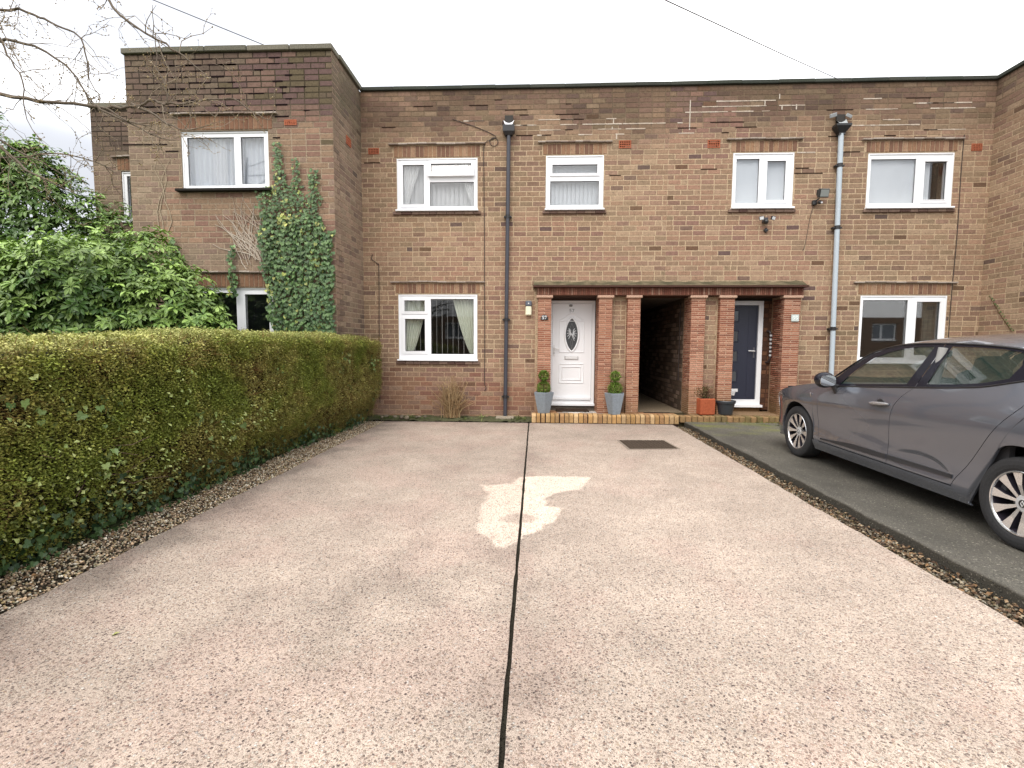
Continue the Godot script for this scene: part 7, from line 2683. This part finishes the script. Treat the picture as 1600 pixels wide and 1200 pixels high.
func car() -> void:
	var t := thing("parked_car", "dark metallic grey hatchback parked nose-in on the tarmac by the navy door", "car", Vector3(4.13, 0.06, -6.27))
	var paint := mat(Color(0.122, 0.132, 0.158), 0.26, 0.45)
	paint.clearcoat_enabled = true
	paint.clearcoat = 1.0
	paint.clearcoat_roughness = 0.03
	var black := mat(Color(0.012, 0.012, 0.014), 0.3)
	var piano := mat(Color(0.012, 0.012, 0.018), 0.12, 0, false, 0.3)
	var plastic := mat(Color(0.02, 0.02, 0.022), 0.6)
	var dark := mat(Color(0.006, 0.006, 0.006), 0.95)
	var glass := mat(Color(0.035, 0.06, 0.05), 0.02)
	glass.transparency = BaseMaterial3D.TRANSPARENCY_ALPHA
	glass.albedo_color.a = 0.3
	var chrome := mat(Color(0.6, 0.6, 0.62), 0.2, 1.0)
	var nose := func(_h): return -1.0
	var tail := func(_h): return 3.5
	var railf := func(s): return lut(RAIL, s)
	var beltf := func(s): return lut(BELT, s) - 0.012
	var m := MB.new()
	side_panel(m, nose, shut_f, car_low, func(s): return minf(lut(RAIL, s), 0.945), 150, 22, 0.0025)
	both("front_wing", m, paint, t)
	m = MB.new()
	side_panel(m, shut_f, shut_m, func(_s): return 0.285, beltf, 60, 80)
	var fd := own("door", m, paint, t)
	own("door", mirrored(m), paint, t)
	m = MB.new()
	side_panel(m, shut_m, shut_r, func(_s): return 0.285, beltf, 60, 80)
	var rd := own("door", m, paint, t)
	own("door", mirrored(m), paint, t)
	m = MB.new()
	side_panel(m, shut_r, tail, car_low, railf, 90, 30)
	both("rear_wing", m, paint, t)
	m = MB.new()
	side_panel(m, func(_h): return 0.345, func(h): return 2.42 - (h - 0.2) * 1.2, func(_s): return 0.17, func(_s): return 0.282, 30, 4)
	both("sill", m, paint, t)
	# dark shell a little inside, seen through the gaps
	m = MB.new()
	var rows := []
	for j in 9:
		var r := PackedVector3Array()
		for i in 121:
			var s := lerpf(-0.9, 3.4, i / 120.0)
			var lo := car_low(s) + 0.02
			var hi := minf(lut(RAIL, s) - 0.02, lut(BELT, clampf(s, 0.3, 2.8)) - 0.01)
			r.append(car_side(s, lerpf(lo, hi, j / 8.0), 0.02))
		rows.append(r)
	m.grid(rows, Color.WHITE)
	both("inner_shell", m, dark, t)
	# trim strip along the foot of the doors
	m = MB.new()
	for seg in [[0.52, 1.572], [1.588, 2.31]]:
		var up := []
		var dn := []
		for i in 13:
			var s := lerpf(seg[0], seg[1], i / 12.0)
			var g := (s - 0.52) / 1.79
			up.append(Vector2(s, 0.330 + 0.040 * smoothstep(0.0, 0.35, g)))
			dn.append(Vector2(s, 0.312 + 0.03 * g))
		side_band(m, dn, up, -0.008, false)
		for k in 12:
			for e in [up, dn]:
				m.quad(car_side(e[k].x, e[k].y, -0.008), car_side(e[k + 1].x, e[k + 1].y, -0.008), car_side(e[k + 1].x, e[k + 1].y, 0.004), car_side(e[k].x, e[k].y, 0.004))
	both("door_trim", m, plastic, t)
	# roof, bonnet, screens
	var sb := func(u): return 0.52 - 0.30 * (1.0 - pow(1.0 - u, 2.0))
	var hd := func(u): return 1.10 + 0.10 * u
	m = MB.new()
	top_panel(m, func(_u): return -0.995, func(u): return sb.call(u) - 0.05 * u, 0.0, 1.0, 16, 34)
	own("bonnet", m, paint, t)
	m = MB.new()
	top_panel(m, func(u): return sb.call(u) - 0.05 * u, func(u): return sb.call(u) + 0.02, 0.0, 1.0, 10, 3, 0.008)
	own("cowl", m, plastic, t)
	m = MB.new()
	top_panel(m, func(u): return sb.call(u) + 0.01, hd, 0.09, 1.0, 14, 16, 0.004)
	own("windscreen", m, glass, t)
	m = MB.new()
	top_panel(m, func(_u): return 0.50, func(_u): return 1.13, 0.0, 0.10, 4, 24)
	own("pillar", m, paint, t)
	m = MB.new()
	top_panel(m, hd, func(_u): return 3.02, 0.0, 1.0, 20, 40)
	own("roof", m, paint, t)
	m = MB.new()
	top_panel(m, func(_u): return 3.03, func(_u): return 3.36, 0.12, 1.0, 12, 8, 0.004)
	own("rear_screen", m, glass, t)
	m = MB.new()
	top_panel(m, func(_u): return 3.02, func(_u): return 3.5, 0.0, 0.13, 3, 10)
	top_panel(m, func(_u): return 3.35, func(_u): return 3.5, 0.13, 1.0, 8, 4)
	var cap := PackedVector2Array()
	for i in 12:
		var h := lerpf(0.24, 0.9, i / 11.0)
		cap.append(Vector2(-car_w(3.5, h), h))
	for i in 12:
		var h := lerpf(0.9, 0.24, i / 11.0)
		cap.append(Vector2(car_w(3.5, h), h))
	m.plate(Transform3D(Basis(), Vector3(0, 0, 3.485)), cap, 0.015)
	own("tailgate", m, paint, t)
	for s in [-1.0, 1.0]:
		m = MB.new()
		m.obox(Transform3D(Basis(), Vector3(s * 0.62, 0.86, 3.5)), Vector3(0.14, 0.07, 0.02), Color(0.3, 0.01, 0.01), 0.015)
		own("tail_lamp", m, mt.gloss, t)
	# side glass and its black surrounds
	var gi := v2([[0.80, 0.968], [1.25, 1.0], [1.708, 1.034], [1.745, 1.21], [1.778, 1.368], [1.60, 1.366], [1.40, 1.343], [1.25, 1.308], [1.10, 1.25], [0.95, 1.135]])
	var go := v2([[0.60, 0.935], [1.25, 0.974], [1.816, 1.012], [1.845, 1.21], [1.868, 1.392], [1.62, 1.392], [1.40, 1.378], [1.22, 1.348], [1.04, 1.29], [0.78, 1.11]])
	var ri := v2([[1.925, 1.05], [2.2, 1.07], [2.42, 1.098], [2.60, 1.142], [2.635, 1.24], [2.60, 1.325], [2.42, 1.352], [2.2, 1.364], [1.958, 1.37], [1.94, 1.21]])
	var ro := v2([[1.822, 1.014], [2.2, 1.04], [2.46, 1.074], [2.80, 1.152], [2.80, 1.24], [2.745, 1.315], [2.46, 1.37], [2.2, 1.387], [1.875, 1.392], [1.851, 1.21]])
	m = MB.new()
	side_band(m, go, gi, 0.002)
	both("window_frame", m, piano, t)
	m = MB.new()
	side_band(m, ro, ri, 0.002)
	both("window_frame", m, piano, t)
	# the thin bar dividing the two door frames
	m = MB.new()
	side_fill(m, gi, 0.008)
	side_fill(m, gi, 0.012)
	both("window", m, glass, t)
	m = MB.new()
	side_fill(m, ri, 0.012)
	side_fill(m, ri, 0.008)
	both("window", m, glass, t)
	# belt seal
	m = MB.new()
	var seal := []
	for i in 40:
		var s := lerpf(0.62, 2.78, i / 39.0)
		seal.append(car_side(s, lut(BELT, s) - 0.014, -0.001))
	m.tube(seal, [0.007], 6)
	both("belt_seal", m, black, t)
	m = MB.new()
	seal = []
	for i in 40:
		var s := lerpf(0.56, 2.75, i / 39.0)
		seal.append(car_side(s, lut(RAIL, s) - 0.008, -0.001))
	m.tube(seal, [0.006], 6)
	both("roof_seal", m, black, t)
	# handles: a bar over a cup in the front door, a hidden pull in the rear frame
	m = MB.new()
	var hp := []
	for i in 9:
		var g := i / 8.0
		hp.append(car_side(1.36 + 0.25 * g, 0.826 + 0.016 * g, -0.012 - 0.022 * sin(g * PI)))
	m.tube(hp, [0.011, 0.015, 0.017, 0.018, 0.018, 0.018, 0.017, 0.014, 0.009], 8)
	var hdn := own("handle", m, mat(Color(0.42, 0.42, 0.43), 0.25, 0.7), fd)
	m = MB.new()
	m.ball(Transform3D(Basis(), car_side(1.485, 0.838, 0.004)), Vector3(0.012, 0.042, 0.062), 14)
	own("cup", m, black, fd)
	m = MB.new()
	m.ball(Transform3D(Basis(), car_side(2.72, 1.22, 0.0)), Vector3(0.008, 0.05, 0.022), 10)
	own("handle", m, black, rd)
	# door mirrors
	m = MB.new()
	var mx := Transform3D(Basis.from_euler(Vector3(0, -0.12, 0)), Vector3(-0.985, 1.0, 0.74))
	m.ball(mx, Vector3(0.098, 0.083, 0.085), 20)
	m.tube([Vector3(-0.83, 0.925, 0.77), Vector3(-0.90, 0.945, 0.76), Vector3(-0.95, 0.97, 0.75)], [0.032, 0.028, 0.03], 8)
	m.tube([Vector3(-0.868, 0.87, 0.775), Vector3(-0.90, 0.95, 0.755)], [0.03, 0.03], 8)
	var mir := own("mirror", m, black, t)
	own("mirror", mirrored(m), black, t)
	m = MB.new()
	m.ball(mx * Transform3D(Basis(), Vector3(0, 0.012, -0.006)), Vector3(0.101, 0.078, 0.086), 20)
	own("cap", m, piano, mir)
	m = MB.new()
	var disc := PackedVector2Array()
	for i in 28:
		var an := TAU * i / 28.0
		disc.append(Vector2(0.076 * signf(cos(an)) * pow(absf(cos(an)), 0.7), 0.058 * signf(sin(an)) * pow(absf(sin(an)), 0.7)))
	m.plate(mx * Transform3D(Basis(), Vector3(0.0, 0, 0.074)), disc, 0.014)
	own("mirror_glass", m, mat(Color(0.75, 0.78, 0.8), 0.03, 1.0), mir)
	# lamps at the nose
	m = MB.new()
	side_fill(m, v2([[-0.86, 0.56], [-0.62, 0.585], [-0.40, 0.66], [-0.30, 0.735], [-0.42, 0.765], [-0.62, 0.70], [-0.84, 0.615]]), -0.004)
	var hl := mat(Color(0.55, 0.57, 0.6), 0.08, 0.7)
	both("headlight", m, hl, t)
	m = MB.new()
	side_fill(m, v2([[-0.80, 0.25], [-0.60, 0.27], [-0.56, 0.43], [-0.66, 0.47], [-0.82, 0.44]]), -0.004)
	both("air_intake", m, black, t)
	m = MB.new()
	side_band(m, v2([[-0.68, 0.30], [-0.63, 0.34], [-0.645, 0.43]]), v2([[-0.66, 0.30], [-0.61, 0.34], [-0.625, 0.43]]), -0.012, false)
	both("day_light", m, mat(Color(0.8, 0.82, 0.85), 0.15), t)
	m = MB.new()
	m.ball(Transform3D(Basis.from_euler(Vector3(0.2, 0, 0.3)), car_side(0.33, 0.80, -0.004)), Vector3(0.005, 0.03, 0.012), 10)
	own("side_repeater", m, chrome, t)
	# chassis, wells and cabin
	m = MB.new()
	m.box(Vector3(-0.7, 0.16, -0.75), Vector3(0.7, 0.4, 3.3))
	m.box(Vector3(-0.78, 0.18, 0.5), Vector3(0.78, 0.3, 2.3))
	m.box(Vector3(-0.6, 0.4, -0.8), Vector3(0.6, 0.82, 0.3))
	own("chassis", m, dark, t)
	m = MB.new()
	for wz in [0.0, 2.85]:
		var r := 0.40
		var wr := []
		for j in 2:
			var q := PackedVector3Array()
			for i in 21:
				var an := PI * i / 20.0
				q.append(Vector3(-0.855 if j == 0 else -0.55, 0.315 + (r - (0.022 if wz == 0.0 else 0.006)) * sin(an), wz + (r - 0.02) * cos(an)))
			wr.append(q)
		m.grid(wr)
		m.box(Vector3(-0.56, 0.2, wz - 0.4), Vector3(-0.54, 0.72, wz + 0.4))
	both("wheel_well", m, dark, t)
	var trim := mat(Color(0.05, 0.05, 0.054), 0.8)
	m = MB.new()
	m.obox(Transform3D(Basis.from_euler(Vector3(0.18, 0, 0)), Vector3(0, 0.84, 0.72)), Vector3(0.72, 0.1, 0.22), Color.WHITE, 0.05)
	var ring_pts := []
	for i in 25:
		var an := TAU * i / 24.0
		ring_pts.append(Vector3(0.36 + 0.17 * cos(an), 0.86 + 0.16 * sin(an), 1.02 + 0.05 * sin(an)))
	m.tube(ring_pts, [0.014], 6, Color.WHITE, false)
	m.box(Vector3(-0.76, 0.3, 0.5), Vector3(0.76, 0.36, 3.2))
	for s in [-1.0, 1.0]:
		m.box(Vector3(s * 0.80 - 0.02, 0.35, 0.55), Vector3(s * 0.80 + 0.02, 0.80, 2.7))
	own("dashboard", m, trim, t)
	for s in [-1.0, 1.0]:
		m = MB.new()
		var lean := Basis(Vector3.RIGHT, 0.33)
		m.obox(Transform3D(Basis(Vector3.RIGHT, -0.15), Vector3(s * 0.36, 0.52, 1.48)), Vector3(0.24, 0.09, 0.27), Color.WHITE, 0.06)
		m.obox(Transform3D(lean, Vector3(s * 0.36, 0.86, 1.86)), Vector3(0.235, 0.33, 0.07), Color.WHITE, 0.06)
		m.obox(Transform3D(lean, Vector3(s * 0.36, 1.21, 1.985)), Vector3(0.14, 0.085, 0.045), Color.WHITE, 0.04)
		own("seat", m, trim, t)
	m = MB.new()
	m.obox(Transform3D(), Vector3(0.62, 0.09, 0.25), Color.WHITE, 0.06)
	for i in m.v.size(): m.v[i] += Vector3(0, 0.55, 2.45)
	m.obox(Transform3D(Basis(Vector3.RIGHT, 0.35), Vector3(0, 0.82, 2.80)), Vector3(0.62, 0.28, 0.07), Color.WHITE, 0.06)
	for x in [-0.38, 0.38]:
		m.obox(Transform3D(Basis(Vector3.RIGHT, 0.35), Vector3(x, 1.10, 2.90)), Vector3(0.13, 0.06, 0.04), Color.WHITE, 0.035)
	own("rear_bench", m, trim, t)
	m = MB.new()
	m.obox(Transform3D(Basis.from_euler(Vector3(0.1, -0.2, 0)), Vector3(0, 1.30, 0.98)), Vector3(0.12, 0.035, 0.02), Color.WHITE, 0.015)
	m.tube([Vector3(0, 1.33, 0.97), Vector3(0, 1.37, 1.03)], [0.012], 6)
	own("rear_view_mirror", m, trim, t)
	m = MB.new()
	for s in [-1.0, 1.0]:
		m.tube([Vector3(s * 0.72, 0.95, 1.86), Vector3(s * 0.68, 1.36, 1.9)], [0.035], 8)
	own("inner_pillar", m, mat(Color(0.3, 0.3, 0.29), 0.8), t)
	# wheels
	for wz in [0.0, 2.85]:
		for s in [-1.0, 1.0]:
			wheel(t, Vector3(s * 0.775, 0.315, wz), s, 0.0 if wz == 0.0 else 0.16)

func wheel(t: Node3D, at: Vector3, side: float, turn: float) -> void:
	var rubber := tri_tex(mat(Color(0.028, 0.028, 0.03), 0.85), mt.g2, 3.0)
	# local y of the lathe is the axle, pointing outwards
	var ax := Transform3D(Basis(Vector3(0, 1, 0), Vector3(side, 0, 0), Vector3(0, 0, 1)) if side < 0 else Basis(Vector3(0, -1, 0), Vector3(side, 0, 0), Vector3(0, 0, 1)), at)
	if ax.basis.determinant() < 0:
		ax.basis.z = -ax.basis.z
	var m := MB.new()
	m.lathe(ax, [Vector2(0.205, -0.1), Vector2(0.29, -0.105), Vector2(0.311, -0.085), Vector2(0.3165, -0.04), Vector2(0.317, 0.0), Vector2(0.3165, 0.04), Vector2(0.311, 0.082), Vector2(0.302, 0.094), Vector2(0.285, 0.101), Vector2(0.26, 0.104), Vector2(0.236, 0.101), Vector2(0.222, 0.094), Vector2(0.218, 0.088)], 64)
	var w := own("wheel", m, rubber, t)
	m = MB.new()
	m.lathe(ax, [Vector2(0.222, 0.092), Vector2(0.217, 0.097), Vector2(0.210, 0.094), Vector2(0.205, 0.080)], 56)
	own("rim", m, mat(Color(0.72, 0.72, 0.73), 0.25, 0.9), w)
	m = MB.new()
	m.lathe(ax, [Vector2(0.205, 0.082), Vector2(0.198, 0.0), Vector2(0.195, -0.09)], 48, Color(0.025, 0.022, 0.03))
	m.lathe(ax, [Vector2(0.195, -0.02), Vector2(0.12, -0.02), Vector2(0.0, -0.02)], 32, Color(0.012, 0.012, 0.014))
	own("barrel", m, mt.gloss, w)
	# brake disc
	m = MB.new()
	m.lathe(ax, [Vector2(0.13, 0.0), Vector2(0.13, 0.012), Vector2(0.05, 0.012), Vector2(0.05, 0.03), Vector2(0.001, 0.03)], 32)
	own("brake_disc", m, mat(Color(0.2, 0.2, 0.21), 0.4, 0.8), w)
	# five pairs of diamond-cut spokes
	var face := mat(Color(0.70, 0.69, 0.68), 0.24, 0.75)
	var flank := mat(Color(0.022, 0.02, 0.028), 0.35)
	for k in 10:
		var mid := TAU * (k / 2) / 5.0 + turn
		var s := -1.0 if k % 2 == 0 else 1.0
		var a0 := mid + s * 0.24
		var a1 := mid + s * 0.33
		var d0 := Vector2(cos(a0), sin(a0))
		var d1 := Vector2(cos(a1), sin(a1))
		var n0 := Vector2(-d0.y, d0.x)
		var n1 := Vector2(-d1.y, d1.x)
		var p := [d0 * 0.045 - n0 * 0.009, d0 * 0.045 + n0 * 0.009, d1 * 0.125 + n1 * 0.016, d1 * 0.207 + n1 * 0.033, d1 * 0.207 - n1 * 0.033, d1 * 0.125 - n1 * 0.016]
		if s > 0:
			p[3] = d1 * 0.207 + n1 * 0.036
		var hts := [0.066, 0.066, 0.080, 0.087, 0.087, 0.080]
		var f := MB.new()
		var top := []
		var bot := []
		for i in 6:
			top.append(ax * Vector3(p[i].x, hts[i], p[i].y))
			bot.append(ax * Vector3(p[i].x * 1.0, hts[i] - 0.05, p[i].y))
		f.quad(top[1], top[0], top[5], top[2])
		f.quad(top[2], top[5], top[4], top[3])
		own("spoke", f, face, w)
		f = MB.new()
		for i in 6:
			var j := (i + 1) % 6
			var e0: Vector3 = top[i] - ax.basis.y * 0.0015
			var e1: Vector3 = top[j] - ax.basis.y * 0.0015
			f.quad(e0, e1, bot[j], bot[i])
		own("spoke_flank", f, flank, w)
	m = MB.new()
	m.lathe(ax, [Vector2(0.062, 0.03), Vector2(0.060, 0.064), Vector2(0.050, 0.068), Vector2(0.034, 0.068), Vector2(0.032, 0.072), Vector2(0.027, 0.073)], 28, Color(0.45, 0.45, 0.45))
	m.lathe(ax, [Vector2(0.027, 0.0725), Vector2(0.0, 0.0725)], 28, Color(0.03, 0.03, 0.03))
	own("hub_cap", m, mt.gloss, w)
	m = MB.new()
	var dia := [Vector2(0, 0.019), Vector2(0.011, 0), Vector2(0, -0.019), Vector2(-0.011, 0)]
	for i in 4:
		var a: Vector2 = dia[i]
		var b: Vector2 = dia[(i + 1) % 4]
		m.tube([ax * Vector3(a.y, 0.074, a.x), ax * Vector3(b.y, 0.074, b.x)], [0.0022], 5, Color(0.7, 0.7, 0.7))
	own("emblem", m, mt.gloss, w)
